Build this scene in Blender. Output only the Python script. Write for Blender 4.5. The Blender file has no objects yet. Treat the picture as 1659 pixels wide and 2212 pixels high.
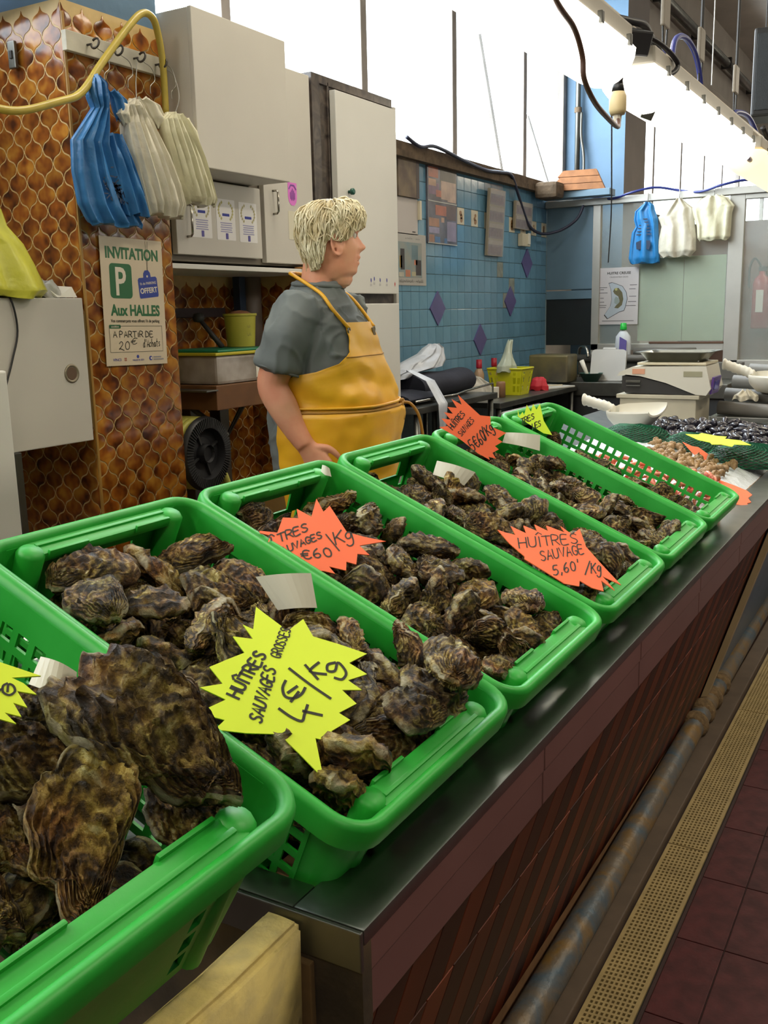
import bpy, bmesh, math, random
from mathutils import Vector, Matrix, Euler, noise
R = math.radians
scene = bpy.context.scene
COL = scene.collection

# ------------------------------------------------------------------ camera
cam_data = bpy.data.cameras.new('camera')
cam = bpy.data.objects.new('camera', cam_data); COL.objects.link(cam)
cam_data.sensor_fit = 'VERTICAL'; cam_data.sensor_height = 24.0
cam_data.lens = 24.0 * 2089.9 / 2212.0
cam_data.clip_start = 0.02; cam_data.clip_end = 300
yaw, pitch, roll = R(30.176), R(11.66), R(-1.274)
_f = Vector((-math.sin(yaw)*math.cos(pitch), math.cos(yaw)*math.cos(pitch), -math.sin(pitch)))
_r = Vector((math.cos(yaw), math.sin(yaw), 0)); _u = _r.cross(_f)
_rr = _r*math.cos(roll) + _u*math.sin(roll); _uu = -_r*math.sin(roll) + _u*math.cos(roll)
_m = Matrix((_rr, _uu, -_f)).transposed().to_4x4(); _m.translation = Vector((0, 0, 1.43))
cam.matrix_world = _m
scene.camera = cam

# ------------------------------------------------------------------ sky, daylight, exposure
world = bpy.data.worlds.new('overcast_sky'); scene.world = world; world.use_nodes = True
bg = world.node_tree.nodes['Background']
bg.inputs[0].default_value = (0.90, 0.96, 1.0, 1); bg.inputs[1].default_value = 7.0
scene.view_settings.view_transform = 'Standard'; scene.view_settings.look = 'None'
scene.view_settings.exposure = 0.12; scene.view_settings.gamma = 1.0
scene.view_settings.use_curve_mapping = False

def area_light(name, loc, rot, sx, sy, power, color=(1, 1, 1)):
    d = bpy.data.lights.new(name, 'AREA'); d.shape = 'RECTANGLE'; d.size = sx; d.size_y = sy
    d.energy = power; d.color = color
    o = bpy.data.objects.new(name, d); COL.objects.link(o); o.location = loc; o.rotation_euler = rot
    return o
# daylight falling in through the long strip of windows (just outside the panes, shining in)
area_light('window_daylight', (-3.0, 5.4, 3.25), (0, R(-84), 0), 1.5, 5.0, 240, (0.92, 0.97, 1.0))
area_light('window_daylight', (-3.0, 12.3, 3.25), (0, R(-84), 0), 1.5, 5.4, 200, (0.92, 0.97, 1.0))
# lamps of the market hall over the customers' aisle and behind the photographer; last two added unseen to brighten the far beam
HALL_LAMPS = [(1.6, -1.6, 4.2), (1.6, 2.4, 4.2), (1.6, 6.4, 4.2), (-1.9, -0.9, 3.6), (-1.7, 3.2, 3.9), (0.2, 9.6, 3.4), (0.2, 13.2, 3.4)]
HALL_POWER = [50, 52, 50, 38, 32, 60, 60]
for _l, _p in zip(HALL_LAMPS, HALL_POWER):
    area_light('hall_lamp_light', (_l[0], _l[1], _l[2]-.03), (0, 0, 0), 0.25, 1.4, _p, (1.0, 0.90, 0.72))

for _l, _p in zip(HALL_LAMPS[1:], HALL_POWER[1:]):     # upward fill added at these lamps to brighten ceiling and beam
    area_light('ceiling_fill_light', (_l[0], _l[1], _l[2]+.07), (R(180), 0, 0), 0.25, 1.4, _p*.45, (1.0, 0.93, 0.80))

# ------------------------------------------------------------------ materials
def s2l(c):
    return tuple(((v/255)/12.92 if v/255 <= .04045 else ((v/255+.055)/1.055)**2.4) for v in c)
MATS = {}
def nd(nt, t, **kw):
    n = nt.nodes.new(t)
    for k, v in kw.items():
        if k in ('loc',): continue
        setattr(n, k, v)
    return n
def mat(name, rgb, rough=.5, metal=0., var=0., scale=8., bump=0., bscale=40., rand=0., spec=.5, rgb2=None, detail=4., trans=0., sub=0., alpha=1., coat=0., emit=None, estr=0., distort=0., rvar=0.):
    """plain procedural material: base colour, noise mottling towards rgb2, per-object variation, fine relief"""
    if name in MATS: return MATS[name]
    m = bpy.data.materials.new(name); m.use_nodes = True; nt = m.node_tree
    b = nt.nodes['Principled BSDF']
    c1 = s2l(rgb) + (1,)
    b.inputs['Base Color'].default_value = c1
    b.inputs['Roughness'].default_value = rough; b.inputs['Metallic'].default_value = metal
    b.inputs['Specular IOR Level'].default_value = spec
    b.inputs['Transmission Weight'].default_value = trans
    b.inputs['Coat Weight'].default_value = coat
    b.inputs['Alpha'].default_value = alpha
    if sub: b.inputs['Subsurface Weight'].default_value = sub; b.inputs['Subsurface Radius'].default_value = (.01, .004, .002)
    if emit is not None:
        b.inputs['Emission Color'].default_value = s2l(emit) + (1,); b.inputs['Emission Strength'].default_value = estr
    tc = nd(nt, 'ShaderNodeTexCoord')
    col = None
    if var > 0 or rgb2 is not None:
        n = nd(nt, 'ShaderNodeTexNoise'); n.inputs['Scale'].default_value = scale; n.inputs['Detail'].default_value = detail
        n.inputs['Distortion'].default_value = distort
        nt.links.new(tc.outputs['Object'], n.inputs['Vector'])
        mx = nd(nt, 'ShaderNodeMix', data_type='RGBA')
        c2 = s2l(rgb2) + (1,) if rgb2 is not None else tuple(v*(1-var) for v in c1[:3]) + (1,)
        mr = nd(nt, 'ShaderNodeMapRange'); mr.inputs[1].default_value = .35; mr.inputs[2].default_value = .65
        nt.links.new(n.outputs[0], mr.inputs[0])
        nt.links.new(mr.outputs[0], mx.inputs['Factor'])
        mx.inputs['A'].default_value = c1; mx.inputs['B'].default_value = c2
        col = mx.outputs['Result']
        if rvar:
            m2 = nd(nt, 'ShaderNodeMapRange'); m2.inputs[3].default_value = rough; m2.inputs[4].default_value = rough+rvar
            nt.links.new(n.outputs[0], m2.inputs[0]); nt.links.new(m2.outputs[0], b.inputs['Roughness'])
    if rand > 0:
        oi = nd(nt, 'ShaderNodeObjectInfo')
        hs = nd(nt, 'ShaderNodeHueSaturation')
        mr = nd(nt, 'ShaderNodeMapRange'); mr.inputs[3].default_value = 1-rand; mr.inputs[4].default_value = 1+rand*.8
        nt.links.new(oi.outputs['Random'], mr.inputs[0]); nt.links.new(mr.outputs[0], hs.inputs['Value'])
        if col: nt.links.new(col, hs.inputs['Color'])
        else: hs.inputs['Color'].default_value = c1
        col = hs.outputs[0]
    if col: nt.links.new(col, b.inputs['Base Color'])
    if bump > 0:
        n = nd(nt, 'ShaderNodeTexNoise'); n.inputs['Scale'].default_value = bscale; n.inputs['Detail'].default_value = 5
        nt.links.new(tc.outputs['Object'], n.inputs['Vector'])
        bp = nd(nt, 'ShaderNodeBump'); bp.inputs['Strength'].default_value = bump; bp.inputs['Distance'].default_value = .01
        nt.links.new(n.outputs[0], bp.inputs['Height']); nt.links.new(bp.outputs[0], b.inputs['Normal'])
    MATS[name] = m
    return m
def glass_mat(name, rgb=(225, 235, 230), opacity=.12, rough=.03):
    m = bpy.data.materials.new(name); m.use_nodes = True; nt = m.node_tree
    b = nt.nodes['Principled BSDF']; out = nt.nodes['Material Output']
    b.inputs['Base Color'].default_value = s2l(rgb)+(1,); b.inputs['Roughness'].default_value = rough
    t = nd(nt, 'ShaderNodeBsdfTransparent'); t.inputs[0].default_value = tuple(.6+.4*v for v in s2l(rgb))+(1,)
    mx = nd(nt, 'ShaderNodeMixShader'); mx.inputs[0].default_value = opacity
    nt.links.new(t.outputs[0], mx.inputs[1]); nt.links.new(b.outputs[0], mx.inputs[2]); nt.links.new(mx.outputs[0], out.inputs[0])
    MATS[name] = m
    return m

# ------------------------------------------------------------------ mesh helpers
class MB:
    """collects vertices and faces, then links them as ONE mesh object"""
    def __init__(s): s.v = []; s.f = []; s.mi = []; s.cur = 0
    def add(s, vs, fs):
        o = len(s.v); s.v += [tuple(p) for p in vs]; s.f += [tuple(i+o for i in f) for f in fs]; s.mi += [s.cur]*len(fs); return s
    def box(s, x0, x1, y0, y1, z0, z1, M=None):
        vs = [Vector((x, y, z)) for z in (z0, z1) for y in (y0, y1) for x in (x0, x1)]
        if M: vs = [M @ p for p in vs]
        return s.add(vs, [(0, 2, 3, 1), (4, 5, 7, 6), (0, 1, 5, 4), (2, 6, 7, 3), (0, 4, 6, 2), (1, 3, 7, 5)])
    def bbox(s, x0, x1, y0, y1, z0, z1, b=.004, M=None):
        """box with chamfered edges"""
        bm = bmesh.new(); bmesh.ops.create_cube(bm, size=1)
        for v in bm.verts: v.co = Vector((x0+(v.co.x+.5)*(x1-x0), y0+(v.co.y+.5)*(y1-y0), z0+(v.co.z+.5)*(z1-z0)))
        bmesh.ops.bevel(bm, geom=bm.edges[:], offset=b, segments=2, affect='EDGES', profile=.6)
        return s.bm(bm, M)
    def bm(s, bm, M=None):
        bm.verts.index_update()
        vs = [(M @ v.co if M else v.co.copy()) for v in bm.verts]
        s.add(vs, [tuple(v.index for v in f.verts) for f in bm.faces]); bm.free(); return s
    def tube(s, pts, r, n=10, cap=True, closed=False):
        pts = [Vector(p) for p in pts]; N = len(pts)
        rr = r if isinstance(r, (list, tuple)) else [r]*N
        up = Vector((0, 0, 1)); rings = []; prev = None
        for i, p in enumerate(pts):
            a = pts[(i-1) % N] if (closed or i > 0) else pts[i]
            b = pts[(i+1) % N] if (closed or i < N-1) else pts[i]
            t = (b-a)
            if t.length < 1e-9: t = Vector((0, 0, 1))
            t.normalize()
            if prev is None:
                u = t.cross(up)
                if u.length < .1: u = t.cross(Vector((1, 0, 0)))
            else:
                u = prev - t*prev.dot(t)
                if u.length < 1e-6: u = t.cross(up)
            u.normalize(); prev = u; w = t.cross(u)
            rings.append([p + (u*math.cos(2*math.pi*k/n) + w*math.sin(2*math.pi*k/n))*rr[i] for k in range(n)])
        vs = [q for g in rings for q in g]; fs = []
        for i in range(N if closed else N-1):
            j = (i+1) % N
            for k in range(n): fs.append((i*n+k, i*n+(k+1) % n, j*n+(k+1) % n, j*n+k))
        if cap and not closed: fs.append(tuple(range(n))[::-1]); fs.append(tuple((N-1)*n+k for k in range(n)))
        return s.add(vs, fs)
    def lathe(s, prof, n=24, M=None, cap=True):
        vs = []; fs = []
        for (r, z) in prof:
            for k in range(n): vs.append(Vector((r*math.cos(2*math.pi*k/n), r*math.sin(2*math.pi*k/n), z)))
        for i in range(len(prof)-1):
            for k in range(n): fs.append((i*n+k, i*n+(k+1) % n, (i+1)*n+(k+1) % n, (i+1)*n+k))
        if cap: fs.append(tuple(range(n))[::-1]); fs.append(tuple((len(prof)-1)*n+k for k in range(n)))
        if M: vs = [M @ v for v in vs]
        return s.add(vs, fs)
    def prism(s, poly, z0, z1, M=None):
        n = len(poly)
        vs = [Vector((p[0], p[1], z0)) for p in poly] + [Vector((p[0], p[1], z1)) for p in poly]
        if M: vs = [M @ v for v in vs]
        fs = [tuple(range(n))[::-1], tuple(range(n, 2*n))] + [(i, (i+1) % n, n+(i+1) % n, n+i) for i in range(n)]
        return s.add(vs, fs)
    def ribbon(s, pts, w, M, h=.0006):
        """flat marker stroke in the local xy plane of M"""
        P = [Vector((p[0], p[1])) for p in pts]; N = len(P); L = []; Rr = []
        for i in range(N):
            t = (P[min(i+1, N-1)] - P[max(i-1, 0)])
            if t.length < 1e-9: t = Vector((1, 0))
            t.normalize(); nrm = Vector((-t.y, t.x))*w*.5
            e = t*w*.4*(-1 if i == 0 else 1 if i == N-1 else 0)
            L.append(P[i]+nrm+e); Rr.append(P[i]-nrm+e)
        vs = [M @ Vector((p.x, p.y, h)) for p in L] + [M @ Vector((p.x, p.y, h)) for p in Rr]
        return s.add(vs, [(i, N+i, N+i+1, i+1) for i in range(N-1)])
    def plate(s, xs, zs, hole, th, fmap):
        """perforated plate: cells of the grid xs*zs for which hole(i,j) is false, with thickness; fmap(a,b,c)->point"""
        nx, nz = len(xs), len(zs); idx = {}
        def vid(i, j, k):
            if (i, j, k) not in idx: idx[(i, j, k)] = len(vs); vs.append(fmap(xs[i], zs[j], k*th))
            return idx[(i, j, k)]
        vs = []; fs = []
        full = lambda i, j: 0 <= i < nx-1 and 0 <= j < nz-1 and not hole(i, j)
        for i in range(nx-1):
            for j in range(nz-1):
                if not full(i, j): continue
                fs.append((vid(i, j, 0), vid(i+1, j, 0), vid(i+1, j+1, 0), vid(i, j+1, 0)))
                fs.append((vid(i, j+1, 1), vid(i+1, j+1, 1), vid(i+1, j, 1), vid(i, j, 1)))
                if not full(i-1, j): fs.append((vid(i, j, 0), vid(i, j+1, 0), vid(i, j+1, 1), vid(i, j, 1)))
                if not full(i+1, j): fs.append((vid(i+1, j+1, 0), vid(i+1, j, 0), vid(i+1, j, 1), vid(i+1, j+1, 1)))
                if not full(i, j-1): fs.append((vid(i+1, j, 0), vid(i, j, 0), vid(i, j, 1), vid(i+1, j, 1)))
                if not full(i, j+1): fs.append((vid(i, j+1, 0), vid(i+1, j+1, 0), vid(i+1, j+1, 1), vid(i, j+1, 1)))
        return s.add(vs, fs)
    def mesh(s, name, mats, smooth=False, ang=None):
        me = bpy.data.meshes.new(name); me.from_pydata(s.v, [], s.f); me.update()
        for m in (mats if isinstance(mats, (list, tuple)) else [mats]): me.materials.append(m)
        if isinstance(mats, (list, tuple)) and len(mats) > 1: me.polygons.foreach_set('material_index', s.mi)
        bm = bmesh.new(); bm.from_mesh(me); bmesh.ops.recalc_face_normals(bm, faces=bm.faces[:]); bm.to_mesh(me); bm.free()
        if smooth or ang is not None:
            me.polygons.foreach_set('use_smooth', [True]*len(me.polygons))
            if ang is not None: me.set_sharp_from_angle(angle=R(ang))
        return me
    def build(s, name, mats, parent=None, smooth=False, ang=None, loc=None, rot=None):
        o = bpy.data.objects.new(name, s.mesh(name, mats, smooth, ang)); COL.objects.link(o)
        if parent: o.parent = parent
        if loc is not None: o.location = loc
        if rot is not None: o.rotation_euler = rot
        return o
def tag(o, label=None, cat=None, group=None, kind=None):
    if label: o['label'] = label
    if cat: o['category'] = cat
    if group: o['group'] = group
    if kind: o['kind'] = kind
    return o
def empty(name, loc=(0, 0, 0), rot=(0, 0, 0), label=None, cat=None, group=None):
    o = bpy.data.objects.new(name, None); COL.objects.link(o); o.location = loc; o.rotation_euler = rot
    o.empty_display_size = .05
    return tag(o, label, cat, group)
def link_copy(src, parent=None, loc=None, rot=None, scale=None):
    c = src.copy(); COL.objects.link(c); c.parent = parent
    if loc is not None: c.location = loc
    if rot is not None: c.rotation_euler = rot
    if scale is not None: c.scale = scale
    return c
def inst(name, me, parent=None, loc=(0, 0, 0), rot=(0, 0, 0), scale=(1, 1, 1)):
    o = bpy.data.objects.new(name, me); COL.objects.link(o)
    if parent: o.parent = parent
    o.location = loc; o.rotation_euler = rot; o.scale = scale
    return o
def text(body, size, m, parent, M, name='lettering', align='LEFT', bold=0., ext=.0003, sx=1.0):
    """flat printed lettering with the built-in font, in the xy plane of M (parent's local space)"""
    c = bpy.data.curves.new(name, 'FONT'); c.body = body; c.size = size; c.align_x = align; c.extrude = ext; c.offset = bold
    c.resolution_u = 3
    tmp = bpy.data.objects.new('tmp_text', c); COL.objects.link(tmp)
    me = bpy.data.meshes.new_from_object(tmp); bpy.data.objects.remove(tmp); bpy.data.curves.remove(c)
    me.name = name; me.materials.clear(); me.materials.append(m)
    o = bpy.data.objects.new(name, me); COL.objects.link(o)
    if parent: o.parent = parent
    o.matrix_local = M @ Matrix.Diagonal((sx, 1, 1, 1))
    return o
def frame(o, x, y):
    """matrix with origin o and axes x, y (z = x cross y)"""
    x = Vector(x).normalized(); y = Vector(y); y = (y - x*y.dot(x)).normalized(); z = x.cross(y)
    m = Matrix((x, y, z)).transposed().to_4x4(); m.translation = Vector(o); return m
# frames of surfaces that face +X (reading direction +Y) and -Y (reading direction +X)
def on_x(x, y, z): return frame((x, y, z), (0, 1, 0), (0, 0, 1))
def on_y(x, y, z): return frame((x, y, z), (1, 0, 0), (0, 0, 1))
def arc(c, r, a0, a1, n, ax=(1, 0, 0), ay=(0, 0, 1)):
    c = Vector(c); ax = Vector(ax); ay = Vector(ay)
    return [c + ax*r*math.cos(R(a0+(a1-a0)*i/n)) + ay*r*math.sin(R(a0+(a1-a0)*i/n)) for i in range(n+1)]
def spline(pts, k=6):
    """Catmull-Rom through the points"""
    P = [Vector(p) for p in pts]; out = []
    for i in range(len(P)-1):
        a = P[max(i-1, 0)]; b = P[i]; c = P[i+1]; d = P[min(i+2, len(P)-1)]
        for j in range(k):
            t = j/k
            out.append(.5*((2*b) + (c-a)*t + (2*a-5*b+4*c-d)*t*t + (3*b-a-3*c+d)*t**3))
    out.append(P[-1]); return out
# stroke alphabet for the hand-written price cards (unit box, x 0..1, y 0..1)
STROKES = {
 'H': [[(0, 0), (0, 1)], [(0, .5), (.75, .5)], [(.75, 0), (.75, 1)]],
 'U': [[(0, 1), (.02, .3), (.15, .05), (.4, 0), (.62, .08), (.72, .3), (.75, 1)]],
 'I': [[(.2, 0), (.2, 1)]], 'i': [[(.2, 0), (.2, .7)]],
 '^': [[(.2, 0), (.2, 1)], [(-.08, 1.18), (.2, 1.4), (.48, 1.18)]],
 'T': [[(0, 1), (.8, 1)], [(.4, 1), (.4, 0)]],
 'R': [[(0, 0), (0, 1), (.45, 1), (.66, .86), (.62, .62), (.4, .5), (0, .48)], [(.3, .48), (.72, 0)]],
 'E': [[(.62, 1), (0, 1), (0, 0), (.65, 0)], [(0, .52), (.5, .52)]],
 'S': [[(.62, .88), (.42, 1), (.15, .96), (.04, .76), (.2, .58), (.48, .46), (.64, .25), (.5, .05), (.22, 0), (0, .12)]],
 'A': [[(0, 0), (.36, 1), (.74, 0)], [(.14, .36), (.62, .36)]],
 'V': [[(0, 1), (.36, 0), (.74, 1)]],
 'G': [[(.66, .86), (.42, 1), (.15, .9), (.02, .55), (.1, .15), (.36, 0), (.62, .1), (.66, .42), (.4, .42)]],
 'O': [[(.36, 1), (.1, .85), (0, .5), (.1, .12), (.36, 0), (.62, .12), (.72, .5), (.62, .86), (.36, 1)]],
 '0': [[(.33, 1), (.1, .85), (0, .5), (.1, .12), (.33, 0), (.55, .12), (.64, .5), (.55, .86), (.33, 1)]],
 'K': [[(0, 0), (0, 1)], [(.7, 1), (0, .45)], [(.2, .58), (.75, 0)]],
 'g': [[(.5, .62), (.25, .72), (.02, .5), (.12, .22), (.4, .25), (.52, .6), (.55, 0), (.45, -.35), (.15, -.42), (-.05, -.25)]],
 '/': [[(0, -.15), (.75, 1.2)]],
 '4': [[(.3, 1), (0, .35), (.75, .35)], [(.52, .65), (.5, -.1)]],
 '5': [[(.62, 1), (.14, 1), (.06, .56), (.38, .6), (.62, .4), (.58, .12), (.3, 0), (0, .08)]],
 '6': [[(.5, 1), (.2, .75), (.03, .35), (.14, .05), (.4, 0), (.6, .2), (.5, .45), (.22, .45), (.05, .28)]],
 '8': [[(.33, .55), (.1, .75), (.33, 1), (.55, .78), (.33, .55), (.05, .25), (.33, 0), (.62, .25), (.33, .55)]],
 'e': [[(.75, .88), (.5, 1), (.22, .88), (.1, .5), (.22, .12), (.5, 0), (.75, .12)], [(-.05, .62), (.55, .62)], [(-.05, .4), (.5, .4)]],
 ',': [[(.15, .08), (.05, -.18)]], "'": [[(.15, 1.05), (.1, .75)]], ' ': [],
 'Q': [[(.36, 1), (.1, .85), (0, .5), (.1, .12), (.36, 0), (.62, .12), (.72, .5), (.62, .86), (.36, 1)], [(.45, .25), (.8, -.1)]],
 'P': [[(0, 0), (0, 1), (.42, 1), (.62, .78), (.42, .52), (0, .5)]],
 'D': [[(0, 0), (0, 1), (.36, .95), (.66, .6), (.55, .15), (0, 0)]],
 '2': [[(.05, .75), (.25, 1), (.5, .9), (.52, .6), (.0, .02), (.2, .12), (.75, -.1)]],
 'd': [[(.5, .55), (.2, .62), (.0, .3), (.15, 0), (.42, .08), (.5, .55)], [(.55, 1.1), (.5, .3), (.58, 0)]],
 'c': [[(.5, .5), (.25, .6), (0, .3), (.2, 0), (.5, .08)]],
 'h': [[(0, 1.1), (0, 0)], [(0, .35), (.25, .6), (.45, .5), (.48, 0)]],
 'a': [[(.45, .55), (.18, .6), (0, .28), (.15, 0), (.4, .1), (.46, .55)], [(.46, .55), (.55, 0)]],
 't': [[(.2, 1.1), (.2, .1), (.4, 0)], [(-.05, .7), (.5, .7)]],
 's': [[(.4, .55), (.15, .6), (.05, .4), (.35, .25), (.3, .02), (0, .02)]],
 'L': [[(0, 1), (0, 0), (.6, 0)]], 'M': [[(0, 0), (.1, 1), (.4, .4), (.7, 1), (.8, 0)]], 'r': [[(0, .6), (0, 0)], [(0, .35), (.3, .6)]],
}
STROKES['l'] = [[(0.1, 1.1), (.1, 0)]]; STROKES['u'] = [[(0, .6), (.05, .1), (.3, 0), (.5, .15)], [(.5, .6), (.55, 0)]]; STROKES['v'] = [[(0, .6), (.25, 0), (.5, .6)]]
def handwrite(mb, s, M, o, dx, dy, w, pitch=.95, jitter=.03, seed=1):
    """write s on the plane of M starting at o (2D); dx = vector for one letter width, dy = letter height vector"""
    rnd = random.Random(seed); x = 0.
    o = Vector(o); dx = Vector(dx); dy = Vector(dy)
    for ch in s:
        st = STROKES.get(ch, [])
        for line in st:
            pts = [(p[0], p[1]) for p in line]
            if len(pts) > 3:
                q = spline([(a, b, 0) for a, b in pts], 4); pts = [(v.x, v.y) for v in q]
            j = rnd.uniform(-jitter, jitter)
            mb.ribbon([o + dx*(x+p[0]+j*.4) + dy*(p[1]+j) for p in pts], w, M)
        x += (.5 if ch in 'Ii^l' else .45 if ch in " ,'" else pitch) + rnd.uniform(-.04, .04)

# ================================================================== palette
M_white = mat('white_laminate', (196, 191, 180), .42, var=.06, scale=3)
M_white2 = mat('white_door', (214, 212, 204), .38, var=.05, scale=2.5)
M_edge = mat('board_edge', (120, 112, 98), .6)
M_steel = mat('stainless_steel', (150, 152, 146), .24, metal=1., var=.18, scale=14, bump=.02, bscale=160, rvar=.16)
M_steel_d = mat('dull_steel', (120, 120, 114), .38, metal=.9, var=.25, scale=9)
M_chrome = mat('chrome_handle', (170, 165, 155), .18, metal=1.)
M_alu = mat('aluminium_frame', (182, 180, 172), .42, metal=.35, var=.08, scale=6)
M_blue_paint = mat('blue_wall_paint', (88, 118, 144), .62, var=.10, scale=5, bump=.10, bscale=30)
M_blue_grey = mat('blue_grey_panel', (104, 132, 150), .5, var=.12, scale=4)
M_conc = mat('pale_concrete', (176, 168, 156), .85, var=.16, scale=3, bump=.15, bscale=20)
M_conc_d = mat('grey_concrete', (128, 120, 114), .85, var=.16, scale=3, bump=.15, bscale=20)
M_dirt = mat('dirty_sill', (104, 86, 66), .9, var=.45, scale=16, bump=.5, bscale=50)
M_black = mat('black_plastic', (22, 22, 22), .45)
M_dark = mat('dark_grey_fitting', (40, 38, 36), .6)  # plain dark grey for small fittings, rods and the brush
M_grout_amber = mat('amber_grout', (204, 174, 116), .4, var=.15, scale=20)
M_ink = mat('black_marker', (34, 34, 22), .6)
M_ink_blue = mat('blue_print', (52, 62, 150), .6)
M_paper = mat('white_paper', (222, 218, 204), .55, var=.03, scale=6)
M_marble = mat('dark_marble', (52, 46, 44), .3, rgb2=(92, 82, 74), scale=14, detail=6, distort=1.5)
M_purple = mat('purple_tile', (92, 84, 136), .3, var=.1)
M_wire = mat('galvanised_wire', (150, 148, 140), .35, metal=1.)

def glaze_mat():
    m = bpy.data.materials.new('amber_glaze'); m.use_nodes = True; nt = m.node_tree; b = nt.nodes['Principled BSDF']
    b.inputs['Roughness'].default_value = .16; b.inputs['Specular IOR Level'].default_value = .55
    tc = nd(nt, 'ShaderNodeTexCoord'); oi = nd(nt, 'ShaderNodeObjectInfo')
    mul = nd(nt, 'ShaderNodeMath', operation='MULTIPLY'); mul.inputs[1].default_value = 57.3
    nt.links.new(oi.outputs['Random'], mul.inputs[0])
    ad = nd(nt, 'ShaderNodeVectorMath', operation='ADD'); nt.links.new(tc.outputs['Object'], ad.inputs[0]); nt.links.new(mul.outputs[0], ad.inputs[1])
    n = nd(nt, 'ShaderNodeTexNoise'); n.inputs['Scale'].default_value = 17; n.inputs['Detail'].default_value = 2
    nt.links.new(ad.outputs[0], n.inputs['Vector'])
    r = nd(nt, 'ShaderNodeValToRGB'); e = r.color_ramp.elements
    e[0].position = .30; e[0].color = s2l((74, 34, 12))+(1,)
    e[1].position = .72; e[1].color = s2l((190, 132, 48))+(1,)
    k = e.new(.48); k.color = s2l((142, 78, 24))+(1,)
    nt.links.new(n.outputs[0], r.inputs[0])
    hs = nd(nt, 'ShaderNodeHueSaturation'); mr = nd(nt, 'ShaderNodeMapRange'); mr.inputs[3].default_value = .72; mr.inputs[4].default_value = 1.12
    wn = nd(nt, 'ShaderNodeTexWhiteNoise', noise_dimensions='1D'); nt.links.new(mul.outputs[0], wn.inputs['W'])
    nt.links.new(wn.outputs[0], mr.inputs[0]); nt.links.new(mr.outputs[0], hs.inputs['Value']); nt.links.new(r.outputs[0], hs.inputs['Color'])
    nt.links.new(hs.outputs[0], b.inputs['Base Color'])
    bp = nd(nt, 'ShaderNodeBump'); bp.inputs['Strength'].default_value = .12; bp.inputs['Distance'].default_value = .01
    nt.links.new(n.outputs[0], bp.inputs['Height']); nt.links.new(bp.outputs[0], b.inputs['Normal'])
    return m
M_glaze = glaze_mat()

# ================================================================== the hall
def struct(name, mb, m, **kw):
    return tag(mb.build(name, m, **kw), kind='structure')
M_floor = mat('dark_floor_joint', (58, 34, 30), .7, var=.3, scale=10)
struct('floor', MB().box(-3.1, 7, -5, 20, -.2, 0), M_floor)
struct('ceiling', MB().box(-3.1, 7, -5, 20, 4.6, 4.8), M_conc)
struct('wall_right', MB().box(7, 7.2, -5, 20, 0, 4.6), M_conc_d)
struct('wall_near', MB().box(-3.1, 7, -5.2, -5, 0, 4.6), M_conc_d)
struct('wall_far', MB().box(-3.1, 7, 20, 20.2, 0, 4.6), mat('far_hall_wall', (150, 128, 112), .8, var=.3, scale=1.2))
# red floor tiles in the customers' aisle
M_red = mat('red_floor_tile', (78, 18, 20), .55, var=.4, scale=22, rand=.18, bump=.12, bscale=60, rvar=.25)
fl = bpy.data.objects['floor']
tile_me = MB().bbox(-.136, .136, -.136, .136, 0, .006, .0015).mesh('floor_tile', M_red)
for i in range(4):
    for j in range(13):
        inst('floor_tile', tile_me, fl, (-.19+i*.275, .805+j*.275+.0, 0), (0, 0, 0))
cut_me = MB().bbox(-.052, .052, -.136, .136, 0, .006, .0015).mesh('floor_tile', M_red)
for j in range(13): inst('floor_tile', cut_me, fl, (-.3805, .805+j*.275, 0))
# long window wall behind the stand
wl = struct('wall_left', MB().box(-3.05, -2.85, -5, 20, 0, 2.36).box(-3.05, -2.85, -5, 20, 3.96, 4.6), M_conc)
struct('trim_1', MB().box(-2.98, -2.80, 2.7, 8.2, 2.33, 2.385).box(-2.9, -2.79, 4.3, 7.9, 2.30, 2.335), M_dirt)
struct('trim_2', MB().box(-2.98, -2.80, 8.8, 20, 2.33, 2.385), M_dirt)
struct('trim_3', MB().box(-2.86, -2.6, 8.8, 20, 3.76, 4.6).bbox(-2.62, -2.52, 8.8, 20, 3.72, 3.80, .01), M_conc)
M_mull = mat('window_mullion', (146, 138, 130), .6, var=.2, scale=8)
M_pane = glass_mat('window_glass', (240, 246, 250), .06)
def window(n, y0, y1, ys):
    w = empty('window_%d' % n, (-2.95, (y0+y1)/2, 2.385)); tag(w, kind='structure')
    c = w.location
    for a, b in zip([y0]+ys, ys+[y1]):
        MB().box(-.004, .004, a+.02-c.y, b-.02-c.y, .0, 1.575).build('pane', M_pane, w)
    for y in [y0]+ys+[y1]:
        MB().bbox(-.03, .03, y-.033-c.y, y+.033-c.y, 0, 1.575, .006).build('mullion', M_mull, w)
    MB().box(-.03, .03, y0-c.y, y1-c.y, 1.53, 1.575).build('top_rail', M_mull, w)
window(1, 1.3, 8.15, [2.53, 3.72, 4.92, 6.06, 7.28])
window(2, 8.85, 18.0, [9.8, 10.97, 12.19, 13.41, 14.55, 15.8])
# leaning battens and wires outside the panes
def batten(name, a, b, r, label):
    tag(MB().tube([a, b], r, 6).build(name, M_mull), label, 'batten')
batten('leaning_batten', (-3.08, 6.78, 3.35), (-3.08, 7.23, 2.38), .022, 'thin pale batten leaning outside the window right of the third mullion')
batten('leaning_batten', (-3.08, 7.72, 2.95), (-3.08, 8.32, 2.36), .013, 'thin rod leaning outside the last pane before the blue column')

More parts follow.
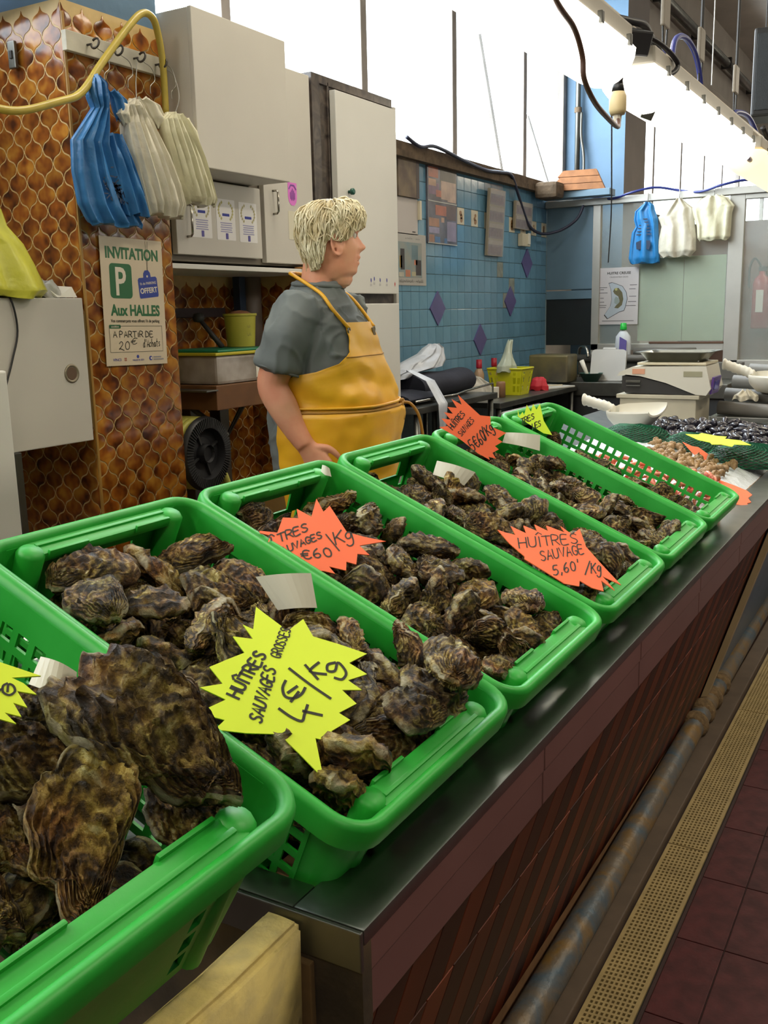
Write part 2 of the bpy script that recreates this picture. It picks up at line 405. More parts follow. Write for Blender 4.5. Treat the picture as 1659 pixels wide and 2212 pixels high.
# concrete column beyond the tiled wall, blue with a grey right face
bc = MB().box(-3.0, -2.42, 8.185, 8.8, 0, 4.6); bc.mi = [0]*6; bc.mi[5] = 1
struct('wall_column', bc, [M_blue_paint, M_conc_d])
t = empty('conduit_pipe', (-2.80, 8.13, 2.4), label='grey vertical conduit on the left edge of the blue column', cat='pipe')
MB().tube([(0, 0, 0), (0, 0, 2.1)], .022, 10).build('tube', M_steel_d, t, smooth=True)
MB().tube(spline([(0.055, 0, .02), (.055, 0, .25), (.03, 0, .42), (.03, 0, .6)]), .012, 8).build('bent_tube', M_steel_d, t, smooth=True)
MB().lathe([(.03, .60), (.03, .64)], 12).build('clip', M_dirt, t)

# ================================================================== amber ogee tiles: pillar, side, niche
TW, TH = .084, .092
def ogee_mesh(half=0):
    """one glazed ogee tile; half=+1/-1 keeps only the side y>0 / y<0 for the field's edges"""
    pts = []
    def edge(a, b, sgn, n=6):
        a = Vector(a); b = Vector(b); d = b-a; nrm = Vector((-d.y, d.x)).normalized(); L = d.length
        return [a + d*(i/n) + nrm*sgn*math.sin(2*math.pi*i/n)*L*.085 for i in range(n)]
    l, t_, r, b = (-TW/2, 0), (0, TH/2), (TW/2, 0), (0, -TH/2)
    pts += edge(l, t_, 1); pts += edge(t_, r, -1); pts += edge(r, b, 1); pts += edge(b, l, -1)
    if half: pts = [p for p in pts if p.x*half >= -1e-6]
    if half < 0:      # keep the outline in one run, starting at the bottom tip
        k = min(range(len(pts)), key=lambda i: pts[i].y); pts = pts[k:]+pts[:k]
    s = .925; n = len(pts); mb = MB(); c = sum((p for p in pts), Vector((0, 0)))/n if half else Vector((0, 0))
    o = [(0, p.x*s, p.y*s) for p in pts]; m = [(.0012, p.x*s*.985, p.y*s*.985) for p in pts]; q = [(.0016, c.x+(p.x*s-c.x)*.72, c.y+(p.y*s-c.y)*.72) for p in pts]
    vs = o+m+q+[(.0017, c.x, c.y)]
    fs = []
    for i in range(n):
        j = (i+1) % n
        fs += [(i, j, n+j, n+i), (n+i, n+j, 2*n+j, 2*n+i), (2*n+i, 2*n+j, 3*n)]
    mb.add(vs, fs); return mb.mesh('glazed_tile', M_glaze, ang=40)
OG = ogee_mesh(); OGP = ogee_mesh(1); OGM = ogee_mesh(-1)
def ogee_field(parent, origin, along, rotz, ncol, z0, z1, skip=lambda a, z: False, lo=True, hi=True):
    """ncol tiles wide field; every second row is shifted by half a tile and closed with half tiles at its ends"""
    j = 0; z = z0
    while z < z1-.03:
        for i in range(ncol+(1 if j % 2 else 0)):
            a = (i+.5)*TW if j % 2 == 0 else i*TW
            me = OG
            if j % 2 and i == 0: me = OGP
            if j % 2 and i == ncol: me = OGM
            if (me is OGP and not lo) or (me is OGM and not hi) or skip(a, z): continue
            p = Vector(origin) + Vector(along)*a + Vector((0, 0, z))
            inst('glazed_tile', me, parent, p - parent.location, (0, 0, rotz))
        j += 1; z = z0 + j*TH/2
pil = empty('wall_pillar', (-2.4, 2.47, 0)); tag(pil, kind='structure')
MB().box(-.44, -.001, -.21, .21, 0, 2.375).build('render_coat', M_grout_amber, pil)
MB().box(-.44, -.002, -.21, .21, 2.375, 4.6).build('painted_top', M_blue_paint, pil)
MB().bbox(-.012, .006, -.214, -.204, .0, 2.34, .003).build('corner_bead', mat('corner_bead', (168, 128, 62), .4, var=.2), pil)
ogee_field(pil, (-2.4, 2.26, 0), (0, 1, 0), 0, 5, .62, 2.372, lambda a, z: 1.33 < z < 1.64 and .12 < a < .32)
pside = empty('wall_pillar_side', (-2.62, 2.258, 0)); tag(pside, kind='structure')
MB().box(-.23, .22, -.002, .002, 0, 2.375).build('render_coat', M_grout_amber, pside)
ogee_field(pside, (-2.82, 2.256, 0), (1, 0, 0), R(-90), 5, .62, 2.372, lambda a, z: 1.1 < z < 1.44 and a > .12)
nic = empty('wall_niche', (-2.848, 3.2, 0)); tag(nic, kind='structure')
MB().box(-.002, .0, -.5, .48, 0, 1.62).build('render_coat', M_grout_amber, nic)
ogee_field(nic, (-2.848, 2.756, 0), (0, 1, 0), 0, 11, .66, 1.60, lambda a, z: 1.14 < z < 1.28 and a < .45)
nst = empty('wall_stub', (-2.66, 3.70, 0)); tag(nst, kind='structure')
MB().box(-.19, .22, -.02, -.001, 0, 1.62).build('render_coat', M_grout_amber, nst)
ogee_field(nst, (-2.85, 3.679, 0), (1, 0, 0), R(-90), 5, .66, 1.60)

# ================================================================== blue tiled wall
M_btile = mat('blue_wall_tile', (104, 148, 174), .16, var=.10, scale=9, rand=.10, bump=.03, bscale=25)
M_bgrout = mat('blue_tile_joint', (132, 156, 160), .7, var=.2, scale=15)
bt = MB().bbox(0, .006, -.0525, .0525, -.0525, .0525, .0016).mesh('wall_tile', M_btile)
bw = empty('wall_tiled', (-2.848, 6.3, 0)); tag(bw, kind='structure')
MB().box(-.002, .0, -2.0, 1.28, .0, 2.36).build('tile_bed', M_bgrout, bw)
M_motif = mat('cream_motif_tile', (206, 196, 170), .3, var=.06)
mt = MB().bbox(0, .0062, -.0525, .0525, -.0525, .0525, .0016).mesh('motif_tile', M_motif)
M_mot2 = mat('motif_brown', (132, 92, 58), .4, rgb2=(160, 120, 70), scale=60)
tan = MB().bbox(0, .0062, -.0525, .0525, -.0525, .0525, .0016).mesh('wall_tile', mat('worn_tan_tile', (140, 146, 136), .5, var=.3, scale=30))
Y0, Z0 = 5.973, 2.035
for j in range(-10, 3):
    for i in range(-8, 15):
        y, z = Y0+i*.1085, Z0+j*.108
        if j == 0 and i >= 0 and i % 2 == 0:
            o = inst('motif_tile', mt, bw, (0, y-6.3, z))
            # little shellfish drawn on the cream tile
            mb = MB(); rnd = random.Random(i)
            for q in range(3):
                cy, cz = rnd.uniform(-.012, .012), -.022+q*.02; rr = rnd.uniform(.009, .016)
                mb.prism([(rr*1.2*math.cos(a*.628)*(1+.3*rnd.random()), rr*math.sin(a*.628)*(1+.3*rnd.random())) for a in range(10)], 0, .0006, on_x(.0063, cy, cz))
            mb.build('shell_drawing', M_mot2, o)
        elif (i, j) in ((8, -4), (7, -5), (8, -5)) or (i, j) == (6, -3):
            inst('wall_tile', tan, bw, (0, y-6.3, z))
        else:
            inst('wall_tile', bt, bw, (0, y-6.3, z))
for (y, z) in ((5.618, 1.447), (6.807, 1.489), (7.131, 1.771), (6.27, 1.228)):
    o = MB().prism([(0, -.108), (.108, 0), (0, .108), (-.108, 0)], .006, .013, on_x(0, 0, 0)).build('diamond_tile', M_purple, bw)
    o.location = (0, y-6.3, z)

# ================================================================== counter
CY0, CY1 = .713, 5.2
M_brown = mat('brown_counter_tile', (122, 54, 24), .45, spec=.3, var=.3, scale=7, rand=.25, bump=.03, bscale=30)
M_brown_d = mat('dark_counter_tile', (66, 28, 15), .45, spec=.3, var=.3, scale=7, rand=.2, bump=.03, bscale=30)
M_trim = mat('plum_trim_tile', (114, 80, 76), .32, var=.12, scale=5, rand=.06)
M_joint = mat('counter_joint', (156, 116, 80), .7, var=.3, scale=20)
ct = empty('counter', (-.8, 2.0, 0), label='long slanted stall counter faced with tall dark brown tiles below a plum band', cat='counter')
body = [(-.466, .832), (-.466, .732), (-.672, .055), (-.672, .0), (-1.16, .0), (-1.16, .84), (-.62, .70), (-.56, .80)]
F = Matrix(((1, 0, 0, 0), (0, 0, -1, 0), (0, 1, 0, 0), (0, 0, 0, 1)))
def xz_prism(mb, poly, y0, y1):
    n = len(poly); vs = [(p[0], y0, p[1]) for p in poly] + [(p[0], y1, p[1]) for p in poly]
    return mb.add(vs, [tuple(range(n)), tuple(range(n, 2*n))[::-1]] + [(i, n+i, n+(i+1) % n, (i+1) % n) for i in range(n)])
def sub(parent, o):
    o.location = -parent.location; return o
base_poly = [(-.466, .832), (-.466, .732), (-.672, .055), (-.672, .0), (-1.16, .0), (-1.16, .70), (-.60, .70), (-.60, .832)]
sub(ct, xz_prism(MB(), base_poly, CY0+.012, CY1).build('core', M_joint, ct))
# tall tiles on the slanted face, three courses
fa = Vector((-.466, 0, .732)); fb = Vector((-.672, 0, .055)); fd = (fb-fa); FL = fd.length; fd.normalize()
fn = Vector((fd.z, 0, -fd.x)); fn = fn if fn.x > 0 else -fn
rows = [(0.0, .178), (.181, .478), (.481, FL-.01)]
ctm = {}
for r, (s0, s1) in enumerate(rows):
    for k in range(34):
        y = CY0+.02 + k*.079 + (.0395 if r % 2 else 0)
        dark = (k + r) % 2
        key = (r, dark)
        if key not in ctm:
            Mx = frame((0, 0, 0), (0, 1, 0), -fd)
            ctm[key] = MB().bbox(-.0384, .0384, -(s1-s0)+.0012, -.0012, 0, .004, .0012, frame((0, 0, 0), (0, 1, 0), -fd)).mesh('face_tile', M_brown_d if dark else M_brown)
        p = fa + fd*s0 + Vector((0, y, 0)); o = inst('face_tile', ctm[key], ct, p - ct.location)
# plum band of two strips, cut into lengths
for k in range(9):
    y0, y1 = CY0+k*.5, CY0+k*.5+.497
    if y1 > CY1: y1 = CY1
    sub(ct, MB().bbox(-.466, -.4495, y0, y1, .785, .833, .0025).build('trim_strip', M_trim, ct))
    sub(ct, MB().bbox(-.466, -.452, y0, y1, .731, .784, .0025).build('trim_strip', M_trim, ct))
sub(ct, xz_prism(MB(), [(-.455, .73), (-.435, .73), (-.645, .05), (-.665, .05)], 3.30, 3.36).build('end_post', mat('cream_post', (188, 168, 128), .6, var=.15), ct))
sub(ct, xz_prism(MB(), [(-.465, .73), (-.445, .73), (-.655, .05), (-.675, .05)], 3.37, CY1).build('blue_apron_panel', mat('blue_grey_apron', (96, 118, 136), .4, var=.25, scale=5), ct))
# rough end of the counter, seen from the near side
M_endw = mat('stained_counter_end', (92, 74, 50), .8, rgb2=(46, 38, 28), scale=9, bump=.3, bscale=30, detail=6)
sub(ct, xz_prism(MB(), [(-.4485, .822), (-.4485, .731), (-.66, .06), (-1.16, .06), (-1.16, .822)], CY0-.004, CY0+.014).build('end_panel', M_endw, ct))
sub(ct, MB().bbox(-.53, -.505, CY0-.012, CY0-.004, .1, .79, .002).build('end_batten', mat('rusty_batten', (104, 80, 46), .8, var=.4, scale=25), ct))

# stainless worktop: flat ledge around a sunken sloping bed
wt = empty('steel_worktop', (-.8, 2.0, .84), label='stainless steel worktop with raised ledge running along the stall counter', cat='worktop')
TILT = R(23.489)
ledge = MB().bbox(-.532, -.4475, CY0, CY1, .822, .84, .003)
sub(wt, ledge.build('front_ledge', M_steel, wt, ang=40))
sub(wt, MB().bbox(-1.16, -.5325, CY0, CY0+.042, .822, .84, .003).build('end_ledge', M_steel, wt, ang=40))
sub(wt, MB().bbox(-1.16, -.448, CY0-.006, CY0-.0005, .795, .839, .0015).build('end_lip', M_steel_d, wt))
sub(wt, MB().box(-.536, -.530, CY0+.04, CY1, .735, .835).build('inner_lip', M_steel, wt))
bedpts = [(-.53, .742), (-1.12, .742+.59*math.tan(TILT))]
mbx = MB(); xz_prism(mbx, [(-.53, .735), (-.53, .741), (-1.12, .741+.59*math.tan(TILT)), (-1.12, .735)], CY0+.04, 2.80); sub(wt, mbx.build('sloping_bed', M_steel, wt))
mbx = MB(); xz_prism(mbx, [(-.53, .735), (-.53, .822), (-1.55, .905), (-1.55, .735)], 2.80, CY1); sub(wt, mbx.build('fish_bed', M_steel, wt))

# pipe, kerb and drain grate at the foot of the counter
M_pipe = mat('scuffed_blue_pipe', (78, 96, 108), .45, rgb2=(132, 104, 58), scale=9, detail=9, distort=1., bump=.4, bscale=40, metal=.2)
t = empty('base_pipe', (-.62, 2.5, .06), label='scuffed blue-grey pipe running along the foot of the tiled counter', cat='pipe')
MB().tube([(0.012, -1.9, 0), (0.005, -.5, 0), (-.01, .55, 0), (-.03, 2.6, 0)], .034, 16).build('tube', M_pipe, t, smooth=True)
M_rope = mat('frayed_binding', (128, 104, 70), .95, var=.5, scale=60, bump=.8, bscale=90)
for k, y in enumerate((.62, .74, .87, 1.02)):
    MB().lathe([(.033, -.035), (.043, -.02), (.046, 0), (.042, .02), (.033, .035)], 14, Matrix.Translation((-.012-.002*k, y, 0)) @ Matrix.Rotation(R(90), 4, 'X')).build('binding', M_rope, t, smooth=True)
struct('trim_4', MB().bbox(-.612, -.553, .4, 5.2, 0, .03, .004), mat('brown_kerb', (92, 76, 60), .7, var=.25, scale=12))
M_grate = mat('cream_drain_plastic', (168, 146, 96), .55, var=.2, scale=18)
dr = empty('drain_grate', (-.495, 2.4, 0), label='cream perforated drain grate let into the floor beside the counter', cat='grate')
MB().box(-.053, .053, -1.9, 2.8, .0005, .004).build('drain_bottom', mat('drain_dark', (30, 24, 18), .9), dr)
xs = [-.052]; n = 9
for k in range(n):
    c = -.040 + k*.010; xs += [c-.0028, c+.0028]
xs.append(.052)
hx = set(range(1, 2*n, 2))
def grate_panel(L):
    zs = [0.]; k = int(L/.0145)
    for q in range(k): c = L*(q+.5)/k; zs += [c-.0042, c+.0042]
    zs.append(L); hz = set(range(1, 2*k, 2))
    mb = MB()
    return mb.plate(xs, zs, lambda i, j: i in hx and j in hz, .006, lambda a, b, c: Vector((a, b + a*.12 if 0 < b < L else b, .006+c)))
gm = grate_panel(1.0).mesh('grate_panel', M_grate)
for k, y in enumerate((-.98-.98, -.975, .03, 1.035)):
    inst('grate_panel', gm, dr, (0, y, 0))

# ================================================================== green crates
M_green = mat('green_crate_plastic', (24, 148, 40), .36, var=.0, rgb2=(38, 162, 52), scale=12, bump=.04, bscale=70, rvar=.2)
CL, CW, CH = .612, .405, .175
def ins(z): return .014 + (-z)*.09
def rr_loop(hx, hy, r, n=7):
    out = []
    for (sx, sy, a0) in ((1, 1, 0), (-1, 1, 90), (-1, -1, 180), (1, -1, 270)):
        for k in range(n+1):
            a = R(a0+90*k/n); out.append((sx*(hx-r)+r*math.cos(a), sy*(hy-r)+r*math.sin(a)))
    return out
CR = .048
def crate_meshes():
    D = {}
    # rim: swept flange with a rounded top
    prof = [(.006, -.034), (.0, -.030), (.0, -.006), (.0025, -.001), (.008, .0015), (.014, -.001), (.0175, -.007), (.0175, -.034)]
    mb = MB(); loops = []
    for d, z in prof: loops.append([(x, y, CH+z) for x, y in rr_loop(CL/2-d, CW/2-d, max(CR-d, .012))])
    n = len(loops[0]); vs = [p for l in loops for p in l]; fs = []
    for i in range(len(loops)):
        j = (i+1) % len(loops)
        for k in range(n): fs.append((i*n+k, i*n+(k+1) % n, j*n+(k+1) % n, j*n+k))
    mb.add(vs, fs); D['rim'] = mb.mesh('rim', M_green, ang=50)
    # long perforated side (local: outer face towards +y), mirrored for the other side by rotation
    nh = 19; p = .0252; xs = [-(CL/2-CR)]
    for k in range(nh): c = (k-(nh-1)/2)*p; xs += [c-.0083, c+.0083]
    xs.append(CL/2-CR)
    zs = [0.]; nz = 5
    for k in range(nz): c = .021+k*.0262; zs += [c-.0085, c+.0085]
    zs += [CH-.008]
    hx = set(range(1, 2*nh, 2)); hz = set(range(1, 2*nz, 2))
    fm = lambda a, b, c: Vector((a, CW/2-ins(b-CH)-c, b))
    mb = MB().plate(xs, zs, lambda i, j: i in hx and j in hz, .0034, fm)
    for k in range(nh+1):      # upright ribs between the holes on the outside
        x = (k-nh/2)*p
        if k % 3 == 0: mb.box(x-.0028, x+.0028, -.003, .0025, 0, CH-.03, Matrix(((1, 0, 0, 0), (0, 1, .09, CW/2-ins(-CH)), (0, 0, 1, 0), (0, 0, 0, 1))))
    D['long_side'] = mb.mesh('long_side', M_green)
    # short side with hand slot, grid holes near the corners (outer face towards +x)
    ys = [-(CW/2-CR), -.135, -.119, -.108, -.092, -.075, .075, .092, .108, .119, .135, CW/2-CR]
    zs = [0., .014, .034, .042, .062, .070, .090, .096, .128, CH-.008]
    def hole(i, j):
        if i == 5 and j == 7: return True                     # hand slot
        if i in (1, 3, 7, 9) and j in (1, 3, 5): return True
        return False
    fm = lambda a, b, c: Vector((CL/2-ins(b-CH)-c, a, b))
    mb = MB().plate(ys, zs, hole, .0034, fm)
    D['short_side'] = mb.mesh('short_side', M_green)
    # four rounded corner posts
    mb = MB(); n = 8; zz = [0, CH*.5, CH-.008]
    for t in (0, .0034):
        base = len(mb.v); vs = []
        for z in zz:
            rr_ = CR-ins(z-CH)-t
            for k in range(n+1):
                a = R(90*k/n); vs.append((CL/2-CR+rr_*math.cos(a), CW/2-CR+rr_*math.sin(a), z))
        fs = [(i*(n+1)+k, i*(n+1)+k+1, (i+1)*(n+1)+k+1, (i+1)*(n+1)+k) for i in range(2) for k in range(n)]
        mb.add(vs, fs)
    D['corner_post'] = mb.mesh('corner_post', M_green, smooth=True)
    mb = MB(); vs = [(-x, y, z) for x, y, z in []]
    m2 = bpy.data.meshes.new('corner_post'); D['corner_post_b'] = None
    # inner carrying ledge between two shoulders
    mb = MB()
    mb.bbox(CL/2-.046, CL/2-.010, -.128, .128, CH-.020, CH-.006, .004)
    mb.bbox(CL/2-.0485, CL/2-.0435, .045, .112, CH-.014, CH-.002, .0015)
    mb.bbox(CL/2-.0485, CL/2-.0435, -.112, -.045, CH-.014, CH-.002, .0015)
    mb.bbox(CL/2-.030, CL/2-.024, -.118, .118, CH-.010, CH-.003, .0015)
    for s in (-1, 1):
        mb.lathe([(.002, CH-.003), (.014, CH-.004), (.0185, CH-.010), (.0165, CH-.09), (.013, .0)], 14, Matrix.Translation((CL/2-.034, s*.130, 0)))
    D['hand_ledge'] = mb.mesh('hand_ledge', M_green, ang=50)
    # base grid
    xs = [-(CL/2-.034)]; zs = [-(CW/2-.034)]
    for k in range(14): c = (k-6.5)*.037; xs += [c-.013, c+.013]
    for k in range(9): c = (k-4)*.036; zs += [c-.013, c+.013]
    xs.append(CL/2-.034); zs.append(CW/2-.034)
    D['base'] = MB().plate(xs, zs, lambda i, j: i % 2 == 1 and j % 2 == 1, .004, lambda a, b, c: Vector((a, b, c))).mesh('base', M_green)
    return D
CM = crate_meshes()
def crate(loc, rot, label):
    c = empty('oyster_crate', loc, rot, label, 'crate', 'green oyster crates on the counter')
    inst('rim', CM['rim'], c)
    for a in (0, math.pi):
        inst('long_side', CM['long_side'], c, rot=(0, 0, a)); inst('short_side', CM['short_side'], c, rot=(0, 0, a)); inst('hand_ledge', CM['hand_ledge'], c, rot=(0, 0, a))
        inst('corner_post', CM['corner_post'], c, rot=(0, 0, a)); inst('corner_post', CM['corner_post'], c, rot=(0, 0, a), scale=(-1, 1, 1))
    inst('base', CM['base'], c)
    return c
def crate_matrix(xf, y0, zf):
    """matrix of a tilted crate from its front rim height zf, front x and left side y0"""
    rot = Euler((0, TILT, 0)).to_matrix().to_4x4()
    m = rot.copy(); m.translation = Vector((xf, y0+CW/2, zf)) - rot @ Vector((CL/2, 0, CH)); return m
CRATES = [crate_matrix(-.452, .246, 1.008)] + [crate_matrix(-.459, y-.002, .917) for y in (.739, 1.142, 1.556, 1.956, 2.358)]
CLAB = ['nearest green crate of very large oysters, cut off by the left edge', 'green crate holding the yellow 4 €/Kg star card', 'green crate with the orange star wedged at its left rim',
        'green crate with the large orange star lying at its front', 'green crate with the orange star standing at its back corner', 'farthest green crate, with a small yellow star at its back']
crate_objs = [crate(m.to_translation(), m.to_euler(), l) for m, l in zip(CRATES, CLAB)]

# ================================================================== oysters
def oyster_mat(name, cols, bump=.9):
    m = bpy.data.materials.new(name); m.use_nodes = True; nt = m.node_tree; b = nt.nodes['Principled BSDF']
    tc = nd(nt, 'ShaderNodeTexCoord'); oi = nd(nt, 'ShaderNodeObjectInfo')
    mul = nd(nt, 'ShaderNodeMath', operation='MULTIPLY'); mul.inputs[1].default_value = 31.7
    nt.links.new(oi.outputs['Random'], mul.inputs[0])
    ad = nd(nt, 'ShaderNodeVectorMath', operation='ADD'); nt.links.new(tc.outputs['Object'], ad.inputs[0]); nt.links.new(mul.outputs[0], ad.inputs[1])
    n1 = nd(nt, 'ShaderNodeTexNoise'); n1.inputs['Scale'].default_value = 4.5; n1.inputs['Detail'].default_value = 8; n1.inputs['Roughness'].default_value = .75; n1.inputs['Distortion'].default_value = .6
    nt.links.new(ad.outputs[0], n1.inputs['Vector'])
    at = nd(nt, 'ShaderNodeAttribute', attribute_name='ring')
    # growth bands: the noise pulls the ring value about
    m1 = nd(nt, 'ShaderNodeMath', operation='MULTIPLY_ADD'); m1.inputs[1].default_value = 44.0
    n2 = nd(nt, 'ShaderNodeTexNoise'); n2.inputs['Scale'].default_value = 5; n2.inputs['Detail'].default_value = 3; nt.links.new(ad.outputs[0], n2.inputs['Vector'])
    m2 = nd(nt, 'ShaderNodeMath', operation='MULTIPLY'); m2.inputs[1].default_value = 16.0; nt.links.new(n2.outputs[0], m2.inputs[0])
    nt.links.new(at.outputs['Fac'], m1.inputs[0]); nt.links.new(m2.outputs[0], m1.inputs[2])
    sn = nd(nt, 'ShaderNodeMath', operation='SINE'); nt.links.new(m1.outputs[0], sn.inputs[0])
    m3 = nd(nt, 'ShaderNodeMath', operation='MULTIPLY_ADD'); m3.inputs[1].default_value = .075; nt.links.new(sn.outputs[0], m3.inputs[0]); nt.links.new(n1.outputs[0], m3.inputs[2])
    nf = nd(nt, 'ShaderNodeTexNoise'); nf.inputs['Scale'].default_value = 24; nf.inputs['Detail'].default_value = 7; nf.inputs['Roughness'].default_value = .72; nt.links.new(ad.outputs[0], nf.inputs['Vector'])
    mf = nd(nt, 'ShaderNodeMath', operation='MULTIPLY_ADD'); mf.inputs[1].default_value = .36; nt.links.new(nf.outputs[0], mf.inputs[0]); nt.links.new(m3.outputs[0], mf.inputs[2])
    ms_ = nd(nt, 'ShaderNodeMath', operation='SUBTRACT'); ms_.inputs[1].default_value = .18; nt.links.new(mf.outputs[0], ms_.inputs[0])
    r = nd(nt, 'ShaderNodeValToRGB'); e = r.color_ramp.elements
    pos = (.30, .42, .52, .62, .74)
    e[0].position = pos[0]; e[0].color = s2l(cols[0])+(1,); e[1].position = pos[4]; e[1].color = s2l(cols[4])+(1,)
    for k in (1, 2, 3): q = e.new(pos[k]); q.color = s2l(cols[k])+(1,)
    nt.links.new(ms_.outputs[0], r.inputs[0])
    hs = nd(nt, 'ShaderNodeHueSaturation'); mr = nd(nt, 'ShaderNodeMapRange'); mr.inputs[3].default_value = .74; mr.inputs[4].default_value = 1.22
    nt.links.new(oi.outputs['Random'], mr.inputs[0]); nt.links.new(mr.outputs[0], hs.inputs['Value']); nt.links.new(r.outputs[0], hs.inputs['Color'])
    nl_ = nd(nt, 'ShaderNodeTexNoise'); nl_.inputs['Scale'].default_value = 2.6; nl_.inputs['Detail'].default_value = 4; nt.links.new(ad.outputs[0], nl_.inputs['Vector'])
    mh = nd(nt, 'ShaderNodeMapRange'); mh.inputs[1].default_value = .32; mh.inputs[2].default_value = .68; mh.inputs[3].default_value = .475; mh.inputs[4].default_value = .535
    nt.links.new(nl_.outputs[0], mh.inputs[0]); nt.links.new(mh.outputs[0], hs.inputs['Hue'])
    mv = nd(nt, 'ShaderNodeMapRange'); mv.inputs[1].default_value = .35; mv.inputs[2].default_value = .62; mv.inputs[3].default_value = .55; mv.inputs[4].default_value = 1.45
    nl2 = nd(nt, 'ShaderNodeTexNoise'); nl2.inputs['Scale'].default_value = 3.4; nl2.inputs['Detail'].default_value = 6; nl2.inputs['Roughness'].default_value = .65
    ad2 = nd(nt, 'ShaderNodeVectorMath', operation='ADD'); ad2.inputs[1].default_value = (7.7, 3.1, 9.2); nt.links.new(ad.outputs[0], ad2.inputs[0]); nt.links.new(ad2.outputs[0], nl2.inputs['Vector'])
    nt.links.new(nl2.outputs[0], mv.inputs[0])
    mm = nd(nt, 'ShaderNodeMath', operation='MULTIPLY'); nt.links.new(mr.outputs[0], mm.inputs[0]); nt.links.new(mv.outputs[0], mm.inputs[1]); nt.links.new(mm.outputs[0], hs.inputs['Value'])
    ed = nd(nt, 'ShaderNodeMapRange'); ed.inputs[1].default_value = .94; ed.inputs[2].default_value = 1.0; nt.links.new(at.outputs['Fac'], ed.inputs[0])
    ep = nd(nt, 'ShaderNodeMapRange'); ep.inputs[1].default_value = .48; ep.inputs[2].default_value = .60; nt.links.new(n2.outputs[0], ep.inputs[0])
    em = nd(nt, 'ShaderNodeMath', operation='MULTIPLY'); nt.links.new(ed.outputs[0], em.inputs[0]); nt.links.new(ep.outputs[0], em.inputs[1])
    cm = nd(nt, 'ShaderNodeMix', data_type='RGBA'); cm.inputs['B'].default_value = s2l((206, 196, 160))+(1,)
    nt.links.new(em.outputs[0], cm.inputs['Factor']); nt.links.new(hs.outputs[0], cm.inputs['A']); nt.links.new(cm.outputs['Result'], b.inputs['Base Color'])
    b.inputs['Roughness'].default_value = .46; b.inputs['Specular IOR Level'].default_value = .45
    n3 = nd(nt, 'ShaderNodeTexNoise'); n3.inputs['Scale'].default_value = 30; n3.inputs['Detail'].default_value = 6; n3.inputs['Roughness'].default_value = .7; nt.links.new(ad.outputs[0], n3.inputs['Vector'])
    m4 = nd(nt, 'ShaderNodeMath', operation='MULTIPLY_ADD'); m4.inputs[1].default_value = .22; nt.links.new(sn.outputs[0], m4.inputs[0]); nt.links.new(n3.outputs[0], m4.inputs[2])
    bp = nd(nt, 'ShaderNodeBump'); bp.inputs['Strength'].default_value = bump; bp.inputs['Distance'].default_value = .012
    nt.links.new(m4.outputs[0], bp.inputs['Height']); nt.links.new(bp.outputs[0], b.inputs['Normal'])
    return m
M_oy = oyster_mat('oyster_shell', [(22, 15, 8), (60, 43, 20), (114, 86, 42), (170, 142, 76), (226, 212, 160)])
M_oy2 = oyster_mat('oyster_shell_tan', [(30, 20, 10), (78, 54, 22), (134, 100, 44), (182, 148, 76), (224, 206, 150)])

